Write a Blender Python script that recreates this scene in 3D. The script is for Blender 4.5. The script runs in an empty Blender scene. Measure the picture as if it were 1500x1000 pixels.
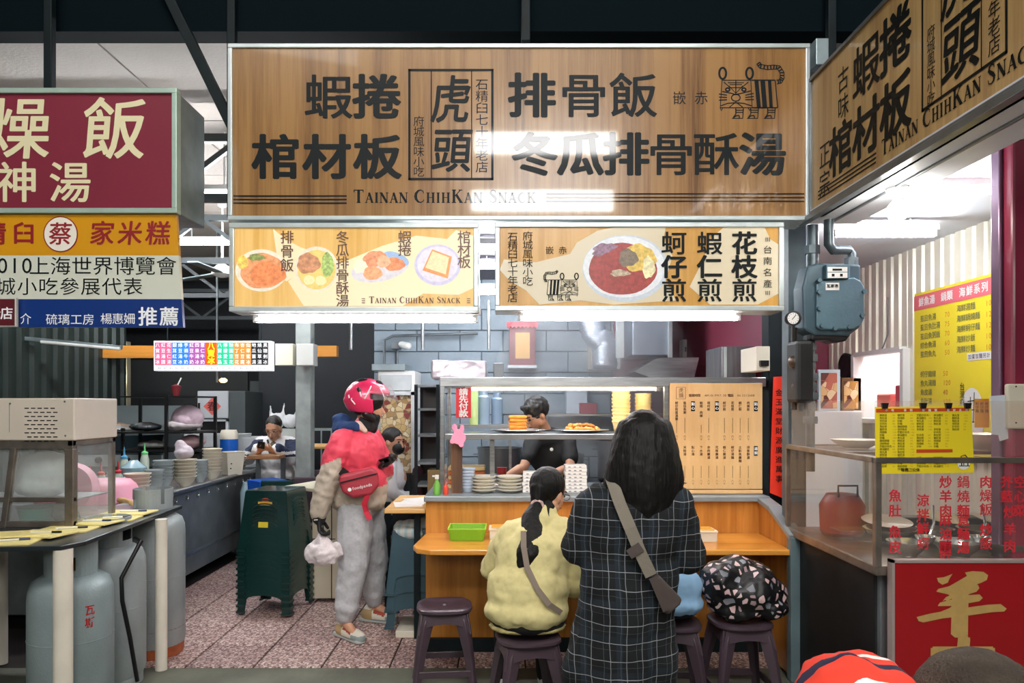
import bpy, bmesh, math, random
from mathutils import Vector, Matrix, Euler, noise
random.seed(7)
SC = bpy.context.scene
COL = SC.collection
F, CX, HY, CZ = 1083.0, 740.0, 590.0, 1.55      # focal length in px, vanishing point, eye height

# ------------------------------------------------------------------ camera, sky, exposure
cd = bpy.data.cameras.new('camera'); cam = bpy.data.objects.new('camera', cd); COL.objects.link(cam)
cam.location = (0, 0, CZ); cam.rotation_euler = (math.pi/2, 0, 0)
cd.sensor_width = 36; cd.lens = F/1500*36; cd.shift_x = 10/1500; cd.shift_y = 90/1500
cd.clip_start = .05; cd.clip_end = 200
SC.camera = cam
w = bpy.data.worlds.new('night'); SC.world = w; w.use_nodes = True
w.node_tree.nodes['Background'].inputs[0].default_value = (.14, .36, .46, 1)
w.node_tree.nodes['Background'].inputs[1].default_value = .022
SC.view_settings.view_transform = 'Standard'; SC.view_settings.look = 'None'
SC.view_settings.exposure = 0.28; SC.view_settings.gamma = 1; SC.view_settings.use_curve_mapping = False
TUBE_E = 30.0
def area(name, loc, sx, sy, power, col=(1, 1, 1), rot=(0, 0, 0)):
    l = bpy.data.lights.new(name, 'AREA'); l.shape = 'RECTANGLE'; l.size = sx; l.size_y = sy; l.energy = power; l.color = col
    o = bpy.data.objects.new(name, l); o.location = loc; o.rotation_euler = rot; COL.objects.link(o); return o
# unseen fill lamps added behind the photographer, standing in for light across the lane
area('lane_fill', (-.2, -1.6, 7.4), 5.0, 1.2, 250, (1, .96, .9), (math.radians(38), 0, 0))
area('low_front_fill', (-.3, -3.4, 3.0), 5.0, .8, 80, (1, .96, .9), (math.radians(84), 0, 0))
area('lane_fill', (-3.4, -1.6, 6.6), 3.0, .8, 26, (1, .97, .92), (math.radians(60), 0, math.radians(-20)))

def lin(c):
    return c/12.92 if c <= .04045 else ((c+.055)/1.055)**2.4
def hexc(h):
    h = h.lstrip('#'); return tuple(lin(int(h[i:i+2], 16)/255) for i in (0, 2, 4))
MATS = {}
def M(name, col='#808080', rough=.5, metal=0., var=None, bump=None, glow=0., spec=.5, coat=0., trans=0., alpha=1.):
    """material; var=(scale, amount[, stretch]) lightens and darkens the colour, bump=(scale, strength[, stretch])"""
    if name in MATS: return MATS[name]
    m = bpy.data.materials.new(name); m.use_nodes = True; nt = m.node_tree; N = nt.nodes; L = nt.links
    b = N['Principled BSDF']; c = hexc(col)
    b.inputs['Base Color'].default_value = (*c, 1); b.inputs['Roughness'].default_value = rough
    b.inputs['Metallic'].default_value = metal; b.inputs['Specular IOR Level'].default_value = spec
    b.inputs['Coat Weight'].default_value = coat; b.inputs['Coat Roughness'].default_value = .05
    b.inputs['Alpha'].default_value = alpha
    if trans: b.inputs['Transmission Weight'].default_value = trans
    def noi(scale, st):
        tc = N.new('ShaderNodeTexCoord'); mp = N.new('ShaderNodeMapping'); mp.inputs['Scale'].default_value = st
        n = N.new('ShaderNodeTexNoise'); n.inputs['Scale'].default_value = scale; n.inputs['Detail'].default_value = 4
        L.new(tc.outputs['Object'], mp.inputs[0]); L.new(mp.outputs[0], n.inputs['Vector']); return n
    if var:
        n = noi(var[0], var[2] if len(var) > 2 else (1, 1, 1))
        r = N.new('ShaderNodeValToRGB'); a = var[1]
        r.color_ramp.elements[0].position = .3; r.color_ramp.elements[1].position = .7
        r.color_ramp.elements[0].color = (*[max(0, x*(1-a)) for x in c], 1)
        r.color_ramp.elements[1].color = (*[min(1, x*(1+a)) for x in c], 1)
        L.new(n.outputs['Fac'], r.inputs[0]); L.new(r.outputs[0], b.inputs['Base Color'])
        if glow: L.new(r.outputs[0], b.inputs['Emission Color'])
    if bump:
        n = noi(bump[0], bump[2] if len(bump) > 2 else (1, 1, 1))
        bp = N.new('ShaderNodeBump'); bp.inputs['Strength'].default_value = bump[1]; bp.inputs['Distance'].default_value = .01
        L.new(n.outputs['Fac'], bp.inputs['Height']); L.new(bp.outputs[0], b.inputs['Normal'])
    if glow:
        b.inputs['Emission Strength'].default_value = glow
        if not var: b.inputs['Emission Color'].default_value = (*c, 1)
    MATS[name] = m; return m
def lamp_mat(name, col, e):
    m = bpy.data.materials.new(name); m.use_nodes = True; b = m.node_tree.nodes['Principled BSDF']
    b.inputs['Base Color'].default_value = (.8, .8, .8, 1)
    b.inputs['Emission Color'].default_value = (*col, 1); b.inputs['Emission Strength'].default_value = e; return m
def glass_mat(name, tint=(1, 1, 1), refl=.09, rough=.02, haze=0.):
    m = bpy.data.materials.new(name); m.use_nodes = True; nt = m.node_tree; N = nt.nodes; L = nt.links
    N.remove(N['Principled BSDF']); out = N['Material Output']
    t = N.new('ShaderNodeBsdfTransparent'); t.inputs[0].default_value = (*tint, 1)
    g = N.new('ShaderNodeBsdfGlossy'); g.inputs['Roughness'].default_value = rough
    fr = N.new('ShaderNodeFresnel'); fr.inputs[0].default_value = 1.45; ge = N.new('ShaderNodeNewGeometry'); iv = N.new('ShaderNodeMath'); iv.operation = 'SUBTRACT'; iv.inputs[0].default_value = 1; ml = N.new('ShaderNodeMath'); ml.operation = 'MULTIPLY'
    L.new(ge.outputs['Backfacing'], iv.inputs[1]); L.new(iv.outputs[0], ml.inputs[0]); L.new(fr.outputs[0], ml.inputs[1])
    mx = N.new('ShaderNodeMixShader'); L.new(ml.outputs[0], mx.inputs[0]); L.new(t.outputs[0], mx.inputs[1]); L.new(g.outputs[0], mx.inputs[2])
    last = mx
    if haze:
        d = N.new('ShaderNodeBsdfDiffuse'); d.inputs[0].default_value = (.8, .8, .8, 1)
        m2 = N.new('ShaderNodeMixShader'); m2.inputs[0].default_value = haze
        L.new(mx.outputs[0], m2.inputs[1]); L.new(d.outputs[0], m2.inputs[2]); last = m2
    L.new(last.outputs[0], out.inputs[0]); return m
def wood(name, c1, c2, rough=.35, stretch=(9, 9, .45), glow=0., coat=0., dark=None):
    if name in MATS: return MATS[name]
    m = bpy.data.materials.new(name); m.use_nodes = True; nt = m.node_tree; N = nt.nodes; L = nt.links; b = N['Principled BSDF']
    tc = N.new('ShaderNodeTexCoord'); mp = N.new('ShaderNodeMapping'); mp.inputs['Scale'].default_value = stretch
    n1 = N.new('ShaderNodeTexNoise'); n1.inputs['Scale'].default_value = 1.0; n1.inputs['Detail'].default_value = 6; n1.inputs['Roughness'].default_value = .62
    n2 = N.new('ShaderNodeTexNoise'); n2.inputs['Scale'].default_value = 5.; n2.inputs['Detail'].default_value = 5; n2.inputs['Roughness'].default_value = .7
    L.new(tc.outputs['Object'], mp.inputs[0]); L.new(mp.outputs[0], n1.inputs['Vector']); L.new(mp.outputs[0], n2.inputs['Vector'])
    ad = N.new('ShaderNodeMath'); ad.operation = 'MULTIPLY_ADD'; ad.inputs[1].default_value = .45; L.new(n2.outputs['Fac'], ad.inputs[0]); L.new(n1.outputs['Fac'], ad.inputs[2])
    r = N.new('ShaderNodeValToRGB'); e = r.color_ramp.elements
    e[0].position = .58; e[0].color = (*hexc(c2), 1); e[1].position = .82; e[1].color = (*hexc(c1), 1)
    if dark:
        k = e.new(.52); k.color = (*hexc(dark), 1)
    L.new(ad.outputs[0], r.inputs[0]); L.new(r.outputs[0], b.inputs['Base Color'])
    b.inputs['Roughness'].default_value = rough; b.inputs['Coat Weight'].default_value = coat; b.inputs['Coat Roughness'].default_value = .04
    if glow: L.new(r.outputs[0], b.inputs['Emission Color']); b.inputs['Emission Strength'].default_value = glow
    MATS[name] = m; return m
def cells(name, base, cols, scale, edge=.12, rough=.6, bump=0., rnd=1.):
    """voronoi chips of several colours on a base colour (terrazzo, printed cloth)"""
    m = bpy.data.materials.new(name); m.use_nodes = True; nt = m.node_tree; N = nt.nodes; L = nt.links; b = N['Principled BSDF']
    tc = N.new('ShaderNodeTexCoord'); v = N.new('ShaderNodeTexVoronoi'); v.inputs['Scale'].default_value = scale; v.inputs['Randomness'].default_value = rnd
    e = N.new('ShaderNodeTexVoronoi'); e.feature = 'DISTANCE_TO_EDGE'; e.inputs['Scale'].default_value = scale; e.inputs['Randomness'].default_value = rnd
    L.new(tc.outputs['Object'], v.inputs['Vector']); L.new(tc.outputs['Object'], e.inputs['Vector'])
    sep = N.new('ShaderNodeSeparateColor'); L.new(v.outputs['Color'], sep.inputs[0])
    r = N.new('ShaderNodeValToRGB'); r.color_ramp.interpolation = 'CONSTANT'
    el = r.color_ramp.elements
    for i, c in enumerate(cols):
        q = el[i] if i < 2 else el.new(i/len(cols)); q.position = i/len(cols); q.color = (*hexc(c), 1)
    L.new(sep.outputs[0], r.inputs[0])
    th = N.new('ShaderNodeMath'); th.operation = 'GREATER_THAN'; th.inputs[1].default_value = edge; L.new(e.outputs['Distance'], th.inputs[0])
    mx = N.new('ShaderNodeMix'); mx.data_type = 'RGBA'; L.new(th.outputs[0], mx.inputs['Factor'])
    mx.inputs['A'].default_value = (*hexc(base), 1); L.new(r.outputs[0], mx.inputs['B']); L.new(mx.outputs['Result'], b.inputs['Base Color'])
    b.inputs['Roughness'].default_value = rough; MATS[name] = m; return m
def plaid(name, base, lines, rough=.9):
    """lines: (axis, period, offset, width, colour, opacity)"""
    m = bpy.data.materials.new(name); m.use_nodes = True; nt = m.node_tree; N = nt.nodes; L = nt.links; b = N['Principled BSDF']
    tc = N.new('ShaderNodeTexCoord'); nz = N.new('ShaderNodeTexNoise'); nz.inputs['Scale'].default_value = 6
    L.new(tc.outputs['Object'], nz.inputs['Vector'])
    va = N.new('ShaderNodeVectorMath'); va.operation = 'MULTIPLY_ADD'; va.inputs[1].default_value = (.03, .03, .03)
    L.new(nz.outputs['Color'], va.inputs[0]); L.new(tc.outputs['Object'], va.inputs[2])
    sp = N.new('ShaderNodeSeparateXYZ'); L.new(va.outputs[0], sp.inputs[0])
    def math_(op, a, b_=None, c_=None):
        q = N.new('ShaderNodeMath'); q.operation = op
        for i, s in enumerate((a, b_, c_)):
            if s is None: continue
            if isinstance(s, (int, float)): q.inputs[i].default_value = s
            else: L.new(s, q.inputs[i])
        return q.outputs[0]
    cur = None
    for ax, per, off, wd, colr, op in lines:
        t = math_('FRACT', math_('MULTIPLY_ADD', sp.outputs[ax], 1/per, off+50))
        k = math_('MULTIPLY', math_('LESS_THAN', t, wd/per), op)
        mx = N.new('ShaderNodeMix'); mx.data_type = 'RGBA'; L.new(k, mx.inputs['Factor'])
        if cur is None: mx.inputs['A'].default_value = (*hexc(base), 1)
        else: L.new(cur, mx.inputs['A'])
        mx.inputs['B'].default_value = (*hexc(colr), 1); cur = mx.outputs['Result']
    L.new(cur, b.inputs['Base Color']); b.inputs['Roughness'].default_value = rough
    n = N.new('ShaderNodeTexNoise'); n.inputs['Scale'].default_value = 14; bp = N.new('ShaderNodeBump'); bp.inputs['Strength'].default_value = .5; bp.inputs['Distance'].default_value = .02
    L.new(tc.outputs['Object'], n.inputs['Vector']); L.new(n.outputs['Fac'], bp.inputs['Height']); L.new(bp.outputs[0], b.inputs['Normal'])
    MATS[name] = m; return m

# ------------------------------------------------------------------ geometry helpers
def P(px, py, Y):            # photo measurement -> point in the plane at distance Y
    return Vector(((px-CX)*Y/F, Y, CZ-(py-HY)*Y/F))
ORG = {}
def org(o): return ORG.get(o.name, Vector((0, 0, 0))) if o else Vector((0, 0, 0))
class MB:
    def __init__(s): s.v = []; s.f = []; s.mi = []; s.m = 0
    def add(s, vs, fs, mx=None):
        b = len(s.v)
        s.v += [mx @ Vector(q) if mx else Vector(q) for q in vs]
        s.f += [tuple(b+i for i in f) for f in fs]; s.mi += [s.m]*len(fs); return s
    def box(s, x0, x1, y0, y1, z0, z1, mx=None):
        vs = [(x, y, z) for z in (z0, z1) for y in (y0, y1) for x in (x0, x1)]
        return s.add(vs, [(0, 2, 3, 1), (4, 5, 7, 6), (0, 1, 5, 4), (2, 6, 7, 3), (0, 4, 6, 2), (1, 3, 7, 5)], mx)
    def bar(s, a, b, w, h=None, up=(0, 0, 1)):
        a = Vector(a); b = Vector(b); d = b-a; h = h or w; z = d.normalized(); u = Vector(up)
        if abs(z.dot(u)) > .95: u = Vector((1, 0, 0))
        x = z.cross(u).normalized(); y = x.cross(z)
        vs = [p+x*i*w/2+y*j*h/2 for p in (a, b) for i, j in ((-1, -1), (1, -1), (1, 1), (-1, 1))]
        return s.add(vs, [(3, 2, 1, 0), (4, 5, 6, 7), (0, 1, 5, 4), (1, 2, 6, 5), (2, 3, 7, 6), (3, 0, 4, 7)])
    def tube(s, pts, r, n=10, closed=False):
        pts = [Vector(p) for p in pts]; k = len(pts); rs = r if isinstance(r, (list, tuple)) else [r]*k
        vs = []; up = Vector((0, 0, 1))
        for i, p in enumerate(pts):
            if closed: t = pts[(i+1) % k]-pts[i-1]
            else: t = pts[min(i+1, k-1)]-pts[max(i-1, 0)]
            t.normalize()
            if i == 0:
                if abs(t.dot(up)) > .9: up = Vector((1, 0, 0))
                x = t.cross(up).normalized()
            else:
                x = (x-t*x.dot(t)).normalized()
            y = t.cross(x)
            vs += [p+(x*math.cos(2*math.pi*j/n)+y*math.sin(2*math.pi*j/n))*rs[i] for j in range(n)]
        fs = []
        for i in range(k if closed else k-1):
            a = i*n; b = ((i+1) % k)*n
            fs += [(a+j, a+(j+1) % n, b+(j+1) % n, b+j) for j in range(n)]
        if not closed:
            fs += [tuple(range(n-1, -1, -1)), tuple((k-1)*n+j for j in range(n))]
        return s.add(vs, fs)
    def lathe(s, prof, c=(0, 0, 0), n=24, mx=None, sx=1, sy=1, cap=True):
        vs = []; c = Vector(c)
        for r, z in prof:
            vs += [(c.x+r*math.cos(2*math.pi*j/n)*sx, c.y+r*math.sin(2*math.pi*j/n)*sy, c.z+z) for j in range(n)]
        fs = []
        for i in range(len(prof)-1):
            fs += [(i*n+j, i*n+(j+1) % n, (i+1)*n+(j+1) % n, (i+1)*n+j) for j in range(n)]
        if cap:
            if prof[0][0] > 1e-4: fs.append(tuple(range(n-1, -1, -1)))
            if prof[-1][0] > 1e-4: fs.append(tuple((len(prof)-1)*n+j for j in range(n)))
        return s.add(vs, fs, mx)
    def ell(s, c, r, nu=14, nv=9, mx=None):
        c = Vector(c); r = r if isinstance(r, (list, tuple)) else (r, r, r); vs = [c+Vector((0, 0, -r[2]))]
        if mx is not None: vs = [Vector((0, 0, -r[2]))]
        o = Vector((0, 0, 0)) if mx is not None else c
        for i in range(1, nv):
            a = -math.pi/2+math.pi*i/nv
            vs += [o+Vector((r[0]*math.cos(a)*math.cos(2*math.pi*j/nu), r[1]*math.cos(a)*math.sin(2*math.pi*j/nu), r[2]*math.sin(a))) for j in range(nu)]
        vs.append(o+Vector((0, 0, r[2]))); e = len(vs)-1
        fs = [(0, 1+(j+1) % nu, 1+j) for j in range(nu)]
        for i in range(nv-2):
            a = 1+i*nu; b = a+nu
            fs += [(a+j, a+(j+1) % nu, b+(j+1) % nu, b+j) for j in range(nu)]
        a = 1+(nv-2)*nu; fs += [(a+j, a+(j+1) % nu, e) for j in range(nu)]
        if mx is not None: mx = Matrix.Translation(c) @ mx
        return s.add(vs, fs, mx)
    def cap(s, p0, r0, p1, r1, n=12, fl=None):
        """tapered capsule; fl=(axis vector, factor) flattens its section along that axis"""
        p0 = Vector(p0); p1 = Vector(p1); d = p1-p0; L = d.length
        if L < 1e-5: return s.ell(p0, max(r0, r1))
        z = d/L; u = Vector((0, 0, 1)) if abs(z.z) < .9 else Vector((1, 0, 0)); x = z.cross(u).normalized(); y = z.cross(x)
        prof = [(r0*math.sin(a), -r0*math.cos(a)) for a in (.0, .5, 1.05)]+[(r0, 0), (r1, L)]+[(r1*math.cos(a), L+r1*math.sin(a)) for a in (.52, 1.07, math.pi/2)]
        vs = []
        for r, h in prof:
            for j in range(n):
                o = (x*math.cos(2*math.pi*j/n)+y*math.sin(2*math.pi*j/n))*max(r, 1e-5)
                if fl: ax = Vector(fl[0]).normalized(); o = o-ax*o.dot(ax)*(1-fl[1])
                vs.append(p0+o+z*h)
        k = len(prof); fs = [(i*n+j, (i+1)*n+j, (i+1)*n+(j+1) % n, i*n+(j+1) % n) for i in range(k-1) for j in range(n)]
        fs += [tuple(range(n)), tuple((k-1)*n+j for j in range(n-1, -1, -1))]
        return s.add(vs, fs)
    def chain(s, pts, rs, fl=None):
        for i in range(len(pts)-1): s.cap(pts[i], rs[i], pts[i+1], rs[i+1], fl=fl)
        return s
    def prism(s, pts, d):       # planar polygon extruded by the vector d
        n = len(pts); d = Vector(d); pts = [Vector(p) for p in pts]
        return s.add(pts+[p+d for p in pts], [tuple(range(n)), tuple(range(2*n-1, n-1, -1))]+[(i, i+n, (i+1) % n+n, (i+1) % n) for i in range(n)])
    def quad(s, *p): return s.add(p, [tuple(range(len(p)))])
    def build(s, name, mat, parent=None, smooth=False, bevel=0., label=None, local=False, fix=False, seg=2):
        o0 = Vector((0, 0, 0)) if local else org(parent)
        me = bpy.data.meshes.new(name); me.from_pydata([v-o0 for v in s.v], [], s.f)
        mats = mat if isinstance(mat, (list, tuple)) else [mat]
        for m in mats: me.materials.append(m)
        if len(mats) > 1: me.polygons.foreach_set('material_index', s.mi)
        if fix:
            bm = bmesh.new(); bm.from_mesh(me); bmesh.ops.recalc_face_normals(bm, faces=bm.faces); bm.to_mesh(me); bm.free()
        if smooth:
            me.shade_smooth()
            if smooth == 2: me.set_sharp_from_angle(angle=math.radians(40))
        me.update()
        ob = bpy.data.objects.new(name, me); COL.objects.link(ob)
        if parent: ob.parent = parent
        ORG[ob.name] = o0
        if bevel:
            b = ob.modifiers.new('bevel', 'BEVEL'); b.width = bevel; b.segments = seg; b.limit_method = 'ANGLE'; b.angle_limit = math.radians(40)
        if label: ob['label'] = label
        return ob
def thing(name, label, cat, loc=(0, 0, 0), rz=0., group=None):
    o = bpy.data.objects.new(name, None); o.empty_display_size = .1; COL.objects.link(o)
    o.location = loc; o.rotation_euler = (0, 0, rz); ORG[o.name] = Vector(loc); tag(o, label, cat, group); return o
def tag(o, label, cat, group=None, kind=None):
    if label: o['label'] = label
    if cat: o['category'] = cat
    if group: o['group'] = group
    if kind: o['kind'] = kind
    return o
def struct(o): o['kind'] = 'structure'; return o
KIDS = {}
def copy_tree(o, loc=None, rz=None, label=None, parent=None, group=None):
    c = o.copy(); COL.objects.link(c)
    if parent: c.parent = parent
    for ch in list(o.children): copy_tree(ch, parent=c)
    if loc is not None: c.location = loc
    if rz is not None: c.rotation_euler = (0, 0, rz)
    if label: c['label'] = label
    if group: c['group'] = group
    return c
TEX = {}
def finish(mb, name, mat, parent=None, voxel=.01, smooth=6, disp=0., dsize=.1, label=None, disp2=0., dsize2=.04, shade=True, flat=None):
    """melts overlapping closed shapes into ONE continuous surface"""
    me = bpy.data.meshes.new('tmp'); me.from_pydata([tuple(v) for v in mb.v], [], mb.f)
    o = bpy.data.objects.new('tmp', me); COL.objects.link(o)
    r = o.modifiers.new('r', 'REMESH'); r.mode = 'VOXEL'; r.voxel_size = voxel
    if smooth: k = o.modifiers.new('s', 'SMOOTH'); k.factor = .5; k.iterations = smooth
    for dd, ds in ((disp, dsize), (disp2, dsize2)):
        if dd:
            key = ('t', ds)
            if key not in TEX:
                t = bpy.data.textures.new('fold', 'CLOUDS'); t.noise_scale = ds; t.noise_depth = 2; TEX[key] = t
            q = o.modifiers.new('d', 'DISPLACE'); q.texture = TEX[key]; q.strength = dd; q.mid_level = .5; q.texture_coords = 'LOCAL'
    dg = bpy.context.evaluated_depsgraph_get(); dg.update()
    m2 = bpy.data.meshes.new_from_object(o.evaluated_get(dg)); m2.name = name
    bpy.data.objects.remove(o); bpy.data.meshes.remove(me)
    o0 = org(parent); m2.transform(Matrix.Translation(-o0)); m2.materials.clear()
    mats = mat if isinstance(mat, (list, tuple)) else [mat]
    for q in mats: m2.materials.append(q)
    if shade: m2.shade_smooth()
    ob = bpy.data.objects.new(name, m2); COL.objects.link(ob)
    if parent: ob.parent = parent
    ORG[ob.name] = o0
    if label: ob['label'] = label
    return ob

# ------------------------------------------------------------------ writing
GL = {}
_tc = bpy.data.curves.new('glyph', 'FONT'); _to = bpy.data.objects.new('glyph', _tc); COL.objects.link(_to)
_tc.resolution_u = 3
def glyph(ch, off=0.):
    k = (ch, off)
    if k not in GL:
        _tc.body = ch; _tc.offset = off
        dg = bpy.context.evaluated_depsgraph_get(); dg.update()
        m = bpy.data.meshes.new_from_object(_to.evaluated_get(dg))
        vs = [(v.co.x, v.co.y) for v in m.vertices]; fs = [tuple(p.vertices) for p in m.polygons]; bpy.data.meshes.remove(m)
        GL[k] = (vs, fs)
    return GL[k]
_g = glyph('國')[0]
GX0, GX1 = min(p[0] for p in _g), max(p[0] for p in _g); GY0, GY1 = min(p[1] for p in _g), max(p[1] for p in _g)
GW, GH, GCX, GCY = GX1-GX0, GY1-GY0, (GX0+GX1)/2, (GY0+GY1)/2
class Plane:
    """maps (a, b) of a flat surface to the world; n is the outward normal for lifting print off it"""
    def __init__(s, o, u, v, n=None):
        s.o = Vector(o); s.u = Vector(u); s.v = Vector(v); s.n = (Vector(n) if n else s.u.cross(s.v)).normalized()
    def p(s, a, b, h=0.): return s.o+s.u*a+s.v*b+s.n*h
def front(Y):      # a plane facing the lane, addressed in photo measurements
    return Plane(P(0, 0, Y), (Y/F, 0, 0), (0, 0, -Y/F), (0, -1, 0))
def han(mb, pl, txt, a, b, size, step=None, vert=False, off=0., sx=1., shear=0., h=.002, flip=1, w=None):
    """CJK characters centred at (a, b), cell = size; flip=-1 when the plane's b runs downwards"""
    step = step or size
    k = size/GH*(1-off*.9)
    if off > .011:      # a heavier face: the strokes are laid down again, shifted a little each way
        n = 8 if off > .025 else 4; sh = [(math.cos(2*math.pi*j/n+.4)*off*1.0, math.sin(2*math.pi*j/n+.4)*off*.72) for j in range(n)]+[(0, 0)]
    else: sh = [(0, 0)]
    for i, ch in enumerate(txt):
        if ch == ' ': continue
        wt = .5 if off > .025 and ch in '蝦酥骨蚵煎飯燥燒鍋羹薦' else 1
        vs, fs = glyph(ch); ca = a+(0 if vert else i*step); cb = b-(i*step*flip if vert else 0)
        for j, (dx, dy) in enumerate(sh):
            q = [pl.p(ca+((x-GCX+dx*wt)+(y-GCY)*shear)*k*sx, cb+(y-GCY+dy*wt)*k*flip, h+j*.00003) for x, y in vs]
            mb.add(q, fs)
    return mb
def latin(mb, pl, txt, a, b, size, flip=1, h=.002, off=0., adv=.62):
    x = a
    for ch in txt:
        if ch != ' ':
            vs, fs = glyph(ch); mb.add([pl.p(x+vx*size, b+vy*size*flip, h) for vx, vy in vs], fs)
            x += (max(v[0] for v in vs)+.06)*size if adv is None else adv*size
        else: x += .35*size
    return mb
def stroke(mb, pl, pts, w, h=.002, closed=False):
    pts = [Vector((p[0], p[1])) for p in pts]; n = len(pts); ws = w if isinstance(w, (list, tuple)) else [w]*n
    Lp = []; Rp = []
    for i in range(n):
        if closed: d = pts[(i+1) % n]-pts[i-1]
        else: d = pts[min(i+1, n-1)]-pts[max(i-1, 0)]
        d = d.normalized() if d.length > 1e-9 else Vector((1, 0)); nn = Vector((-d.y, d.x))*ws[i]/2
        Lp.append(pts[i]+nn); Rp.append(pts[i]-nn)
    vs = [pl.p(p.x, p.y, h) for p in Lp+Rp]
    fs = [(i, (i+1) % n, n+(i+1) % n, n+i) for i in range(n if closed else n-1)]
    return mb.add(vs, fs)
def poly(mb, pl, pts, h=.002): return mb.add([pl.p(a, b, h) for a, b in pts], [tuple(range(len(pts)))])
def disc(mb, pl, a, b, ra, rb, n=32, h=.002, rot=0., wob=0.):
    pts = []
    for j in range(n):
        t = 2*math.pi*j/n; k = 1+wob*math.sin(3*t+1)*.6+wob*math.sin(7*t)*.4
        x = ra*math.cos(t)*k; y = rb*math.sin(t)*k
        pts.append((a+x*math.cos(rot)-y*math.sin(rot), b+x*math.sin(rot)+y*math.cos(rot)))
    return poly(mb, pl, pts, h)
def rect(mb, pl, a0, b0, a1, b1, h=.002): return poly(mb, pl, [(a0, b0), (a1, b0), (a1, b1), (a0, b1)], h)
SERIF = {   # strokes in a unit box: (points, width)
 'T': (.78, [([(.39, 0), (.39, 1)], .15), ([(.02, .97), (.76, .97)], .06), ([(.04, .8), (.04, 1)], .05), ([(.74, .8), (.74, 1)], .05), ([(.24, .02), (.54, .02)], .05)]),
 'A': (.84, [([(.12, 0), (.42, 1)], .06), ([(.4, 1), (.72, 0)], .15), ([(.22, .35), (.6, .35)], .05), ([(0, .02), (.24, .02)], .05), ([(.58, .02), (.86, .02)], .05)]),
 'I': (.40, [([(.2, 0), (.2, 1)], .15), ([(.05, .02), (.35, .02)], .05), ([(.05, .98), (.35, .98)], .05)]),
 'N': (.88, [([(.14, 0), (.14, 1)], .06), ([(.74, 0), (.74, 1)], .06), ([(.14, 1), (.74, 0)], .16), ([(.02, .02), (.28, .02)], .05), ([(.0, .98), (.2, .98)], .05), ([(.62, .98), (.88, .98)], .05)]),
 'C': (.80, [([(.7, .72), (.68, .88), (.5, .98), (.3, .93), (.14, .72), (.1, .5), (.14, .28), (.3, .07), (.5, .02), (.68, .12), (.74, .25)], [.04, .05, .06, .1, .15, .17, .15, .1, .06, .05, .04])]),
 'H': (.90, [([(.2, 0), (.2, 1)], .14), ([(.7, 0), (.7, 1)], .14), ([(.2, .52), (.7, .52)], .05), ([(.04, .02), (.36, .02)], .05), ([(.04, .98), (.36, .98)], .05), ([(.54, .02), (.86, .02)], .05), ([(.54, .98), (.86, .98)], .05)]),
 'K': (.88, [([(.2, 0), (.2, 1)], .14), ([(.22, .45), (.7, .98)], .05), ([(.38, .62), (.76, .02)], .14), ([(.04, .02), (.36, .02)], .05), ([(.04, .98), (.36, .98)], .05), ([(.56, .98), (.84, .98)], .05), ([(.62, .02), (.9, .02)], .05)]),
 'S': (.62, [([(.52, .74), (.5, .9), (.34, .98), (.16, .9), (.12, .74), (.24, .6), (.42, .46), (.54, .3), (.48, .1), (.3, .02), (.12, .08), (.07, .28)], [.04, .05, .05, .08, .12, .14, .15, .13, .09, .05, .05, .04])]),
}
def serif(mb, pl, txt, a, b, size, flip=1, h=.002, small=.78):
    x = a
    for i, ch in enumerate(txt):
        if ch == ' ': x += .42*size; continue
        s = size*(1 if ch.isupper() else small); wd, st = SERIF[ch.upper()]
        for pts, wv in st:
            wv = [q*s*1.4 for q in wv] if isinstance(wv, list) else wv*s*1.4
            stroke(mb, pl, [(x+p[0]*s, b+p[1]*s*flip) for p in pts], wv, h)
        x += (wd+.1)*s
    return x
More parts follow.
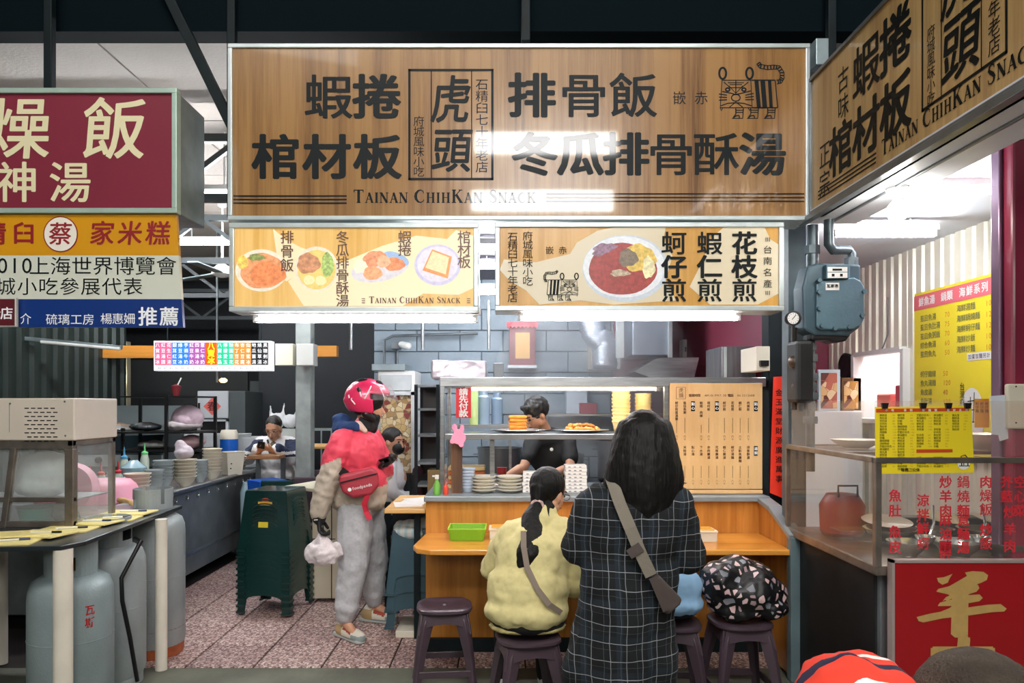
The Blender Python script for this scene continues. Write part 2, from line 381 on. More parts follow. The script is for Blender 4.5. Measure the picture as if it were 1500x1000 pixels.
def tiger(mb, pl, a, b, s, mir=False, h=.002):
    """the line-drawn tiger of the shop; unit box 125 x 100, b down"""
    def X(p): x = 125-p[0] if mir else p[0]; return (a+x*s, b+p[1]*s)
    def S(pts, w=1.6, closed=False): stroke(mb, pl, [X(p) for p in pts], w*s if not isinstance(w, list) else [q*s for q in w], h, closed)
    def el(cx, cy, rx, ry, w, n=16): S([(cx+rx*math.cos(2*math.pi*j/n), cy+ry*math.sin(2*math.pi*j/n)) for j in range(n)], w, True)
    S([(5, 39), (51, 39), (53, 83), (2, 83)], 1.8, True)
    for ex in (5, 48): el(ex+1, 28, 5.5, 9, 3.4)
    S([(27, 40), (27, 60)], 1.6)
    for y0, w0 in ((43, 13), (46, 10)): S([(27-w0, y0), (27+w0, y0)], 1.4)
    S([(8, 42), (18, 51), (36, 51), (47, 42)], 1.6)
    S([(16, 48), (27, 60), (38, 48)], 1.4)
    for ex in (14, 40): el(ex, 54, 3.2, 2.6, 2.6, 10)
    S([(5, 57), (20, 60), (27, 62), (36, 60), (51, 56)], 1.8)
    el(27, 67, 7, 5.5, 1.8)
    for k in range(3):
        S([(0, 61+k*5), (13, 63+k*3.6)], 1.7); S([(56, 60+k*5), (42, 63+k*3.6)], 1.7)
    S([(3, 80), (14, 76), (27, 75), (40, 76), (52, 80)], 1.6); S([(17, 82), (27, 74), (38, 82)], 1.6)
    S([(2, 83), (4, 88), (6, 83)], 1.5); S([(47, 83), (49, 88), (51, 83)], 1.5)
    S([(52, 39), (90, 39)], 2.2); S([(90, 39), (94, 83)], 1.8); S([(53, 83), (94, 83)], 2)
    S([(60, 40), (64, 83)], 6.5); S([(70, 40), (73.5, 83)], 7.5); S([(81, 40), (83.5, 83)], 5.5)
    tail = [(63, 12), (67, 17), (78, 19), (88, 18), (96, 19), (101, 27), (101, 36), (98, 41), (92, 42)]
    def off(pts, d):
        r = []
        for i, p in enumerate(pts):
            q = Vector(pts[min(i+1, len(pts)-1)])-Vector(pts[max(i-1, 0)]); q.normalize(); r.append((p[0]-q.y*d, p[1]+q.x*d))
        return r
    S(off(tail, 3.2), 1.5); S(off(tail, -3.2), 1.5)
    for i in range(0, len(tail)-1):
        for t in (0, .5):
            c = Vector(tail[i]).lerp(Vector(tail[i+1]), t); q = Vector(tail[i+1])-Vector(tail[i]); q.normalize(); S([(c.x-q.y*3, c.y+q.x*3), (c.x+q.y*3, c.y-q.x*3)], 2.2)
    for lx in (27, 51, 78):
        S([(lx, 84), (lx, 93), (lx-6, 100), (lx+11, 100), (lx+12, 84)], 1.8)
        for y in (87, 90.5): S([(lx, y), (lx+12, y)], 1.5)
        S([(lx-4, 99), (lx, 96), (lx+5, 95.5), (lx+6, 99)], 2.2)
# ------------------------------------------------------------------ shared materials
m_alu = M('aluminium_frame', '#c3cdce', .35, .55, var=(6, .12))
m_alu2 = M('dull_aluminium', '#9aa9ad', .4, .6, var=(5, .2))
m_steel = M('brushed_steel', '#a9adae', .28, .9, var=(7, .18, (1, 1, 8)))
m_steeld = M('dark_steel', '#70777a', .38, .45, var=(5, .25))
m_dark = M('dark_paint', '#0b171b', .6, var=(8, .3), spec=.25)
m_black = M('black_plastic', '#0d0e10', .4)
m_ink = M('sign_ink', '#0b1416', .55, spec=.2)
m_inkg = M('gloss_sign_ink', '#0b1416', .5, spec=.2, coat=.5)
m_white = M('white_plastic', '#e6e6e2', .4)
m_cream = M('cream_plastic', '#dcd6c4', .45)
m_glass = glass_mat('clear_glass')
m_tube = lamp_mat('fluorescent_tube', (1, .93, .93), TUBE_E)
m_red = M('red_paint', '#a81c1c', .4)
m_greenst = M('dark_green_plastic', '#07302d', .28, coat=.3, var=(4, .15))
m_purple = M('brown_purple_plastic', '#483a43', .33, coat=.2, var=(6, .12))
def lamp_tube(x0, x1, y, z, label, group, r=.014, rot=None, fixture=True, hang=0, mat=None, y1=None, name='fluorescent_lamp', fz=.045):
    y1 = y if y1 is None else y1
    t = thing(name, label, 'lamp', ((x0+x1)/2, (y+y1)/2, z+fz+.02), 0, group)
    MB().tube([(x0, y, z), (x1, y1, z)], r, 10).build('tube', mat or m_tube, t, smooth=2)
    if fixture:
        b = MB(); b.bar((x0-.03, y, z+fz), (x1+.03, y1, z+fz), .045, .04); b.build('housing', m_white, t, bevel=.004)
        e = MB()
        for (x, yy) in ((x0, y), (x1, y1)):
            e.box(x-.015, x+.015, yy-.015, yy+.015, z-.016, z+fz-.015)
        e.build('socket', m_white, t)
    if hang:
        for x, yy in ((x0+.15, y), (x1-.15, y1)): MB().tube([(x, yy, z+fz), (x, yy, hang)], .006, 6).build('hanging_rod', m_white, t)
    return t
# ================================================================== the setting
m_conc = M('lane_concrete', '#5d5f52', .8, var=(3, .25), bump=(30, .3))
m_tile = [cells('terrazzo_%d' % i, b, c, 75, .05, .5) for i, (b, c) in enumerate([
    ('#8a6f6a', ['#c3a8a0', '#5b4340', '#a5857e', '#d9c6bf', '#7d5f5a']),
    ('#84696a', ['#b89c95', '#523c3a', '#9c7f79', '#cfbab3', '#74585a']),
    ('#907672', ['#c9afa8', '#634a47', '#aa8c86', '#e0cfc8', '#836661'])])]
m_grout = M('grout', '#241c1b', .9)
floor = struct(MB().box(-9, 6, 4.33, 14, -.12, -.008).build('floor', m_grout))
struct(MB().box(-9, 6, -6, 4.33, -.15, -.002).build('ground', m_conc))
tile_me = {}
TS = .40
n = 0
for j in range(16):
    for i in range(-12, 7):
        x = i*TS+.12; y = 4.335+j*TS
        if x < -3.3 and j > 10: continue
        if n >= 296: break
        if x < -2.7 and j < 9: continue
        if x > 2.5: continue
        k = (i*7+j*3+i*j) % 3
        if k not in tile_me:
            o = MB().box(.005, TS-.005, .005, TS-.005, -.02, 0).build('tile', m_tile[k], floor, bevel=.003, seg=1); tile_me[k] = o
        else:
            o = tile_me[k].copy(); COL.objects.link(o)
        o.location = (x, y, 0); n += 1
# metal strip between tiles and lane
m_block = M('painted_block', '#8b99a3', .6, var=(3, .12), bump=(25, .25))
m_blockj = M('block_joint', '#65717a', .85)
BY = 7.2
wb = struct(MB().box(-1.28, 3.4, BY+.03, BY+.2, 0, 3.3).build('wall_back', m_blockj))
bl = {}
for r in range(16):
    z0 = r*.205; off = .21 if r % 2 else 0
    for c in range(-1, 6):
        x0 = -1.28+c*.42+off
        for xx, wd in ((max(x0, -1.28), min(x0+.42, 1.12)-max(x0, -1.28)),):
            if wd < .05: continue
            key = round(wd, 2)
            if key not in bl: o = MB().box(.004, wd-.004, 0, .035, .004, .201).build('block', m_block, wb, bevel=.004, seg=1); bl[key] = o
            else: o = bl[key].copy(); COL.objects.link(o)
            o.location = (xx, BY, z0)
m_maroon = M('maroon_panel', '#8a3f52', .35, var=(1.2, .12))
# maroon cladding of the back and side of the stall
struct(MB().box(1.05, 3.3, BY-.05, BY-.005, 0, 3.3).build('wall_back', m_maroon))
mw = MB(); mw.box(1.72, 1.76, 4.95, 7.15, 0, 3.0); struct(mw.build('wall_right', m_maroon))
# corrugated sheet wall of the neighbour stall
def corrugated(name, p0, p1, z0, z1, mat, pitch=.12, depth=.018, nrm=1):
    p0 = Vector((*p0, 0)); p1 = Vector((*p1, 0)); d = (p1-p0); L = d.length; d.normalize(); nn = Vector((-d.y, d.x, 0))*nrm
    prof = []; s = 0
    while s < L:
        for a, h in ((0, 0), (.55, 0), (.65, 1), (.9, 1)):
            if s+a*pitch <= L: prof.append((s+a*pitch, h*depth))
        s += pitch
    m = MB(); pts = [p0+d*a+nn*h for a, h in prof]; k = len(pts); t = nn*-.004
    vs = [(p.x, p.y, z) for z in (z0, z1) for p in pts]+[(p.x+t.x, p.y+t.y, z) for z in (z0, z1) for p in pts]
    fs = [(i, i+1, k+i+1, k+i) for i in range(k-1)]+[(2*k+i+1, 2*k+i, 3*k+i, 3*k+i+1) for i in range(k-1)]
    return struct(m.add(vs, fs).build(name, mat))
m_corr = M('cream_corrugated', '#e8e3d0', .32, .1, var=(3, .08), coat=.2)
corrugated('wall_right', (3.12, 8.2), (3.12, 6.52), 0, 2.75, m_corr)
corrugated('wall_right', (3.12, 6.52), (3.12, 5.72), 1.95, 2.75, m_corr)
corrugated('wall_right', (3.12, 6.52), (3.12, 5.72), 0, 1.42, m_corr)
corrugated('wall_right', (3.12, 5.72), (3.12, 2.6), 0, 2.75, m_corr)
m_pale = M('pale_wall', '#e9edf0', .6)
# opening in the sheet wall with a lit room behind
t = struct(MB().box(3.14, 4.2, 7.0, 7.05, .9, 2.4).build('wall_far', m_pale)); 
wf = MB()
wf.box(3.06, 3.16, 5.69, 5.74, 1.40, 1.97); wf.box(3.06, 3.16, 6.5, 6.55, 1.40, 1.97); wf.box(3.06, 3.16, 5.74, 6.5, 1.95, 1.99); wf.box(3.04, 3.5, 5.74, 6.5, 1.38, 1.42)
struct(wf.build('window_1', m_white, bevel=.004))
struct(MB().box(3.5, 3.54, 5.2, 7.4, .8, 2.4).build('wall_far', m_pale))
struct(MB().box(3.16, 5.5, 7.5, 7.6, 0, 2.7).build('wall_far', m_pale))
struct(MB().box(1.77, 5.5, 8.2, 8.3, 0, 2.75).build('wall_back', m_pale))
# ceilings
m_soff = M('white_soffit', '#d5dae4', .45, var=(1.5, .06))
struct(MB().box(1.97, 5.5, 2.4, 8.3, 2.73, 2.78).build('ceiling', m_soff))
so = MB(); so.box(1.645, 1.97, 1.0, 4.15, 2.555, 2.59); so.box(1.94, 1.97, 1.0, 4.15, 2.59, 2.74); struct(so.build('trim_soffit', m_soff, bevel=.003))
tr = MB(); tr.box(1.62, 1.66, 1.0, 4.1, 2.53, 2.557); tr.box(1.80, 1.815, 1.0, 4.15, 2.545, 2.556); struct(tr.build('trim_edge', m_steeld, bevel=.002))
m_stallc = M('stall_ceiling', '#5c5964', .6, var=(2, .2))
struct(MB().box(-1.6, 1.9, 4.35, 7.3, 2.75, 2.8).build('ceiling', m_stallc))
m_roof = M('market_roof', '#9c938a', .7, var=(1.2, .12), bump=(40, .3))
# board ceiling of the market hall, seen in panels with dark seams
rf = struct(MB().box(-9, 2.4, 4.35, 14, 3.78, 3.82).build('ceiling', m_dark))
pm = None
for i in range(9):
    for j in range(7):
        if pm is None: pm = MB().box(.006, 1.214, .006, 1.374, 0, .02).build('panel', m_roof, rf, bevel=.003, seg=1); o = pm
        else: o = pm.copy(); COL.objects.link(o)
        o.location = (-8.6+i*1.22, 4.4+j*1.38, 3.755)
struct(MB().box(-9.2, 6, 4.2, 4.34, 3.66, 4.5).build('beam', M('beam_teal', '#041015', .9, spec=.1)))
# dark canopy over the lane
struct(MB().box(-9, 6, 4.36, 4.5, 4.5, 6.5).build('wall_upper', M('night_board', '#020f17', .95, var=(2, .2), spec=.1)))
# roof frame: posts, diagonal braces
def post(label, a, b, w, mat=m_dark, name='steel_post', cat='post', h=None):
    o = MB().bar(a, b, w, h).build(name, mat, bevel=.004); tag(o, label, cat); return o
post('dark steel hanger post above the maroon rice sign', P(73, -60, 4.1), P(73, 150, 4.1), .045)
post('slanting dark roof brace between the maroon sign and the wide wooden sign', P(240, -20, 4.15), P(345, 195, 4.15), .055, name='roof_brace', cat='brace')
post('thin dark post rising from the top corner of the wide wooden sign', P(340, -60, 4.16), P(340, 320, 4.16), .045)
post('short dark hanger above the middle of the wide wooden sign', P(770, -40, 4.12), P(770, 62, 4.12), .05)
post('dark hanger post above the corner where the two wooden signs meet', P(1217, -40, 4.12), P(1217, 110, 4.12), .045)
tag(MB().box(P(1190,0,4.15).x, P(1212,0,4.15).x, 4.1, 4.2, P(0, 100, 4.15).z, P(0, 62, 4.15).z).build('bracket_box', m_alu2, bevel=.004), 'pale bracket box above the join of the wooden signs', 'bracket')
# roof trusses deep in the hall
for k, (y, z) in enumerate(((5.6, 3.55), (7.8, 3.5), (10.0, 3.45), (12.2, 3.4))):
    b = MB(); b.bar((-8, y, z), (1.8, y, z), .06); b.bar((-8, y, z-.45), (1.8, y, z-.45), .06)
    for i in range(8): b.bar((-8+i*1.2, y, z), (-7.4+i*1.2, y, z-.45), .04); b.bar((-7.4+i*1.2, y, z-.45), (-6.8+i*1.2, y, z), .04)
    struct(b.build('roof_truss_beam', M('truss_grey', '#4a5154', .5)))
# far and side walls of the hall
m_dgreen = M('dark_corrugated', '#26322f', .5, .2, var=(2, .2))
corrugated('wall_left', (-4.9, 6.3), (-4.9, 9.6), 0, 3.7, m_dgreen, .2, .04, -1)
struct(MB().box(-9, 3, 13.4, 13.6, 0, 3.8).build('wall_far', M('hall_wall', '#23262a', .8, var=(1, .3))))
struct(MB().box(-9, -8.9, 4.4, 13.6, 0, 3.8).build('wall_left', m_dgreen))
# dark partition behind the rider
struct(MB().box(-3.3, -1.3, 9.9, 9.96, 0, 2.9).build('wall_far', M('navy_board', '#12181f', .7, var=(1, .25))))
struct(MB().box(-6.5, -3.9, 11.2, 11.26, 0, 2.2).build('wall_far', M('dark_shutter', '#181b1c', .6, var=(1, .3))))
# pillars
pl = MB().box(P(433, 0, 7).x, P(455, 0, 7).x, 7.0, 7.15, 0, 3.75).build('pillar', M('worn_pillar', '#8f9694', .6, var=(5, .3)), bevel=.005); struct(pl)
struct(MB().box(-2.0, -1.97, 7.05, 7.1, 0, 3.75).build('pillar_pipe', m_steeld))
struct(MB().box(P(1126, 0, 4.75).x, P(1163, 0, 4.75).x, 4.75, 4.88, 0, 3.75).build('pillar', m_dark, bevel=.005))
struct(MB().box(P(1160, 0, 4.2).x, P(1186, 0, 4.2).x, 4.25, 4.35, 0, 2.73).build('pillar_plate', M('worn_grey_plate', '#4d5a5f', .5, var=(6, .3))))
struct(MB().box(2.265, 2.72, 3.30, 3.42, 0, 2.73).build('pillar', M('red_column', '#8e2c45', .3, var=(2, .1), coat=.2), bevel=.012))
struct(MB().box(2.245, 2.263, 3.36, 3.42, 0, 2.73).build('trim_column', M('column_trim', '#7c6178', .35, .4), bevel=.006))
# ================================================================== signs
m_sign = wood('sign_wood', '#a27a4a', '#835f38', .25, (11, 11, .35), coat=.55, dark='#6d4d30')
PANEL = {}
def signbox(name, label, px0, py0, px1, py1, Y, depth, border, panel_mat, frame_mat=m_alu, parts='front_panel', bevel=.004):
    a = P(px0, py1, Y); b = P(px1, py0, Y); t = thing(name, label, 'sign', ((a.x+b.x)/2, Y, a.z)); w_ = border*Y/F
    f = MB(); f.box(a.x, b.x, Y, Y+depth, b.z-w_, b.z); f.box(a.x, b.x, Y, Y+depth, a.z, a.z+w_); f.box(a.x, a.x+w_, Y, Y+depth, a.z+w_, b.z-w_); f.box(b.x-w_, b.x, Y, Y+depth, a.z+w_, b.z-w_)
    f.box(a.x+w_, b.x-w_, Y+depth-.01, Y+depth, a.z+w_, b.z-w_)
    f.build('frame', frame_mat, t, bevel=bevel)
    PANEL[t.name] = MB().box(a.x+w_, b.x-w_, Y+.012, Y+.03, a.z+w_, b.z-w_).build(parts, panel_mat, t)
    return t
YS = 4.0
main = signbox('wooden_sign', 'wide wood-grain shop sign with black characters and a line-drawn tiger', 333, 63, 1187, 322, YS, .22, 6.5, m_sign)
pf = front(YS+.012); big = MB()
OFF = .034
for tx, xs, y, s in (('蝦捲', (481, 552), 143, 62), ('棺材板', (404, 479, 553), 231, 62), ('排骨飯', (779, 855, 928), 141, 62), ('冬瓜排骨酥湯', (783, 850, 917, 983, 1049, 1117), 227, 60)):
    for ch, x in zip(tx, xs): han(MB(), pf, ch, x, y, s, flip=-1, off=OFF, sx=1.05).build('character', m_inkg, PANEL[main.name])
serif(big, pf, 'Tainan ChihKan Snack', 518, 297, 19, flip=-1)
for k in range(3):
    rect(big, pf, 342, 286+k*5.2, 508, 288.3+k*5.2); rect(big, pf, 800, 283+k*5.4, 1178, 285+k*5.4)
for (a, b, c, d) in ((598, 101, 723, 104.5), (598, 260.5, 723, 264), (598, 101, 601.5, 264), (719.5, 101, 723, 264), (631, 104, 632.6, 261), (690, 104, 691.6, 261)): rect(big, pf, a, b, c, d)
han(MB(), pf, '虎', 661, 147, 66, flip=-1, off=.02, sx=.8, shear=.12).build('character', m_inkg, PANEL[main.name]); han(MB(), pf, '頭', 662, 221, 62, flip=-1, off=.02, sx=.85, shear=.1).build('character', m_inkg, PANEL[main.name])
han(big, pf, '石精臼七十年老店', 706, 124, 15.5, step=17.3, vert=True, flip=-1, sx=1.1); han(big, pf, '府城風味小吃', 613.5, 178, 14, step=14.8, vert=True, flip=-1, sx=1.05)
han(big, pf, '嵌', 995, 144, 18, flip=-1); han(big, pf, '赤', 1027, 144, 18, flip=-1)
tg = MB(); tiger(tg, pf, 1053, 82, .915); tg.build('tiger_emblem', m_inkg, PANEL[main.name])
big.build('small_lettering', m_inkg, PANEL[main.name])
# ---- lit menu boxes
GW_ = 1.0
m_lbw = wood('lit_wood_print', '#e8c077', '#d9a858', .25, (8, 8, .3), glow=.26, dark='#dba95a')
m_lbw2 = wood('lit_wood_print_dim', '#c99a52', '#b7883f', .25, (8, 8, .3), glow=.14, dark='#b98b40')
m_lbc = M('lit_cream_print', '#ece0ba', .3, glow=.28); m_lbc2 = M('lit_cream_print_dim', '#d2c6aa', .3, glow=.14)
lb = signbox('menu_light_box', 'lit menu box with rice bowl, soup, shrimp rolls and toast pictures', 335, 326, 701, 456, 3.98, .2, 7.5, m_lbw, m_alu)
pf = front(3.992)
c1 = MB(); poly(c1, pf, [(422, 412), (470, 375), (500, 385), (560, 360), (610, 345), (655, 350), (668, 337), (693, 345), (693, 422), (672, 432), (620, 430), (590, 448), (445, 448)])
poly(c1, pf, [(400, 335), (418, 350), (440, 362), (470, 372), (440, 400), (420, 412), (395, 400), (405, 370)], .0021); c1.build('cream_print', m_lbc, lb)
def pic(parent, pl, items, glow):
    for nm, col, x, y, ra, rb, h, kw in items:
        q = MB(); disc(q, pl, x, y, ra, rb, h=h, **kw)
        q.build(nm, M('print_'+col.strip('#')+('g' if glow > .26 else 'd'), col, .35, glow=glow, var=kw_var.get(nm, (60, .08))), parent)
kw_var = {'food_print': (55, .28), 'greens_print': (70, .4), 'egg_print': (60, .3)}
G = .27
pic(lb, pf, [('bowl_print', '#e9e0cc', 383, 396, 38, 31, .0025, {}), ('food_print', '#f0a070', 385, 397, 33, 26, .003, dict(wob=.05)), ('food_print', '#ee8f5c', 392, 402, 26, 18, .0035, dict(wob=.1)), ('greens_print', '#8f9a5a', 376, 377, 12, 5, .004, dict(wob=.15)), ('egg_print', '#f3cf6a', 356, 384, 8, 10, .004, dict(wob=.1)),
   ('bowl_print', '#e5dcc6', 464, 394, 32, 33, .0025, {}), ('soup_print', '#e6cf7a', 464, 395, 28, 29, .003, {}), ('food_print', '#c98f6a', 452, 386, 17, 15, .0035, dict(wob=.12)), ('greens_print', '#a8c070', 480, 388, 9, 18, .0035, dict(wob=.1)), ('radish_print', '#f3e6b0', 453, 410, 8, 7, .004, dict(wob=.08)), ('radish_print', '#f3e6b0', 470, 411, 8, 7, .004, dict(wob=.08)),
   ('plate_print', '#d9d4da', 557, 393, 43, 19, .0025, dict(rot=-.22)), ('rim_print', '#9db8dc', 580, 379, 20, 9, .0028, dict(rot=.35)), ('food_print', '#f09a72', 548, 380, 18, 12, .0035, dict(wob=.1, rot=-.4)), ('food_print', '#ec8f62', 578, 387, 15, 10, .0036, dict(wob=.1)), ('food_print', '#f3a87a', 546, 400, 14, 10, .004, dict(wob=.08)), ('food_print', '#f0b890', 562, 383, 10, 9, .004, dict(wob=.1)), ('cabbage_print', '#f2eed0', 528, 390, 10, 10, .0038, dict(wob=.15)),
   ('plate_print', '#c9c4de', 641, 388, 34, 30, .0025, {}), ('plate_print', '#dcd6e2', 641, 387, 30, 26, .003, {})], G)
q = MB(); poly(q, pf, [(633, 365), (662, 376), (656, 408), (619, 396)], .0035); q.build('toast_print', M('print_toast', '#ee9a5c', .35, glow=G, var=(50, .12)), lb)
q = MB(); poly(q, pf, [(634, 368), (658, 377), (653, 402), (623, 392)], .004); q.build('toast_print', M('print_toast2', '#f8dcae', .35, glow=G, var=(70, .12)), lb)
m_br = M('print_brown', '#6b4a3a', .35, glow=.15)
q = MB(); han(q, pf, '排骨飯', 421, 348, 18, step=20.5, vert=True, flip=-1, h=.006, off=.012); han(q, pf, '冬瓜排骨酥湯', 502, 348, 17.5, step=18.6, vert=True, flip=-1, h=.006, off=.012)
han(q, pf, '蝦捲', 593, 348, 18, step=18, vert=True, flip=-1, h=.006, off=.012); han(q, pf, '棺材板', 680, 348, 18, step=18, vert=True, flip=-1, h=.006, off=.012)
serif(q, pf, 'Tainan ChihKan Snack', 541, 444, 9.5, flip=-1, h=.006)
for k in range(3): rect(q, pf, 530, 437+k*3, 535, 438+k*3, .006); rect(q, pf, 684, 437+k*3, 689, 438+k*3, .006)
q.build('lettering', m_br, lb)
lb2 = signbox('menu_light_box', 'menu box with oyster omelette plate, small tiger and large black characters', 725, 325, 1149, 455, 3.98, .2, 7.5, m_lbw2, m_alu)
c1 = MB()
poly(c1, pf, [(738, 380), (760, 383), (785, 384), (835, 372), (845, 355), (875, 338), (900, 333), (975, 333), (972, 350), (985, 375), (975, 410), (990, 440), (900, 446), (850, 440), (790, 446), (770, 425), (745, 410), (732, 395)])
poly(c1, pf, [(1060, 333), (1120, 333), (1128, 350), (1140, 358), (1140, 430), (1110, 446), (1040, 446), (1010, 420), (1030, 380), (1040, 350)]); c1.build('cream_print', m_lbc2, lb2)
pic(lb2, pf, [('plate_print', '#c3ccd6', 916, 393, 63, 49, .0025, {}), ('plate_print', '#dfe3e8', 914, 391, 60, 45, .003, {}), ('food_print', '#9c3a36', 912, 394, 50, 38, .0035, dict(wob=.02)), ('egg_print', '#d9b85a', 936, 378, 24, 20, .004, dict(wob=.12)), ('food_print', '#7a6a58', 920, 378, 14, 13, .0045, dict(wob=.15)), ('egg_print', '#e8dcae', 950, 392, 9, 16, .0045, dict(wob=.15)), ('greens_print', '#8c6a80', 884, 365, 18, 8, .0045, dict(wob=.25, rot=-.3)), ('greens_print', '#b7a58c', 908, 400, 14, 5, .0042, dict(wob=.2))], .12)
q = MB()
for tx, x in (('蚵仔煎', 987), ('蝦仁煎', 1039), ('花枝煎', 1090)):
    han(q, pf, tx, x, 357, 32, step=34.5, vert=True, flip=-1, off=.035, sx=1.08, h=.006)
q.build('lettering', m_ink, lb2)
q = MB(); han(q, pf, '石精臼七十年老店', 751, 347, 12.5, step=12.8, vert=True, flip=-1, h=.006, sx=1.1); han(q, pf, '府城風味小吃', 773, 346, 12.5, step=13.2, vert=True, flip=-1, h=.006, sx=1.1)
han(q, pf, '嵌', 805, 367, 11, flip=-1, h=.006); han(q, pf, '赤', 824, 367, 11, flip=-1, h=.006)
han(q, pf, '台南名產', 1124, 366, 11, step=16.6, vert=True, flip=-1, h=.006, sx=1.1)
for k in range(3): rect(q, pf, 1121+k*2.6, 348, 1122+k*2.6, 354, .006); rect(q, pf, 1121+k*2.6, 426, 1122+k*2.6, 432, .006)
tiger(q, pf, 786, 391, .49, mir=True, h=.006); q.build('small_lettering', m_ink, lb2)
# ---- fascia sign over the neighbour stall, running towards the lane
fs = thing('wooden_fascia_sign', 'wood-grain fascia sign with black characters over the meat stall, set at a right angle', 'sign', (1.66, 2.5, 2.555))
fpan = MB().box(1.652, 1.70, .9, 3.985, 2.575, 3.285).build('front_panel', wood('fascia_wood', '#c9aa72', '#a8875a', .3, (11, 11, .35), coat=.3, dark='#8f7048'), fs)
f = MB(); f.box(1.64, 1.72, .9, 4.0, 3.28, 3.30); f.box(1.64, 1.72, .9, 4.0, 2.555, 2.58); f.box(1.64, 1.72, 3.98, 4.0, 2.58, 3.28); f.build('frame', m_steeld, fs, bevel=.003)
pr = Plane((1.652, 0, 0), (0, -1, 0), (0, 0, 1), (-1, 0, 0)); q = MB()
han(q, pr, '古味', -3.61, 3.13, .115, step=.135, vert=True, off=.01, sx=.95); han(q, pr, '正宗', -3.82, 2.83, .125, step=.15, vert=True, off=.01, sx=.95)
for ch, y, z in (('蝦', 3.385, 3.085), ('捲', 3.13, 3.085), ('棺', 3.64, 2.80), ('材', 3.385, 2.80), ('板', 3.13, 2.80)): han(MB(), pr, ch, -y, z, .235, off=OFF, sx=1.0).build('character', m_ink, fpan)
for a, b, c, d in ((-2.93, 2.70, -2.918, 3.26), (-2.44, 2.70, -2.428, 3.26), (-2.93, 2.70, -2.43, 2.712), (-2.93, 3.25, -2.43, 3.262), (-2.80, 2.70, -2.794, 3.26), (-2.565, 2.70, -2.559, 3.26)): rect(q, pr, a, b, c, d)
han(q, pr, '虎', -2.68, 3.11, .25, off=.02, sx=.85, shear=.12); han(q, pr, '頭', -2.68, 2.85, .235, off=.02, sx=.9, shear=.1)
han(q, pr, '府城風味小吃', -2.865, 2.985, .05, step=.052, vert=True); han(q, pr, '石精臼七十年老店', -2.495, 3.19, .058, step=.062, vert=True)
han(q, pr, '排骨飯', -2.2, 3.085, .235, step=.26, off=OFF); han(q, pr, '冬瓜排骨酥湯', -2.2, 2.80, .235, step=.26, off=OFF)
serif(q, pr, 'Tainan ChihKan Snack', -3.24, 2.632, .068)
for k in range(3): rect(q, pr, -3.9, 2.618+k*.02, -3.29, 2.626+k*.02)
q.build('lettering', m_ink, fpan)
# ---- maroon light box on the other side, and the board under it
YL = 3.6
ms = thing('light_box_sign', 'maroon light box sign with pale brush-style characters', 'sign', (-2.3, YL, 2.475))
x0, x1, z0, z1 = -3.2, -1.60, 2.475, 3.085
f = MB(); w_ = .025
f.box(x0, x1, YL, YL+.05, z1-w_, z1); f.box(x0, x1, YL, YL+.05, z0, z0+w_); f.box(x0, x0+w_, YL, YL+.05, z0+w_, z1-w_); f.box(x1-w_, x1, YL, YL+.05, z0+w_, z1-w_)
f.build('frame', M('pale_green_frame', '#a9c0b4', .4, .3, var=(8, .1)), ms, bevel=.003)
MB().box(x0+.01, x1-.01, YL+.05, YL+.36, z0+.01, z1-.008).build('casing', M('galvanised_casing', '#7d898b', .5, .4, var=(6, .25)), ms, bevel=.004)
MB().box(x0+w_, x1-w_, YL+.015, YL+.045, z0+w_, z1-w_).build('front_panel', M('maroon_acrylic', '#7d2c3c', .32, var=(2, .08), coat=.25), ms)
pl_ = front(YL+.015); q = MB()
m_ivory = M('ivory_print', '#dcd5ad', .4)
for ch, x, y, s, of in (('飯', 168, 190, 86, .03), ('燥', 28, 190, 86, .03), ('湯', 103, 268, 56, .018), ('神', 25, 268, 56, .018), ('肉', -112, 190, 86, .03)): han(MB(), pl_, ch, x, y, s, flip=-1, off=of, shear=.08 if s > 80 else 0).build('character', m_ivory, ms)
bd = thing('snack_board', 'flat board in yellow, cream and blue bands beneath the maroon sign', 'sign', (-2.3, YL, 1.9))
def bz(py): return P(0, py, 3.62).z
tilt = lambda z: 3.62+(2.475-z)*.0
for nm, ya, yb, mt in (('yellow_band', 314, 374, M('yellow_print', '#cf9214', .35)), ('cream_band', 374, 438, M('cream_print2', '#cfd2c4', .35)), ('blue_band', 438, 479, M('blue_print', '#123478', .35))):
    xa = P(258+(ya-314)*.062, 0, 3.62).x; xb = P(258+(yb-314)*.062, 0, 3.62).x
    MB().prism([(-3.2, 3.62, bz(ya)), (xa, 3.62, bz(ya)), (xb, 3.62, bz(yb)), (-3.2, 3.62, bz(yb))], (0, .025, 0)).build(nm, mt, bd)
pl_ = front(3.62); q = MB()
han(q, pl_, '家米糕', 150, 342, 33, step=41, flip=-1, off=.02, shear=.1); han(q, pl_, '臼', 35, 342, 30, flip=-1, off=.03); han(q, pl_, '石精', -50, 342, 32, step=42, flip=-1, off=.03)
disc(q, pl_, 89, 343, 25.5, 26.5, h=.0015); q.build('red_lettering', M('board_red', '#8e1f26', .4), bd)
q = MB(); disc(q, pl_, 89, 343, 23.8, 24.8, h=.0022); q.build('white_disc', M('board_white', '#e8e3d6', .4), bd)
q = MB(); han(q, pl_, '蔡', 89, 343, 31, flip=-1, off=.015, shear=.08, h=.003); q.build('disc_character', MATS['board_red'], bd)
q = MB(); han(q, pl_, '上海世界博覽會', 58, 390, 25, step=31, flip=-1, off=.006, sx=1.1); latin(q, pl_, '2010', -22, 400, 32, flip=-1, off=.01, adv=.56)
han(q, pl_, '城小吃參展代表', 9, 420, 24, step=31, flip=-1, off=.006, sx=1.1); han(q, pl_, '府', -22, 420, 24, flip=-1); q.build('black_lettering', m_ink, bd)
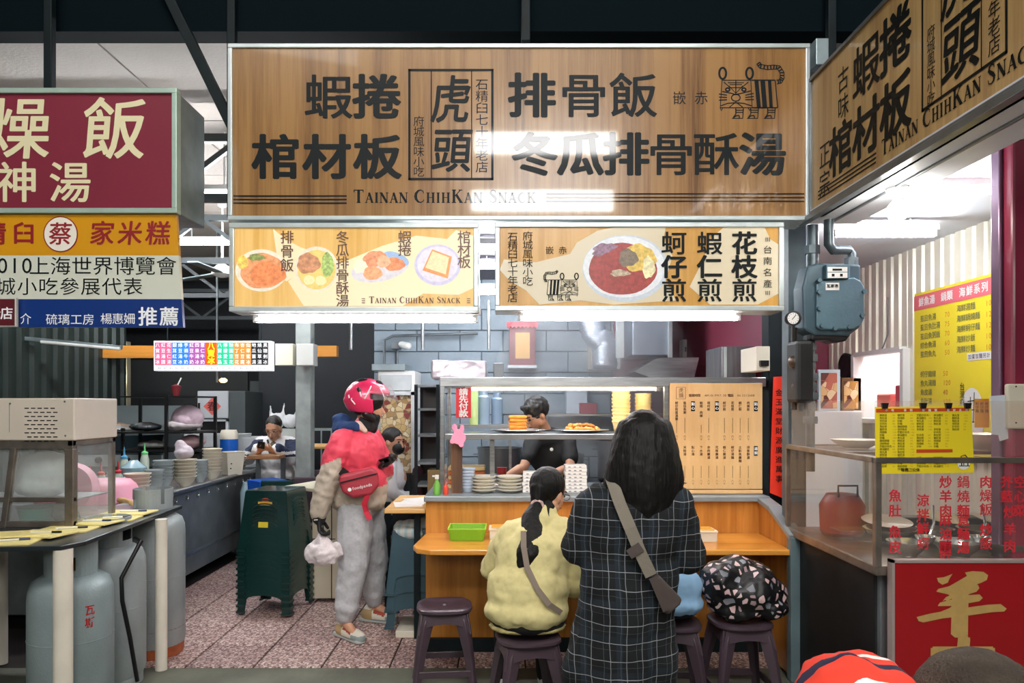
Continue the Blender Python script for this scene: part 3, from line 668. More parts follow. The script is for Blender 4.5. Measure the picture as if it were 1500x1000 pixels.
q = MB(); han(q, pl_, '介', 38, 467, 15, flip=-1); han(q, pl_, '硫璃工房', 76, 468, 15, step=18, flip=-1, sx=1.05); han(q, pl_, '楊惠姍', 156, 467, 15, step=17, flip=-1, sx=1.05)
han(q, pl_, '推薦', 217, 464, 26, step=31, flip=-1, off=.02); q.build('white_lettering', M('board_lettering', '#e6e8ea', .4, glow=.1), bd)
sm = thing('small_shop_plate', 'small maroon plate with a pale rim fixed over the blue band', 'sign', (P(-15, 0, 3.58).x, 3.59, P(0, 478, 3.58).z))
a = P(-60, 478, 3.58); b = P(23, 436, 3.58); MB().box(a.x, b.x, 3.585, 3.6, a.z, b.z).build('plate', M('plate_rim', '#c9c6bd', .4), sm)
MB().box(a.x, b.x-.008, 3.58, 3.585, a.z+.006, b.z-.006).build('face', M('plate_maroon', '#5b1b24', .4), sm)
q = MB(); han(q, front(3.58), '老店', -8, 459, 17, step=18, flip=-1, off=.02, h=.001); q.build('lettering', MATS['board_lettering'], sm)
# ---- hall sign of coloured strips
YH = 6.6
hs = thing('coloured_ice_menu', 'lit sign of pink, blue, purple, orange and black menu strips hanging in the hall', 'sign', (P(311, 0, YH).x, YH, P(0, 543, YH).z))
a = P(225, 543, YH); b = P(397, 499, YH)
MB().box(a.x, b.x, YH, YH+.1, a.z, b.z).build('casing', M('lit_white_case', '#eef0f2', .4, glow=.35), hs, bevel=.004)
pl_ = front(YH)
for x_ in (a.x+.1, b.x-.1): MB().tube([(x_, YH+.05, b.z), (x_, YH+.05, 3.75)], .006, 6).build('hanger', m_dark, hs)
strips = [('#ef5a84', 227, 252, 3), ('#1673d8', 252, 277, 3), ('#9a4f98', 277, 301, 3), ('#f25312', 301, 318, 1), ('#17b98a', 318, 343, 3), ('#f3812c', 343, 368, 3), ('#15161c', 368, 393, 3)]
words = ['八寶湯冰', '紅豆湯圓', '花生仁湯', '銀耳紅豆', '綠豆湯冰', '芋頭牛奶', '紅豆牛奶', '四果湯冰', '薏仁牛奶', '八寶冰品', '檸檬愛玉', '粉圓豆花', '布丁豆花', '杏仁豆腐', '仙草蜜冰', '地瓜薑湯', '燒仙草湯', '黑糖剉冰']
wi = 0
for c, xa, xb, nc in strips:
    q = MB(); rect(q, pl_, xa, 501.5, xb, 534, .003); q.build('colour_strip', M('strip'+c[1:], c, .4, glow=.45), hs)
    q = MB()
    if nc == 1: han(q, pl_, '八寶冰', (xa+xb)/2, 507, 10, step=10.6, vert=True, flip=-1, off=.03, h=.005); q.build('strip_lettering', M('strip_yellow', '#ffe228', .4, glow=.7), hs); continue
    for k in range(nc):
        han(q, pl_, words[wi % 18], xa+(xb-xa)*(k+.5)/nc, 505.5, 5.8, step=8.2, vert=True, flip=-1, off=.0, h=.005); wi += 1
    q.build('strip_lettering', M('strip_white', '#ffffff', .4, glow=.5), hs)
q = MB()
for i in range(19): latin(q, pl_, '40', 231+i*8.6, 540.5, 4.5, flip=-1, h=.003)
q.build('price_lettering', M('strip_price', '#8a8fb0', .5), hs)
# ================================================================== lamps in the picture, and a few added out of sight
m_tubes = lamp_mat('shop_tube', (1, .86, .88), 36)
lamp_tube(P(376, 0, 4.06).x, P(696, 0, 4.06).x, 4.06, P(0, 468, 4.06).z, 'pinkish fluorescent tube lit beneath the menu box of bowls and toast', 'tubes under the menu boxes', mat=m_tubes, r=.017)
lamp_tube(P(763, 0, 4.06).x, P(1080, 0, 4.06).x, 4.06, P(0, 465, 4.06).z, 'fluorescent tube lit beneath the menu box with the omelette plate', 'tubes under the menu boxes', mat=m_tubes, r=.017)
m_tubec = lamp_mat('case_tube', (1, .84, .62), 26)
lamp_tube(P(688, 0, 4.9).x, P(964, 0, 4.9).x, 4.9, P(0, 569, 4.9).z, 'warm tube lighting the glass food case from its top rail', None, mat=m_tubec, r=.012, fz=.025)
lamp_tube(2.12, 2.74, 4.73, 2.63, 'white tube under the meat stall ceiling beside the gas meter', 'meat stall tubes', mat=lamp_mat('white_tube', (.93, .97, 1), 110), r=.02, hang=2.73)
lamp_tube(2.10, 2.66, 3.9, 2.67, 'white tube under the meat stall ceiling beside the red column', 'meat stall tubes', mat=bpy.data.materials['white_tube'], r=.02, hang=2.73)
m_hall = lamp_mat('hall_tube', (.95, .97, 1), 170)
m_kit = lamp_mat('kitchen_tube', (.93, .95, 1), 105)
for lx, ly, lz, ln, lab in ((-2.43, 6.0, 3.25, 1.2, 'hall tube seen between the maroon sign casing and the wooden sign, topmost'), (-3.5, 7.9, 3.26, 1.2, 'hall tube crossing behind the ceiling fan rod'), (-5.6, 8.6, 3.3, 1.2, 'hall tube over the griddle stove'), (-4.0, 6.1, 3.3, 1.2, 'added hall tube over the long steel counter, unseen behind the maroon sign'), (-1.2, 10.6, 3.2, 1.2, 'hall tube far behind the rider')):
    lamp_tube(lx, lx+ln, ly, lz, lab, 'hall tubes', r=.022, mat=m_hall, hang=3.75)  # the tube over the steel counter is added, hidden, to brighten the hall
lamp_tube(3.22, 3.46, 5.9, 2.25, 'added unseen tube brightening the room behind the wall opening', None, mat=m_kit, y1=6.9, hang=2.75)  # tube added out of sight to whiten the back room
bt = thing('light_bulb', 'bare round bulb hanging under the white soffit of the meat stall', 'lamp', (1.83, 3.45, 2.555))
MB().lathe([(.05, 0), (.05, -.012), (.02, -.022), (.02, -.05)], (1.83, 3.45, 2.555), 16).build('holder', m_white, bt, smooth=2, fix=True)
MB().lathe([(.014, -.045), (.017, -.06), (.04, -.085), (.046, -.115), (.035, -.145), (.001, -.16)], (1.83, 3.45, 2.555), 18).build('bulb', lamp_mat('bulb', (1, .96, .88), 60), bt, smooth=True, fix=True)
# fixtures above the lane whose light shows as streaks on the glossy wooden sign
for k, (xx, zz) in enumerate(((.55, 5.06), (.50, 4.28))):
    t = thing('lane_light', ['higher strip light above the lane', 'lower strip light above the lane'][k], 'lamp', (xx, -2, zz), 0, 'strip lights above the lane')
    MB().box(xx-.95, xx+.95, -2.0, -1.9, zz-.13, zz+.13).build('diffuser', lamp_mat('lane_strip_%d' % k, (1, .98, .96), 34), t, bevel=.01)
    MB().box(xx-1.0, xx+1.0, -2.06, -2.0, zz-.15, zz+.15).build('housing', m_white, t)
    MB().tube([(xx, -2.03, zz+.14), (xx, -2.03, 6.0)], .01, 6).build('rod', m_dark, t)
lamp_tube(-.75, .45, 5.5, 2.37, 'kitchen tube seen through the slit between the two menu boxes', 'kitchen tubes', r=.013, mat=m_kit, hang=2.75)
lamp_tube(-.75, .45, 5.3, 2.66, 'upper kitchen tube near the stall ceiling', 'kitchen tubes', r=.013, mat=m_kit, hang=2.75)
lamp_tube(-.3, 1.1, 6.4-.35, 2.66, 'kitchen tube nearer the range hood', 'kitchen tubes', r=.013, mat=m_kit, hang=2.75)
# ceiling fan in the hall
fx, fy, fz = -3.06, 8.0, 2.95
t = thing('ceiling_fan', 'white ceiling fan with long blades hanging in the hall', 'fan', (fx, fy, 3.75))
MB().tube([(fx, fy, 3.75), (fx, fy, fz+.08)], .012, 8).build('rod', m_white, t)
MB().lathe([(.03, .1), (.06, .08), (.11, .04), (.11, -.01), (.05, -.04), (.001, -.05)], (fx, fy, fz), 20).build('motor', m_white, t, smooth=2, fix=True)
MB().lathe([(.06, 0), (.05, -.07), (.02, -.09)], (fx, fy, 3.75), 16).build('ceiling_cup', m_white, t, smooth=2, fix=True)
for k in range(3):
    a = .5+k*2.094; d = Vector((math.cos(a), math.sin(a), 0)); MB().bar(Vector((fx, fy, fz))+d*.1, Vector((fx, fy, fz-.01))+d*.72, .11, .012).build('blade', m_alu2, t)

# ================================================================== eating counter
m_cw = wood('counter_wood', '#c98a3e', '#a86a28', .32, (6, 6, .4), dark='#95591f')
m_ct = wood('counter_top_wood', '#e29d44', '#cb8530', .28, (.5, 7, 7), coat=.25, dark='#bd7526')
m_trim = M('grey_trim', '#8d979b', .4, .3, var=(6, .1)); m_teal = M('grey_teal_post', '#5d7075', .5, var=(6, .12))
ec = thing('eating_counter', 'orange-brown wooden counter with grey ledge where the customers sit', 'counter', (.55, 4.66, 0))
MB().box(-.50, 1.60, 4.66, 4.69, .02, .93).build('front_panel', m_cw, ec)
MB().box(-.50, -.47, 4.69, 5.42, .02, .93).build('side_panel', m_cw, ec)
MB().box(-.51, 1.66, 4.63, 5.44, .93, .965).build('ledge', m_trim, ec, bevel=.006)
MB().prism([(-.46, 4.66, .70), (-.50, 4.66, .70), (-.53, 4.26, .70), (-.50, 4.17, .70), (-.42, 4.12, .70), (1.60, 4.12, .70), (1.60, 4.66, .70)], (0, 0, .03)).build('eating_top', m_ct, ec, bevel=.006, fix=True)
MB().prism([(1.60, 4.66, .02), (1.60, 4.66, .93), (1.60, 4.45, .90), (1.60, 4.17, .80), (1.60, 4.17, .02)], (.03, 0, 0)).build('wing_panel', m_cw, ec, fix=True)
b = MB(); b.bar((1.625, 4.68, .945), (1.625, 4.45, .915), .085, .03); b.bar((1.625, 4.45, .915), (1.625, 4.12, .80), .085, .03); b.build('wing_trim', m_trim, ec, bevel=.004)
MB().box(1.585, 1.67, 4.10, 4.165, 0, .80).build('end_post', m_teal, ec, bevel=.004)
b = MB(); [b.bar((x, 4.66, .42), (x, 4.25, .69), .03, .05) for x in (.1, 1.0)]; b.build('bracket', m_steeld, ec)
MB().box(-.5, 1.6, 4.60, 4.64, .0, .08).build('kick_board', m_dark, ec)
# ------------------------------------------------------------------ glass food case
gc = thing('food_case', 'steel-framed glass food case standing on the counter ledge', 'display case', (.3, 4.8, .965))
for x, y in ((-.405, 4.76), (-.405, 5.34), (1.035, 4.76), (1.66, 5.34)): MB().box(x-.014, x+.014, y-.014, y+.014, .965, 1.66).build('frame_post', m_steel, gc, bevel=.003)
fr = MB(); fr.box(-.42, 1.675, 4.745, 4.785, 1.655, 1.715); fr.box(-.42, 1.675, 5.32, 5.36, 1.655, 1.695); fr.box(-.42, -.385, 4.785, 5.32, 1.655, 1.695); fr.box(1.64, 1.675, 4.785, 5.32, 1.655, 1.695)
fr.build('top_rail', m_steel, gc, bevel=.004)
MB().box(-.42, 1.67, 4.79, 5.32, 1.66, 1.668).build('top_sheet', m_glass, gc)
MB().box(-.39, 1.03, 4.80, 5.32, 1.325, 1.345).build('shelf', m_steel, gc, bevel=.003)
MB().box(-.39, 1.03, 4.77, 4.80, 1.315, 1.35).build('shelf_edge', m_steel, gc, bevel=.003)
MB().box(-.385, 1.02, 4.762, 4.767, 1.35, 1.655).build('front_glass', m_glass, gc)
MB().box(-.407, -.402, 4.78, 5.32, .98, 1.655).build('side_glass', m_glass, gc)
fb = MB(); fb.box(-.10, -.07, 4.85, 4.88, .965, 1.325); fb.build('shelf_leg', m_steel, gc)
MB().box(P(661, 0, 4.8).x, P(677, 0, 4.8).x, 4.79, 4.83, .965, 1.325).build('wooden_post', wood('dark_post_wood', '#7a5536', '#4d3320', .6), gc)
# wooden menu board
mb_ = thing('menu_board', 'light wooden menu board with columns of dishes and prices', 'menu board', (1.35, 4.735, .97))
x0, x1, z0, z1 = P(981, 0, 4.735).x, P(1117, 0, 4.735).x, P(0, 716, 4.735).z, P(0, 561, 4.735).z
MB().box(x0, x1, 4.735, 4.755, z0, z1).build('board', wood('menu_wood', '#e2bd86', '#d6ab72', .4, (3, 3, .5), dark='#cb9d63'), mb_, bevel=.003)
MB().box(x0, x1, 4.73, 4.755, z0-.03, z0-.006).build('lower_strip', MATS['menu_wood'], mb_, bevel=.003)
pm_ = front(4.735); q = MB(); bx = MB(); wh = MB()
m_mb = M('menu_brown', '#5a3a20', .6)
stroke(q, pm_, [(990.5, 567), (1004, 567), (1004, 584), (990.5, 584)], .7, closed=True); han(q, pm_, '虎頭', 997.5, 571.5, 6.5, step=7.5, vert=True, flip=-1, off=.01)
han(q, pm_, '營業時間', 1011, 579, 4.2, flip=-1, off=.02); latin(q, pm_, 'AM 10-PM 7:30', 1032, 580.5, 4.3, flip=-1); han(q, pm_, '電話', 1068, 579, 4.2, flip=-1, off=.02); latin(q, pm_, '06 2212688', 1080, 580.5, 4.3, flip=-1)
cols1 = [('蚵仔煎蛋湯類', 991), ('虱目魚粥', 1003), (None, 1015), ('蝦捲 肉燥', 1027), ('棺材板', 1038), (None, 1050), ('蚵仔煎', 1061), ('花枝煎', 1073), ('蝦仁煎', 1084), ('肉燥飯', 1096), (None, 1107)]
for tx, x in cols1:
    if tx: han(q, pm_, tx, x, 590, 4.1, step=4.7, vert=True, flip=-1, off=.02); rect(q, pm_, x-.3, 612 if ' ' not in tx else 622, x+.3, 634); han(q, pm_, '六十', x, 639, 3.6, step=4.2, vert=True, flip=-1)
    else:
        rect(bx, pm_, x-2.8, 587.5, x+2.8, 602); han(wh, pm_, '點心', x, 591.5, 4.6, step=6.2, vert=True, flip=-1, off=.03, h=.004)
cols2 = [('魚丸湯', 991, 655), ('米粉湯', 1003, 655), ('點心湯', 1015, 655), ('下水湯', 1027, 655), ('赤肉羹湯', 1038, 655), ('花枝羹湯', 1050, 655), ('蝦仁羹湯', 1061, 655), ('蚵仔湯麵', 1073, 655), ('土魠魚羹麵', 1084, 655), ('排骨酥湯', 1096, 655)]
for tx, x, y in cols2: han(q, pm_, tx, x, y, 4.1, step=5.0, vert=True, flip=-1, off=.02); rect(q, pm_, x-.3, 682, x+.3, 700); han(q, pm_, '八十', x, 704, 3.6, step=4.2, vert=True, flip=-1)
rect(bx, pm_, 1104.2, 653, 1109.8, 667); han(wh, pm_, '湯類', 1107, 657, 4.6, step=6.2, vert=True, flip=-1, off=.03, h=.004)
q.build('lettering', m_mb, mb_); bx.build('label_block', m_ink, mb_); wh.build('label_lettering', m_white, mb_)
# sticker, cut-out
st = thing('pay_first_sign', 'narrow red sign with white characters behind the case glass', 'sign', (P(679, 0, 4.78).x, 4.78, 1.38))
MB().box(P(668, 0, 4.78).x, P(690, 0, 4.78).x, 4.775, 4.78, P(0, 612, 4.78).z, P(0, 568, 4.78).z).build('card', M('red_card', '#c4242c', .4), st)
MB().add([], []) ; q = MB(); han(q, front(4.775), '請先付款', 679, 574, 10, step=10.6, vert=True, flip=-1, off=.03, sx=1.25); q.build('lettering', m_white, st)
pk = MB(); pz = Plane(P(672, 638, 4.742), (4.75/F, 0, 0), (0, 0, -4.75/F), (0, -1, 0))
o = MB()
for (cx_, cy_, r1, r2) in ((0, 3, 11, 10), (-6, -12, 4, 6), (5, -11, 3.5, 6), (-9, 8, 4, 4), (4, 13, 4, 4), (0, -4, 7, 6)):
    pts = [(cx_+r1*math.cos(j*math.pi/8), cy_+r2*math.sin(j*math.pi/8)) for j in range(16)]
    o.prism([pz.p(a, b) for a, b in pts], (0, -.006, 0))
tag(finish(o, 'pink_cutout', M('pink_foam', '#f39ab8', .6), None, .004, 2), 'pink foam animal cut-out stuck on the case glass under the red pay sign', 'decoration')
# ------------------------------------------------------------------ food and dishes in the case
def plate_proto(name, r, h, mat, label, cat, group, loc, rim=.3):
    t = thing(name, label, cat, loc, 0, group)
    MB().lathe([(r*.55, 0), (r*.6, .004), (r*(1-rim*.3), h*.7), (r, h), (r*.98, h+.003), (r*(.93-rim*.3), h*.8), (r*.55, .008), (.001, .008)], loc, 32).build('dish', mat, t, smooth=2, fix=True)
    return t
m_chrome = M('steel_tray', '#c9cccc', .2, .85)
zs = 1.345
tr1 = plate_proto('steel_tray', .195, .022, m_chrome, 'round steel tray under the stack of yellow toast', 'tray', None, (.09, 5.05, zs))
tr2 = plate_proto('steel_tray', .19, .022, m_chrome, 'round steel tray heaped with fried pieces', 'tray', None, (.52, 5.05, zs))
m_toast = M('toast_orange', '#f2a63a', .6, var=(40, .15)); m_tc = M('toast_crust', '#d8862a', .6, var=(60, .2))
tt = None
for k in range(5):
    if tt is None:
        tt = thing('toast_slab', 'thick golden toast box, lowest of the stack in the food case', 'toast', (.085, 5.03, zs+.009), 0, 'stack of toast boxes'); 
        MB().box(.085-.06, .085+.06, 4.97, 5.09, zs+.009, zs+.029).build('crust', m_tc, tt, bevel=.006); MB().box(.085-.052, .085+.052, 4.978, 5.082, zs+.0285, zs+.0305).build('crumb', m_toast, tt)
    else: copy_tree(tt, (.085, 5.03, zs+.009+k*.0225), [0, .05, -.04, .06, 0][k], label=['', 'golden toast box second from the tray', 'golden toast box in the middle of the stack', 'golden toast box second from the top of the stack', 'topmost golden toast box of the stack'][k])
m_fry = [M('fried_%d' % i, c, .6, var=(40, .3), bump=(60, .6)) for i, c in enumerate(['#c8843e', '#d99a4c', '#b8702f'])]
fp = []
for i in range(16):
    a = i*2.4; r = .028*math.sqrt(i); x = .52+math.cos(a)*r; y = 5.05+math.sin(a)*r*.9; z = zs+.026+(.02 if i < 6 else 0)
    if i < 3:
        b = MB(); b.cap((-.03, 0, 0), .016, (.02, .01, .004), .014); b.ell((.01, -.006, .006), (.02, .018, .014)); b.ell((-.018, .006, .003), (.018, .015, .016))
        o = finish(b, 'fried_piece', m_fry[i], None, .004, 3, disp=.008, dsize=.02); tag(o, 'golden fried piece heaped on the round steel tray', 'fried food', 'fried pieces on the tray'); fp.append(o)
    else: o = fp[i % 3].copy(); COL.objects.link(o)
    o.location = (x, y, z); o.rotation_euler = (random.uniform(-.3, .3), random.uniform(-.3, .3), random.uniform(0, 6))
m_cup = M('yellow_cup', '#efd79b', .5)
def cup_stack(x, y, z, n, r, h, stp, name, labf, group, mat):
    p0 = None
    for k in range(n):
        if p0 is None:
            p0 = MB().lathe([(r*.7, 0), (r*.72, .002), (r, h), (r*1.06, h), (r*1.06, h+.008), (r*.96, h+.008), (r*.68, .006), (.001, .006)], (0, 0, 0), 24).build(name, mat, None, smooth=2, fix=True); o = p0
        else: o = p0.copy(); COL.objects.link(o)
        tag(o, labf(k, n), 'bowl' if 'bowl' in name else 'cup', group); o.location = (x+random.uniform(-.002, .002), y, z+k*stp)
def ordn(k, n): return 'lowest' if k == 0 else 'topmost' if k == n-1 else ['second', 'third', 'fourth', 'fifth', 'sixth', 'seventh', 'eighth', 'ninth', 'tenth'][k-1]
cup_stack(.80, 5.1, zs, 9, .062, .075, .026, 'paper_cup', lambda k, n: 'cream paper cup, %s up in the taller stack beside the fried pieces' % ordn(k, n), 'paper cups in the case', m_cup)
cup_stack(.955, 5.12, zs, 8, .055, .075, .027, 'paper_cup', lambda k, n: 'cream paper cup, %s up in the stack at the menu board end of the case' % ordn(k, n), 'paper cups in the case', m_cup)
cup_stack(.875, 5.0, zs, 4, .05, .06, .022, 'paper_cup', lambda k, n: 'cream paper cup, %s up in the short stack between the two tall cup stacks' % ordn(k, n), 'paper cups in the case', m_cup)
m_plate = M('white_plate', '#e9e3d2', .3, coat=.3)
zc = .967
for x, who in ((P(709, 0, 4.84).x, 'nearer the wooden post'), (P(747, 0, 4.84).x, 'nearer the ponytailed diner')):
    p0 = None
    for k in range(5):
        if p0 is None: p0 = MB().lathe([(.045, 0), (.05, .003), (.083, .018), (.085, .024), (.081, .024), (.045, .006), (.001, .006)], (0, 0, 0), 28).build('plate', m_plate, None, smooth=2, fix=True); o = p0
        else: o = p0.copy(); COL.objects.link(o)
        o.location = (x, 4.84, zc+k*.021); tag(o, 'ivory plate, %s of the stack %s' % (ordn(k, 5), who), 'plate', 'plates on the ledge')
m_boxw = M('lunch_box_card', '#eee9e2', .6)
for x, who, nb in ((P(781, 0, 4.86).x, 'behind the ponytailed head', 6), (P(843, 0, 4.86).x, 'beside the plaid sleeve', 8)):
    p0 = None
    for k in range(nb):
        if p0 is None:
            p0 = thing('lunch_box', 'x', 'box', (x, 4.86, zc), 0, 'white lunch boxes on the ledge')
            MB().box(x-.07, x+.07, 4.80, 4.92, zc, zc+.021).build('tray', m_boxw, p0, bevel=.003); 
            qq = MB(); [qq.box(x-.05+i*.035, x-.035+i*.035, 4.797, 4.80, zc+.007, zc+.012) for i in range(3)]; qq.build('print', M('box_print', '#6b6f78', .6), p0)
            o = p0
        else: o = copy_tree(p0, (x+random.uniform(-.004, .004), 4.86, zc+k*.0225))
        o['label'] = 'white printed lunch box, %s of the stack %s' % (ordn(k, nb), who)
# domed lids and prep things behind the plates
for i, (px, y, r) in enumerate(((722, 5.2, .11), (700, 5.3, .085))):
    x = P(px, 0, y).x; o = MB().lathe([(r, 0), (r*.98, .01), (r*.8, .05), (r*.45, .08), (.015, .09), (.015, .11), (.001, .112)], (x, y, zc), 28).build('steel_dish_cover', m_chrome, None, smooth=2, fix=True)
    tag(o, ['domed steel cover behind the ivory plates', 'smaller domed steel cover close to the wooden post'][i], 'cover')
t = thing('red_cup', 'red plastic cup standing behind the case shelf', 'cup', (P(735, 0, 5.32).x, 5.32, zc)); MB().lathe([(.03, 0), (.036, .12), (.038, .12), (.001, .118)], (P(735, 0, 5.32).x, 5.32, zc), 18).build('body', M('red_cup', '#b02a2c', .3), t, smooth=2, fix=True)
for k in range(5):
    o = MB().box(-.42+.03, -.14, 5.05, 5.25, zc+k*.03, zc+k*.03+.026).build('food_tray', M('tray_cream%d' % (k % 2), ['#e9c98a', '#d8753a'][k % 2], .5), None, bevel=.006); tag(o, 'flat %s tray, %s of the pile behind the wooden post' % (['cream', 'orange'][k % 2], ordn(k, 5)), 'tray', 'trays behind the post')
cup_stack(-.245, 4.86, zc, 7, .045, .03, .02, 'blue_bowl', lambda k, n: 'pale blue bowl, %s of the stack beside the wooden post' % ordn(k, n), 'blue bowls', M('pale_blue_bowl', '#b9c6d6', .35))
# spray bottle, table with papers
t = thing('spray_bottle', 'small spray bottle with green label and red trigger end on the ledge corner', 'bottle', (P(640, 0, 4.72).x, 4.72, .965)); x = P(640, 0, 4.72).x
MB().lathe([(.022, 0), (.024, .01), (.024, .06), (.012, .085), (.01, .1), (.001, .1)], (x, 4.72, .965), 16).build('body', M('green_label', '#6fae4a', .4), t, smooth=2, fix=True)
b = MB(); b.box(x-.012, x+.012, 4.705, 4.735, 1.065, 1.09); b.box(x-.03, x-.01, 4.714, 4.726, 1.078, 1.088); b.build('nozzle', m_white, t, bevel=.002)
t = thing('sauce_bottle', 'little red-capped sauce bottle beside the spray bottle', 'bottle', (x+.055, 4.73, .965)); MB().lathe([(.017, 0), (.018, .045), (.008, .06), (.003, .09), (.001, .09)], (x+.055, 4.73, .965), 14).build('body', M('orange_red', '#d8432a', .35), t, smooth=2, fix=True)
m_lt = wood('light_table_wood', '#e3b878', '#d2a25e', .35, (.6, 6, 6))
t = thing('order_table', 'light wood table corner with papers beside the counter', 'table', (-.72, 5.0, 0))
MB().box(P(568, 0, 4.93).x, -.515, 4.78, 5.5, .835, .865).build('table_top', m_lt, t, bevel=.005)
for xx in (-.85, -.56):
    for yy in (5.35, 5.44)[:1]: MB().box(xx-.02, xx+.02, yy-.02, yy+.02, 0, .835).build('leg', m_dark, t)
MB().box(-.6, -.56, 4.86, 4.9, 0, .835).build('leg', m_dark, t)
m_paper = M('white_paper', '#e8e6e2', .7)
for k in range(3):
    o = MB().box(-.09, .09, -.12, .12, 0, .001).build('paper_sheet', m_paper, None); o.location = (-.66+.03*k, 5.0+.1*k, .8655+.0015*k); o.rotation_euler = (0, 0, [.2, -.1, .5][k]); tag(o, ['white paper sheet at the front edge of the order table', 'white paper sheet in the middle of the order table', 'white paper sheet at the back of the order table'][k], 'paper', 'papers on the order table')
# basket, tissue boxes
def basket(name, x0, x1, y0, y1, z, h, mat, label, slots=True):
    t = thing(name, label, 'basket', ((x0+x1)/2, (y0+y1)/2, z)); b = MB(); e = .012; th = .004
    for (xa, ya), (xb, yb) in (((x0, y0), (x1, y0)), ((x1, y0), (x1, y1)), ((x1, y1), (x0, y1)), ((x0, y1), (x0, y0))):
        cx_, cy_ = (x0+x1)/2, (y0+y1)/2
        ins = lambda x, y: (x+(e if x < cx_ else -e), y+(e if y < cy_ else -e))
        a0 = ins(xa, ya); b0 = ins(xb, yb)
        b.add([(a0[0], a0[1], z), (b0[0], b0[1], z), (xb, yb, z+h), (xa, ya, z+h)], [(0, 1, 2, 3)])
        b.add([(a0[0], a0[1], z), (b0[0], b0[1], z), (xb, yb, z+h), (xa, ya, z+h)], [(3, 2, 1, 0)])
        n = 14
        if slots:
            for i in range(1, n):
                t0 = i/n; b.bar(Vector((*a0, z)).lerp(Vector((*b0, z)), t0)+Vector((0, 0, .005)), Vector((xa, ya, z+h)).lerp(Vector((xb, yb, z+h)), t0), .004)
        b.bar((xa, ya, z+h), (xb, yb, z+h), .008, .008)
    b.box(x0+e, x1-e, y0+e, y1-e, z, z+th); b.build('basket_body', mat, t); return t
xa, xb = P(657, 0, 4.4).x, P(711, 0, 4.4).x
bk = basket('plastic_basket', xa, xb, 4.38, 4.58, .731, .07, M('lime_plastic', '#9bd53a', .35), 'lime green plastic basket on the eating counter')
o = MB().box(xa+.03, xb-.03, 4.43, 4.53, .74, .775).build('napkin_pack', M('napkin', '#e6efd8', .7), None, bevel=.01); tag(o, 'pack of napkins lying in the lime green basket', 'napkins')
def caddy(x, y, label):
    t = thing('cutlery_box', label, 'box', (x, y, .731)); b = MB()
    b.box(x-.105, x+.105, y-.07, y-.066, .731, .79); b.box(x-.105, x+.105, y+.066, y+.07, .731, .79); b.box(x-.105, x-.101, y-.066, y+.066, .731, .79); b.box(x+.101, x+.105, y-.066, y+.066, .731, .79); b.box(x-.101, x+.101, y-.066, y+.066, .731, .735)
    b.build('body', m_cream, t, bevel=.002); MB().box(x-.11, x+.11, y-.075, y+.075, .785, .797).build('rim', m_cream, t, bevel=.003); MB().box(x-.095, x+.095, y-.06, y+.06, .797, .803).build('lid', M('mustard_lid', '#dba03a', .4), t, bevel=.003)
caddy(P(738, 0, 4.5).x+.02, 4.5, 'cream box with mustard lid beside the lime basket'); caddy(P(1020, 0, 4.42).x, 4.42, 'cream box with mustard lid on the open stretch of counter')
# ================================================================== kitchen behind the case
t = thing('wall_shrine', 'small red wooden wall shrine with scalloped roof and yellow plaque', 'shrine', (P(762, 0, 7.1).x, 7.1, 1.86)); Y = 7.0
g = lambda px, py, Y=7.0: P(px, py, Y)
MB().box(g(746, 0).x, g(784, 0).x, Y, 7.19, g(0, 535).z, g(0, 478).z).build('cabinet', M('shrine_red', '#7c3e42', .5, var=(6, .2)), t, bevel=.004)
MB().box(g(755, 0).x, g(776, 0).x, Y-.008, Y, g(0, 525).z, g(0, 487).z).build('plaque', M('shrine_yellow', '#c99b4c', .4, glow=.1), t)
b = MB(); pts = [(g(742, 0).x, g(0, 478).z), (g(742, 0).x, g(0, 472).z), (g(788, 0).x, g(0, 472).z), (g(788, 0).x, g(0, 478).z)]
for i in range(8): a = g(788-i*5.75, 0).x; c = g(788-(i+.5)*5.75, 0).x; pts += [(c, g(0, 481.5).z), (g(788-(i+1)*5.75, 0).x, g(0, 478).z)]
b.prism([(x, Y-.04, z) for x, z in pts], (0, .03, 0)); b.build('valance', M('valance_pink', '#c0525a', .6), t, fix=True)
MB().box(g(744, 0).x, g(786, 0).x, Y-.05, 7.19, g(0, 539).z, g(0, 535).z).build('shelf', m_alu, t)
m_duct = M('silver_duct', '#b9c3cf', .3, .8, bump=(25, .6, (1, 1, 6)))
Y = 6.4; b = MB(); pts = [P(862, 395, Y), P(864, 470, Y), P(872, 492, Y), P(886, 505, Y), P(886, 540, Y)]
t = thing('vent_duct', 'crinkled silver vent duct bending down behind the case', 'duct', P(886, 540, Y)); 
for i in range(len(pts)-1):
    for k in range(5):
        p = pts[i].lerp(pts[i+1], k/5); 
b.tube([pts[0].lerp(pts[1], 0)]+[pts[i].lerp(pts[i+1], k/5) for i in range(4) for k in range(1, 6)], [.105+(.008 if j % 2 else 0) for j in range(21)], 16); b.build('hose', m_duct, t, smooth=True)
MB().box(P(890, 0, 6.4).x, P(908, 0, 6.4).x, 6.38, 6.6, P(0, 540, 6.4).z, P(0, 500, 6.4).z).build('collar', m_alu, t)
o = MB().box(P(866, 0, 6.9).x, P(876, 0, 6.9).x, 6.9, 7.2, P(0, 540, 6.9).z, P(0, 497, 6.9).z).build('strip_lamp_case', m_cream, None, bevel=.004); tag(o, 'narrow cream plastic case standing below the silver duct', 'case')
t = thing('range_hood', 'grey-blue steel range hood box above the wok station', 'hood', (P(952, 0, 6.2).x, 6.2, P(0, 522, 6.2).z))
MB().box(P(926, 0, 6.2).x, P(980, 0, 6.2).x, 6.2, 6.9, P(0, 520, 6.2).z, 2.74).build('hood_box', M('hood_steel', '#9fabb8', .35, .6, var=(3, .12)), t, bevel=.01)
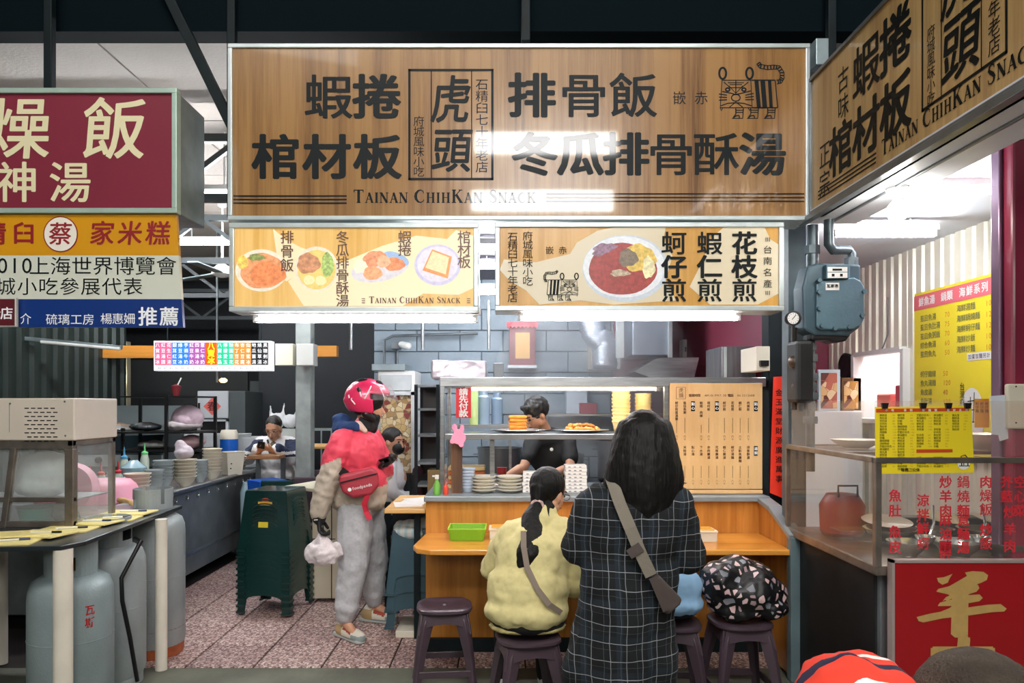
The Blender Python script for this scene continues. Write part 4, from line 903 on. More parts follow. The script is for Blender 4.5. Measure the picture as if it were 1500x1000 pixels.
b = MB(); b.box(P(903, 0, 6.15).x, P(914, 0, 6.15).x, 6.15, 6.2, P(0, 524, 6.15).z, 2.74); b.box(P(980, 0, 6.15).x, P(985, 0, 6.15).x, 6.15, 6.2, P(0, 524, 6.15).z, 2.74); b.build('hood_rail', m_alu, t)
b = MB(); b.prism([(P(925, 0, 6.2).x, 6.1, P(0, 545, 6.2).z), (P(960, 0, 6.2).x, 6.1, P(0, 525, 6.2).z), (P(1020, 0, 6.2).x, 6.1, P(0, 524, 6.2).z), (P(1012, 0, 6.2).x, 6.1, P(0, 556, 6.2).z), (P(955, 0, 6.2).x, 6.1, P(0, 556, 6.2).z)], (0, .5, 0)); tag(b.build('steel_canopy', m_steel, None, bevel=.006, fix=True), 'sloping steel canopy below the range hood', 'canopy')
t = thing('fuse_box', 'white fuse box on the maroon wall beside the hood', 'box', (P(1015, 0, 7.1).x, 7.1, P(0, 525, 7.1).z)); MB().box(P(1000, 0, 7).x, P(1031, 0, 7).x, 7.0, 7.14, P(0, 524, 7).z, P(0, 497, 7).z).build('casing', m_white, t, bevel=.006)
MB().box(P(1003, 0, 7).x, P(1005, 0, 7).x, 6.99, 7.0, P(0, 515, 7).z, P(0, 508, 7).z).build('latch', m_steeld, t)
t = thing('steel_cabinet', 'brushed steel cabinet standing on the case top rail', 'cabinet', (1.56, 5.05, 1.7)); b = MB().box(P(1057, 0, 4.95).x, P(1107, 0, 4.95).x, 4.95, 5.34, 1.716, P(0, 507, 4.95).z); b.build('body', M('cab_steel', '#77777a', .35, .8, var=(14, .25, (3, 3, .2))), t, bevel=.006)
MB().box(P(1060, 0, 4.95).x, P(1064, 0, 4.95).x, 4.94, 4.95, 1.72, P(0, 508, 4.95).z).build('edge_strip', m_alu, t)
t = thing('switch_box', 'cream switch box hung beside the dark pillar', 'box', (P(1115, 0, 4.5).x, 4.5, P(0, 540, 4.5).z)); MB().box(P(1108, 0, 4.5).x, P(1128, 0, 4.5).x, 4.5, 4.8, P(0, 543, 4.5).z, P(0, 507, 4.5).z).build('casing', m_cream, t, bevel=.004); MB().box(P(1112, 0, 4.5).x, P(1124, 0, 4.5).x, 4.47, 4.5, P(0, 536, 4.5).z, P(0, 528, 4.5).z).build('switch', m_black, t)
# wrapped box on the case
b = MB(); b.box(-.50, -.13, 4.98, 5.3, 1.716, 1.84); tag(finish(b, 'wrapped_box', M('silver_wrap', '#b9b5bd', .3, .4, bump=(8, .8)), None, .012, 3, disp=.02, dsize=.12), 'box wrapped in silvery plastic on top of the food case', 'box')
o = MB().box(-.08, -.01, 5.0, 5.2, 1.716, 1.82).build('steel_tin', m_steeld, None, bevel=.006); tag(o, 'small dark steel tin on the case beside the silvery wrapped box', 'tin')
# kitchen benches
t = thing('kitchen_bench', 'steel work bench where the cook cuts food', 'bench', (.4, 6.0, 0)); MB().box(-.42, 1.65, 5.45, 5.62, .80, .84).build('bench_top', m_steel, t, bevel=.005)
for x in (-.38, .6, 1.6): MB().box(x-.02, x+.02, 5.5, 5.54, 0, .80).build('leg', m_steeld, t)
t = thing('stove_bench', 'steel cooking bench with burners along the block wall', 'stove', (.6, 6.8, 0)); MB().box(-.3, 1.66, 6.55, 7.12, .1, .82).build('body', m_steel, t, bevel=.006)
for x in (-.05, .5, 1.05): MB().lathe([(.17, 0), (.2, .03), (.17, .05), (.1, .05)], (x, 6.8, .82), 20).build('burner', m_black, t, smooth=2)
for i, (x, r, h, c) in enumerate(((-.05, .2, .26, '#8c8f90'), (.5, .22, .2, '#6f7375'), (1.05, .2, .32, '#9b9da0'), (1.4, .14, .25, '#b2b4b4'))):
    t = thing('stock_pot', ['steel stock pot nearest the dark shelf', 'wide shallow steel pot on the middle burner', 'tall steel pot on the third burner', 'small steel pot beside the maroon wall'][i], 'pot', (x, 6.8, .86)); MB().lathe([(r, 0), (r, h), (r*1.04, h), (r*1.04, h+.012), (r*.95, h+.012), (r*.95, .01), (.001, .01)], (x, 6.8, .872), 24).build('body', M('pot'+c[1:], c, .3, .85), t, smooth=2, fix=True)
    for s_ in (-1, 1): MB().tube([(x+s_*r, 6.77, .872+h*.8), (x+s_*(r+.04), 6.77, .872+h*.8), (x+s_*(r+.04), 6.83, .872+h*.8), (x+s_*r, 6.83, .872+h*.8)], .006, 6).build('handle', m_steeld, t)
for i, (px, y, wd, h, c, lb_) in enumerate(((708, 5.9, .1, .27, '#8fa4b8', 'blue glass jar rack behind the toast'), (728, 5.95, .09, .25, '#7d93a8', 'second blue glass jar behind the toast'), (694, 5.8, .07, .32, '#b7cf8a', 'pale green bottle behind the case side'), (845, 6.9, .2, .22, '#b4c1cc', 'pale blue carton behind the cook'), (862, 6.85, .16, .1, '#8b4a52', 'maroon tub behind the cook'))):
    x = P(px, 0, y).x; z = 1.38 if y < 6.5 else 1.45
    if y < 6.5:
        o = MB().lathe([(wd*.5, 0), (wd*.52, h*.8), (wd*.35, h*.86), (wd*.35, h), (.001, h)], (x, y, z), 16).build('jar', M('jar'+c[1:], c, .2, coat=.3), None, smooth=2, fix=True)
    else: o = MB().box(x-wd/2, x+wd/2, y, y+.2, z, z+h).build('carton', M('jar'+c[1:], c, .5), None, bevel=.006)
    tag(o, lb_, 'jar' if y < 6.5 else 'carton')
t = thing('wall_rack', 'thin steel rack holding jars behind the case', 'rack', (-.2, 5.85, 0)); MB().box(-.38, .05, 5.75, 6.05, 1.36, 1.38).build('shelf', m_steel, t)
for x in (-.37, .04):
    for y in (5.76, 6.04): MB().box(x-.01, x+.01, y-.01, y+.01, 0, 1.36).build('leg', m_steel, t)
t = thing('wall_shelf', 'steel wall shelf over the stove', 'shelf', (.9, 7.0, 1.44)); MB().box(.35, 1.66, 6.8, 7.14, 1.43, 1.45).build('board', m_steel, t); 
for x in (.4, 1.6): MB().bar((x, 7.14, 1.2), (x, 6.84, 1.43), .02).build('bracket', m_steeld, t)
# wall pipes
def pipe(name, pts, r, mat, label, cat='pipe', group=None):
    o = MB().tube(pts, r, 10).build(name, mat, None, smooth=2); tag(o, label, cat, group); return o
pipe('conduit_pipe', [P(563, 545, 7.1), P(563, 498, 7.1), P(575, 492, 7.1), P(700, 488, 7.1)], .014, m_steeld, 'dark conduit running along the top of the block wall')
pipe('conduit_pipe', [P(582, 545, 7.12), P(582, 505, 7.12)], .012, m_steeld, 'short vertical conduit under the wall camera')
t = thing('wall_camera', 'small camera lamp on the corner of the block wall', 'camera', P(588, 505, 7.1)); a = P(580, 505, 7.05); MB().box(a.x-.04, a.x+.04, 7.02, 7.15, a.z-.04, a.z+.03).build('bracket', m_steeld, t, bevel=.004); MB().cap(a+Vector((.06, -.05, 0)), .03, a+Vector((.13, -.12, -.02)), .035).build('head', m_white, t, smooth=True)
for x in (619, 716, 514): pipe('ceiling_rod', [P(x, 440, 6.0), P(x, 512 if x != 514 else 512, 6.0)], .014, m_steel, {619: 'thin rod hanging before the block wall near the wrapped box', 716: 'thin rod hanging beside the shrine', 514: 'thin rod hanging above the rider helmet'}[x], 'rod')
# dark shelf and drinks fridge
t = thing('dark_shelf_rack', 'narrow black shelf rack standing beside the food case', 'shelf', (-.62, 5.7, 0)); xa, xb = P(609, 0, 5.6).x, P(641, 0, 5.6).x
for x in (xa, xb):
    for y in (5.62, 6.0): MB().box(x-.012, x+.012, y-.012, y+.012, 0, 1.69).build('post', m_dark, t)
for z in (.3, .62, .92, 1.09, 1.3, 1.5, 1.68): MB().box(xa, xb, 5.62, 6.0, z-.008, z+.008).build('shelf', m_steeld, t)
MB().box(xa, xb, 5.99, 6.0, .3, 1.68).build('back_panel', m_black, t)
t = thing('drinks_fridge', 'white glass-door fridge full of packed food behind the rider helmet', 'fridge', (-1.0, 7.0, 0)); xa, xb = P(552, 0, 6.6).x, P(607, 0, 6.6).x
MB().box(xa, xb, 6.65, 7.15, .05, 1.84).build('cabinet', m_white, t, bevel=.01); MB().box(xa+.03, xb-.03, 6.615, 6.65, 1.66, 1.80).build('header', m_alu, t, bevel=.004)
MB().box(xa+.03, xb-.03, 6.632, 6.648, .2, 1.62).build('packed_food', cells('packed_food', '#8d7a5a', ['#d6bd8e', '#b08a5c', '#e0d2b4', '#8b3a30', '#c9a870'], 22, .04, .5), t)
MB().box(xa+.03, xb-.03, 6.60, 6.606, .2, 1.62).build('glass_door', m_glass, t); b = MB(); b.box(xa, xa+.03, 6.595, 6.65, .15, 1.65); b.box(xb-.03, xb, 6.595, 6.65, .15, 1.65); b.box(xa, xb, 6.595, 6.65, 1.62, 1.655); b.box(xa, xb, 6.595, 6.65, .12, .17); b.build('door_frame', m_alu, t)
MB().box(xa-.05, xa+.25, 6.62, 7.1, 1.84, 1.90).build('top_box', m_alu2, t, bevel=.005)
# ================================================================== meat stall on the other side of the pillar
m_bsteel = M('worn_steel_frame', '#8a8178', .35, .75, var=(9, .3))
m_blk = M('sooty_steel', '#1b1b1c', .5, .3, var=(5, .4))
cs = thing('meat_case', 'steel-framed glass display case of the meat stall with red characters on its front', 'display case', (2.4, 3.21, 0))
CX0, CX1, CY0, CY1, Z0, Z1 = 1.615, 3.0, 3.21, 4.22, .84, 1.295
MB().box(CX0+.02, CX1, CY0+.06, CY1, .0, .80).build('base_cabinet', m_blk, cs, bevel=.01)
b = MB(); b.box(CX0+.03, CX0+.10, CY0+.03, CY0+.1, .42, .8); b.box(CX0+.06, CX0+.09, CY0+.02, CY0+.05, .1, .8); b.build('base_leg', m_steeld, cs, bevel=.004)
MB().box(CX0-.01, CX1, CY0-.01, CY1, .80, .845).build('case_tray', m_bsteel, cs, bevel=.006)
[MB().box(x-.014, x+.014, y-.014, y+.014, Z0, Z1).build('frame_post', m_bsteel, cs, bevel=.003) for x, y in ((CX0, CY0), (CX0, CY1), (CX1, CY0), (CX1, CY1))]
b = MB(); b.box(CX0-.016, CX1, CY0-.016, CY0+.016, Z1-.005, Z1+.02); b.box(CX0-.016, CX0+.016, CY0, CY1, Z1-.005, Z1+.02); b.box(CX0, CX1, CY1-.016, CY1+.016, Z1-.005, Z1+.02); b.build('top_rail', m_bsteel, cs, bevel=.003)
MB().box(CX0+.016, CX1, CY0+.45, CY1, Z1, Z1+.012).build('top_sheet', m_bsteel, cs)
mg2 = glass_mat('greasy_glass', (.97, .95, .92), haze=.025)
MB().box(CX0+.014, CX1, CY0-.003, CY0+.003, Z0, Z1).build('front_glass', mg2, cs); MB().box(CX0-.003, CX0+.003, CY0+.014, CY1, Z0, Z1).build('side_glass', mg2, cs)
pl_ = front(CY0-.003); q = MB(); m_rl = M('red_glass_lettering', '#c22a34', .4, glow=.05)
for tx, x, y, st_ in (('魚肚', 1311, 726, 22), ('魚皮', 1311, 779, 22), ('涼拌', 1352, 733, 21), ('鮮蚵', 1352, 774, 22), ('炒羊肉', 1385, 706, 21), ('麻油腰', 1385, 762, 20), ('豬肝', 1385, 800, 20), ('鍋燒麵', 1411, 706, 21), ('意麵湯', 1411, 762, 20), ('肉燥飯', 1444, 706, 20), ('炒飯', 1444, 776, 20), ('炒羊肉', 1479, 750, 25), ('芥藍', 1474, 706, 21), ('空心菜', 1494, 706, 21)):
    han(q, pl_, tx, x, y, 17, step=st_, vert=True, flip=-1, off=.03, h=.001)
q.build('glass_lettering', m_rl, cs)
rp = thing('red_sign_panel', 'red panel with a large gold brush character below the meat case', 'sign', (2.1, 3.16, .0))
MB().box(P(1308, 0, 3.15).x, 3.0, 3.15, 3.18, .05, P(0, 822, 3.15).z).build('panel', M('red_panel', '#9c1119', .35, var=(3, .08), coat=.2), rp, bevel=.003)
b = MB(); b.box(P(1306, 0, 3.15).x, P(1310, 0, 3.15).x, 3.145, 3.185, .05, P(0, 820, 3.15).z); b.box(P(1306, 0, 3.15).x, 3.0, 3.145, 3.185, P(0, 824, 3.15).z, P(0, 820, 3.15).z); b.build('edge', M('pale_edge', '#b9a8a4', .4, .4), rp)
pl_ = front(3.15); q = MB()
# traced gold brush strokes of the character
for hk, pts in enumerate(([(1372, 846), (1382, 845), (1390, 842), (1395, 840), (1391, 846), (1388, 853), (1380, 856), (1374, 852)],
            [(1413, 838), (1424, 836), (1440, 837), (1447, 842), (1445, 849), (1437, 853), (1431, 855), (1428, 860), (1420, 868), (1414, 870), (1400, 873), (1386, 880), (1384, 877), (1396, 874), (1388, 870), (1371, 866), (1374, 862), (1390, 858), (1404, 850), (1416, 843)],
            [(1420, 856), (1432, 856), (1434, 861), (1430, 866), (1418, 870), (1396, 874), (1380, 880), (1385, 874), (1398, 868)],
            [(1376, 882), (1398, 876), (1414, 871), (1434, 870), (1439, 875), (1434, 880), (1417, 883), (1417, 889), (1396, 893), (1378, 895), (1390, 890), (1394, 887), (1373, 887)],
            [(1342, 903), (1362, 898), (1384, 894), (1417, 889), (1446, 885), (1465, 884), (1474, 891), (1470, 895), (1452, 896), (1417, 901), (1380, 905), (1352, 911), (1345, 909)],
            [(1394, 862), (1418, 862), (1417, 930), (1411, 933), (1398, 933), (1392, 928)])): poly(q, pl_, pts, .002+hk*.0004)
han(q, pl_, '肉', 1410, 985, 96, flip=-1, off=.05, h=.002); q.build('gold_character', M('gold_vinyl', '#c9a765', .35, .2, var=(30, .06)), rp)
# acrylic guard above the case
t = thing('acrylic_guard', 'clear acrylic splash guard above the meat case', 'guard', (2.3, 3.26, 1.315)); mac = glass_mat('acrylic', (.98, .95, .93), rough=.05, haze=.05)
MB().box(1.63, 2.95, 3.26, 3.264, 1.315, 1.56).build('front_sheet', mac, t); MB().box(1.626, 1.63, 3.264, 4.2, 1.315, 1.56).build('side_sheet', mac, t)
# clipped menu
Ym = 3.2
ym = thing('clipped_menu', 'yellow laminated menu clipped with black clips to the acrylic guard', 'menu', P(1354, 693, Ym)); pl_ = front(Ym); y_mat = M('menu_yellow', '#ecd52a', .35, coat=.3)
MB().prism([P(1282, 596, Ym), P(1423, 594, Ym), P(1427, 692, Ym), P(1283, 694, Ym)], (0, .004, 0)).build('sheet', y_mat, ym, fix=True)
q = MB(); poly(q, pl_, [(1283, 598.5), (1418, 597), (1419, 601.5), (1283, 604)]); poly(q, pl_, [(1342, 658), (1395, 657.5), (1395, 662), (1342, 663)]); q.build('red_bar', M('menu_bar_red', '#c8481f', .4), ym)
q = MB(); dish = ['鮮蚵湯', '魚肚湯', '羊肉湯', '炒羊肉', '魚肚粥', '豬肝湯', '肉燥飯', '炒飯', '炒麵', '鍋燒意麵', '涼拌魚皮', '芥藍炒羊肉', '麻油腰花', '魚丸湯']; qn = MB()
k = 0
for x0, ys in ((1288, range(19)), (1314, range(20)), (1342, list(range(6))+list(range(7, 12))+[15, 16, 17, 18]), (1367, list(range(4))+list(range(5, 12))+[15, 16, 17, 18]), (1394, range(6))):
    for r in ys:
        yy = 608+r*4.15
        han(q, pl_, dish[k % 14], x0+2, yy, 3.3, step=3.5, flip=-1); latin(qn, pl_, str(60+10*(k % 9)), x0+(19 if x0 < 1320 else 17), yy+1.2, 3.3, flip=-1); k += 1
han(q, pl_, '每週二公休', 1322, 688, 5.2, step=5.6, flip=-1, off=.03); q.build('lettering', m_ink, ym); qn.build('price_lettering', M('menu_price', '#b58a2a', .5), ym)
q = MB(); han(q, pl_, '小吃 湯類 飯麵類 海鮮系列', 1298, 600.6, 3.6, step=9, flip=-1, off=.02, h=.004); q.build('bar_lettering', m_white, ym)
q = MB(); disc(q, pl_, 1411, 679, 9, 8.5, h=.003); q.build('emblem_disc', m_white, ym)
q = MB(); stroke(q, pl_, [(1404, 682), (1420, 682)], 1.2, h=.004); stroke(q, pl_, [(1408, 682), (1407, 668), (1413, 666), (1417, 671), (1417, 682)], 1.5, h=.004); stroke(q, pl_, [(1411, 681), (1411, 673)], 1.2, h=.004); q.build('emblem', m_ink, ym)
for x in (1295, 1351, 1388, 1416):
    b = MB(); b.prism([P(x-5, 590, Ym), P(x+5, 590, Ym), P(x+3.5, 598, Ym), P(x-3.5, 598, Ym)], (0, -.012, 0)); b.build('clip', m_black, ym, fix=True)
# tall yellow menu on the corrugated wall
wy = thing('wall_menu', 'tall yellow menu sheet with a pink header hung on the corrugated wall', 'menu', (3.085, 5.15, 1.2)); px_ = Plane((3.082, 0, 0), (0, -1, 0), (0, 0, 1), (-1, 0, 0))
ya, yb = 5.57, 4.60; MB().box(3.083, 3.088, yb, ya, 1.2, 2.37).build('sheet', M('wall_menu_yellow', '#ead63c', .3, coat=.3), wy)
q = MB(); rect(q, px_, -ya, 2.24, -yb, 2.35); q.build('header', M('menu_pink', '#d86a72', .4), wy)
q = MB(); han(q, px_, '鮮魚湯 鍋類', -5.47, 2.295, .062, step=.07, off=.03, h=.004); han(q, px_, '海鮮系列', -4.98, 2.295, .062, step=.078, off=.03, h=.004); q.build('header_lettering', m_white, wy)
q = MB(); qn = MB()
for i in range(5): han(q, px_, ['虱目魚湯', '虱目魚肚湯', '虱目魚粥飯', '綜合魚湯', '虱目魚丸'][i], -5.46, 2.17-i*.066, .046, step=.05, off=.01); latin(qn, px_, ['70', '75', '70', '60', '50'][i], -5.18, 2.15-i*.066, .05)
for i in range(5): han(q, px_, ['海鮮湯麵', '海鮮鍋燒麵', '海鮮蚵仔麵', '海鮮炒飯', '海鮮炒麵'][i], -5.02, 2.19-i*.07, .046, step=.05, off=.01); latin(qn, px_, ['100', '120', '120', '100', '100'][i], -4.74, 2.17-i*.07, .05)
for i in range(8): han(q, px_, ['蚵仔麵線', '魚丸湯麵', '魚皮湯', '魚肚湯', '羊肉湯', '蛤蜊湯', '下水湯', '青菜湯'][i], -5.46, 1.76-i*.066, .044, step=.05, off=.01); latin(qn, px_, ['50', '120', '40', '120', '100', '150', '50', '40'][i], -5.2, 1.74-i*.066, .05)
q.build('lettering', M('menu_grey_ink', '#4a5a52', .5), wy); qn.build('price_lettering', M('menu_orange', '#cf7a3a', .5), wy)
q = MB(); rect(q, px_, -4.93, 1.83, -4.68, 1.88); disc(q, px_, -4.88, 1.46, .13, .19, h=.003); q.build('white_patch', m_white, wy)
q = MB(); han(q, px_, '加蛋加麵另計', -4.90, 1.855, .03, step=.038, h=.004)
for dy, hh in ((-.02, .17), (.02, .2), (.06, .15)): stroke(q, px_, [(-4.88+dy, 1.42), (-4.88+dy+.01, 1.42+hh)], .008, h=.005)
for zz in (1.42, 1.5, 1.56): stroke(q, px_, [(-4.92, zz), (-4.80, zz+.01)], .007, h=.005)
han(q, px_, '台灣府城', -4.98, 1.66, .05, step=.055, vert=True, h=.004); q.build('emblem', m_ink, wy)
q = MB(); han(q, px_, '肉', -4.96, 1.47, .07, h=.006); q.build('red_emblem_character', m_red, wy)
# small strips, receipt and box beside the guard
t = thing('menu_strip', 'narrow orange-yellow menu strip hanging beside the clipped menu', 'menu', P(1438, 625, 3.6)); a = P(1428, 626, 3.6); b_ = P(1449, 584, 3.6); MB().box(a.x, b_.x, 3.6, 3.604, a.z, b_.z).build('card', M('orange_yellow', '#e9b93c', .4), t)
q = MB(); [han(q, front(3.6), '蚵仔麵', 1431+i*7, 591, 4.6, step=5.4, vert=True, flip=-1) for i in range(3)]; q.build('lettering', MATS['menu_brown'], t)
o = MB().prism([P(1451, 580, 3.3), P(1476, 578, 3.3), P(1477, 642, 3.3), P(1465, 646, 3.3), P(1463, 637, 3.3), P(1453, 636, 3.3)], (0, .003, 0)).build('receipt_paper', M('bluish_paper', '#cfd8e4', .7, bump=(15, .5)), None, fix=True); tag(o, 'bluish receipt paper hanging below the red column', 'paper')
t = thing('control_box', 'white metal control box with corner screws beside the red column', 'box', (P(1495, 0, 3.28).x, 3.28, P(0, 628, 3.28).z)); a = P(1477, 628, 3.28); MB().box(a.x, a.x+.35, 3.28, 3.31, a.z, P(0, 562, 3.28).z).build('casing', m_cream, t, bevel=.008)
q = MB(); [disc(q, front(3.28), x, y, 1.3, 1.3, 10) for x, y in ((1488, 566), (1488, 619))]; q.build('screw', m_black, t)
# bowls on the case top and tools in the case
def bowl(name, label, loc, r, h, mat, n=28, foot=.45):
    o = MB().lathe([(r*foot, 0), (r*foot, .006), (r*.82, h*.6), (r, h), (r*.97, h), (r*.78, h*.62), (r*foot*.9, .014), (.001, .012)], (0, 0, 0), n).build(name, mat, None, smooth=2, fix=True); o.location = loc; tag(o, label, 'bowl'); return o
bowl('white_bowl', 'wide white bowl on the meat case behind the receipt paper', (P(1440, 0, 3.78).x, 3.78, 1.308), .16, .085, m_plate)
bowl('white_bowl', 'shallow white platter on the meat case beside the clipped menu', (P(1255, 0, 3.9).x, 3.9, 1.308), .13, .05, m_plate)
b = MB(); b.ell((P(1490, 0, 3.75).x, 3.75, 1.375), (.10, .09, .065)); tag(finish(b, 'plastic_bag', M('clear_bag', '#d9cfd0', .3, bump=(20, .8)), None, .01, 3, disp=.02, dsize=.05), 'crumpled clear food bag on the meat case beside the wide white bowl', 'bag')
t = thing('red_dustpan_box', 'red plastic scoop box with black wire handle inside the meat case', 'box', (1.78, 3.95, .845)); MB().lathe([(.09, 0), (.11, .02), (.115, .16), (.08, .22), (.001, .23)], (1.80, 3.95, .845), 20).build('body', M('dull_red_plastic', '#8c2a20', .4), t, smooth=2, fix=True)
MB().tube([(1.73, 3.84, 1.06), (1.73, 3.84, 1.12), (1.83, 3.84, 1.12), (1.83, 3.84, 1.06)], .006, 6).build('handle', m_black, t)
for i in range(9):
    x = 1.85+(i % 5)*.23+(i//5)*.1; y = 3.40+(i//5)*.35; r = .09+.02*(i % 3)
    bowl('steel_bowl', 'steel bowl in the meat case, %s along the %s row' % (['first', 'second', 'third', 'fourth', 'fifth'][i % 5], ['front', 'back'][i//5]), (x, y, .846), r, .07, m_chrome)['group'] = 'steel bowls in the meat case'
for i in range(5):
    x = 1.9+i*.24; t = thing('ladle', 'steel ladle lying across the bowls, %s from the case corner' % ['first', 'second', 'third', 'fourth', 'fifth'][i], 'ladle', (x, 3.32, .92), 0, 'ladles in the meat case')
    MB().lathe([(.001, 0), (.03, .004), (.045, .03), (.043, .03), (.028, .008), (.001, .004)], (x, 3.34, .92), 16).build('scoop', m_chrome, t, smooth=2); MB().tube([(x+.03, 3.36, .95), (x+.10, 3.45, .99), (x+.22, 3.66, 1.04)], .006, 6).build('handle', m_chrome, t)
for i in range(4):
    o = MB().lathe([(.05, 0), (.1, .012), (.12, .02), (.1, .016), (.001, .008)], (0, 0, 0), 24).build('white_plate', m_plate, None, smooth=2); o.location = (1.95+.28*i, 3.78, .93+.02*(i % 2)); o.rotation_euler = (.15, .1*i, 0); tag(o, 'white plate resting on the back bowls, %s from the red scoop box' % ['first', 'second', 'third', 'fourth'][i], 'plate', 'plates in the meat case')
b = MB(); b.box(1.75, 2.95, 4.0, 4.1, .845, .93); tag(b.build('steel_tray', m_steeld, None, bevel=.006), 'long steel tray at the back of the meat case', 'tray')
# gas meter with pipework on the pillar
m_meter = M('meter_blue', '#54707c', .45, .2, var=(10, .1), bump=(60, .15)); Y = 3.98
mt = thing('gas_meter', 'blue-grey gas meter with rounded body and white counter label under the soffit', 'gas meter', P(1230, 498, Y)); G_ = lambda a, b, Y=Y: P(a, b, Y)
def rpoly(pts): return [G_(a, b) for a, b in pts]
MB().prism(rpoly([(1200, 412), (1252, 406), (1262, 411), (1267, 421), (1267, 466), (1262, 476), (1250, 482), (1203, 483), (1196, 479), (1196, 416)]), (0, .03, 0)).build('front_cover', m_meter, mt, bevel=.008, fix=True)
MB().prism(rpoly([(1186, 388), (1200, 384), (1264, 386), (1264, 478), (1245, 492), (1195, 490), (1180, 482), (1178, 420)])[:0]+[p+Vector((0, .02, 0)) for p in rpoly([(1186, 388), (1200, 384), (1264, 386), (1264, 478), (1245, 492), (1195, 490), (1180, 482), (1178, 420)])], (0, .14, 0)).build('body', M('meter_dark', '#3f5661', .45, .2, var=(8, .15)), mt, bevel=.012, fix=True)
MB().prism([p+Vector((0, .03, 0)) for p in rpoly([(1192, 480), (1250, 480), (1250, 490), (1243, 499), (1226, 501), (1218, 497), (1192, 497)])], (0, .12, 0)).build('lower_chamber', m_blk, mt, bevel=.01, fix=True)
MB().prism([p+Vector((0, -.02, 0)) for p in rpoly([(1208, 388), (1243, 388), (1243, 408), (1208, 409)])], (0, .05, 0)).build('register_box', m_meter, mt, bevel=.004, fix=True)
q = MB(); rect(q, front(Y-.021), 1212, 391, 1241, 398); rect(q, front(Y-.021), 1212, 399, 1241, 407); rect(q, front(Y), 1209, 414, 1229, 425, .003); q.build('label_plate', m_white, mt)
q = MB(); rect(q, front(Y-.021), 1219, 393.5, 1233, 396.5, .004); [rect(q, front(Y-.021), x, 401, x+4, 405, .004) for x in (1218, 1230)]; han(q, front(Y), '瓦斯表', 1213, 419, 5, step=6, flip=-1, h=.005, off=.03); q.build('label_print', m_ink, mt)
b = MB(); 
for a, c in ((1199, 428), (1199, 452), (1203, 477), (1222, 481), (1243, 479), (1262, 462), (1265, 427), (1199, 411)): p = G_(a, c); b.lathe([(.012, -.012), (.012, .012)], (p.x, 0, 0), 6, mx=Matrix.Translation((0, Y-.006, p.z)) @ Matrix.Rotation(math.pi/2, 4, 'X') @ Matrix.Translation((0, 0, 0)))
b.build('bolt', m_meter, mt)
m_pipe = M('grey_iron_pipe', '#5b666c', .4, .6, var=(12, .25))
b = MB(); b.tube([P(1190, 395, 4.05), P(1190, 330, 4.05)], .032, 14); b.tube([P(1190, 372, 4.05), P(1190, 360, 4.05)], .042, 8); b.tube([P(1247, 392, 4.05), P(1247, 372, 4.05), P(1243, 366, 4.05), P(1220, 366, 4.0), P(1214, 358, 4.0), P(1214, 322, 4.0)], .026, 14); b.tube([P(1247, 390, 4.05), P(1247, 378, 4.05)], .038, 8)
b.build('inlet_pipe', m_pipe, mt, smooth=2)
vp = thing('gas_valves', 'stack of iron gas pipes and valves below the meter on the pillar', 'pipework', P(1185, 600, 4.08)); b = MB()
b.tube([P(1187, 485, 4.08), P(1187, 690, 4.08)], .024, 12)
for y_, r_ in ((508, .034), (524, .04), (536, .03), (552, .042), (566, .036), (580, .045), (596, .034), (615, .04)): b.lathe([(r_, -.02), (r_*1.05, 0), (r_, .02)], P(1187, y_, 4.08), 8)
b.build('riser_pipe', m_pipe, vp, smooth=2)
b = MB(); b.tube([P(1163, 480, 4.1), P(1163, 600, 4.1)], .016, 10); b.tube([P(1163, 548, 4.1), P(1187, 548, 4.1)], .02, 10); b.tube([P(1163, 585, 4.1), P(1187, 585, 4.1)], .02, 10); b.ell(P(1165, 530, 4.06), .04); b.ell(P(1172, 566, 4.06), .045); b.build('branch_pipe', M('sooty_brass', '#55493f', .4, .7, var=(15, .3)), vp, smooth=2)
MB().box(P(1155, 0, 4.12).x, P(1180, 0, 4.12).x, 4.0, 4.16, P(0, 590, 4.1).z, P(0, 500, 4.1).z).build('regulator', m_blk, vp, bevel=.02)
t = thing('pressure_gauge', 'round white pressure gauge on the pillar beside the meter', 'gauge', P(1162, 466, 4.0)); p = P(1162, 466, 3.98); mx = Matrix.Translation(p) @ Matrix.Rotation(math.pi/2, 4, 'X')
MB().lathe([(.036, -.03), (.04, 0), (.04, .012), (.034, .014)], (0, 0, 0), 24, mx=mx).build('casing', m_blk, t, smooth=2); q = MB(); disc(q, front(3.965), 1162, 466, 8.4, 8.4, 24, .0); q.build('dial', m_white, t)
q = MB(); stroke(q, front(3.962), [(1160, 468), (1166, 461)], 1); [stroke(q, front(3.962), [(1162+6*math.cos(a), 466+6*math.sin(a)), (1162+7.6*math.cos(a), 466+7.6*math.sin(a))], .7) for a in [i*.52 for i in range(12)]]; q.build('pointer', m_ink, t)
pipe('gauge_stem', [P(1162, 474, 4.02), P(1162, 500, 4.1)], .01, m_pipe, 'thin iron stem carrying the round gauge', 'pipe')
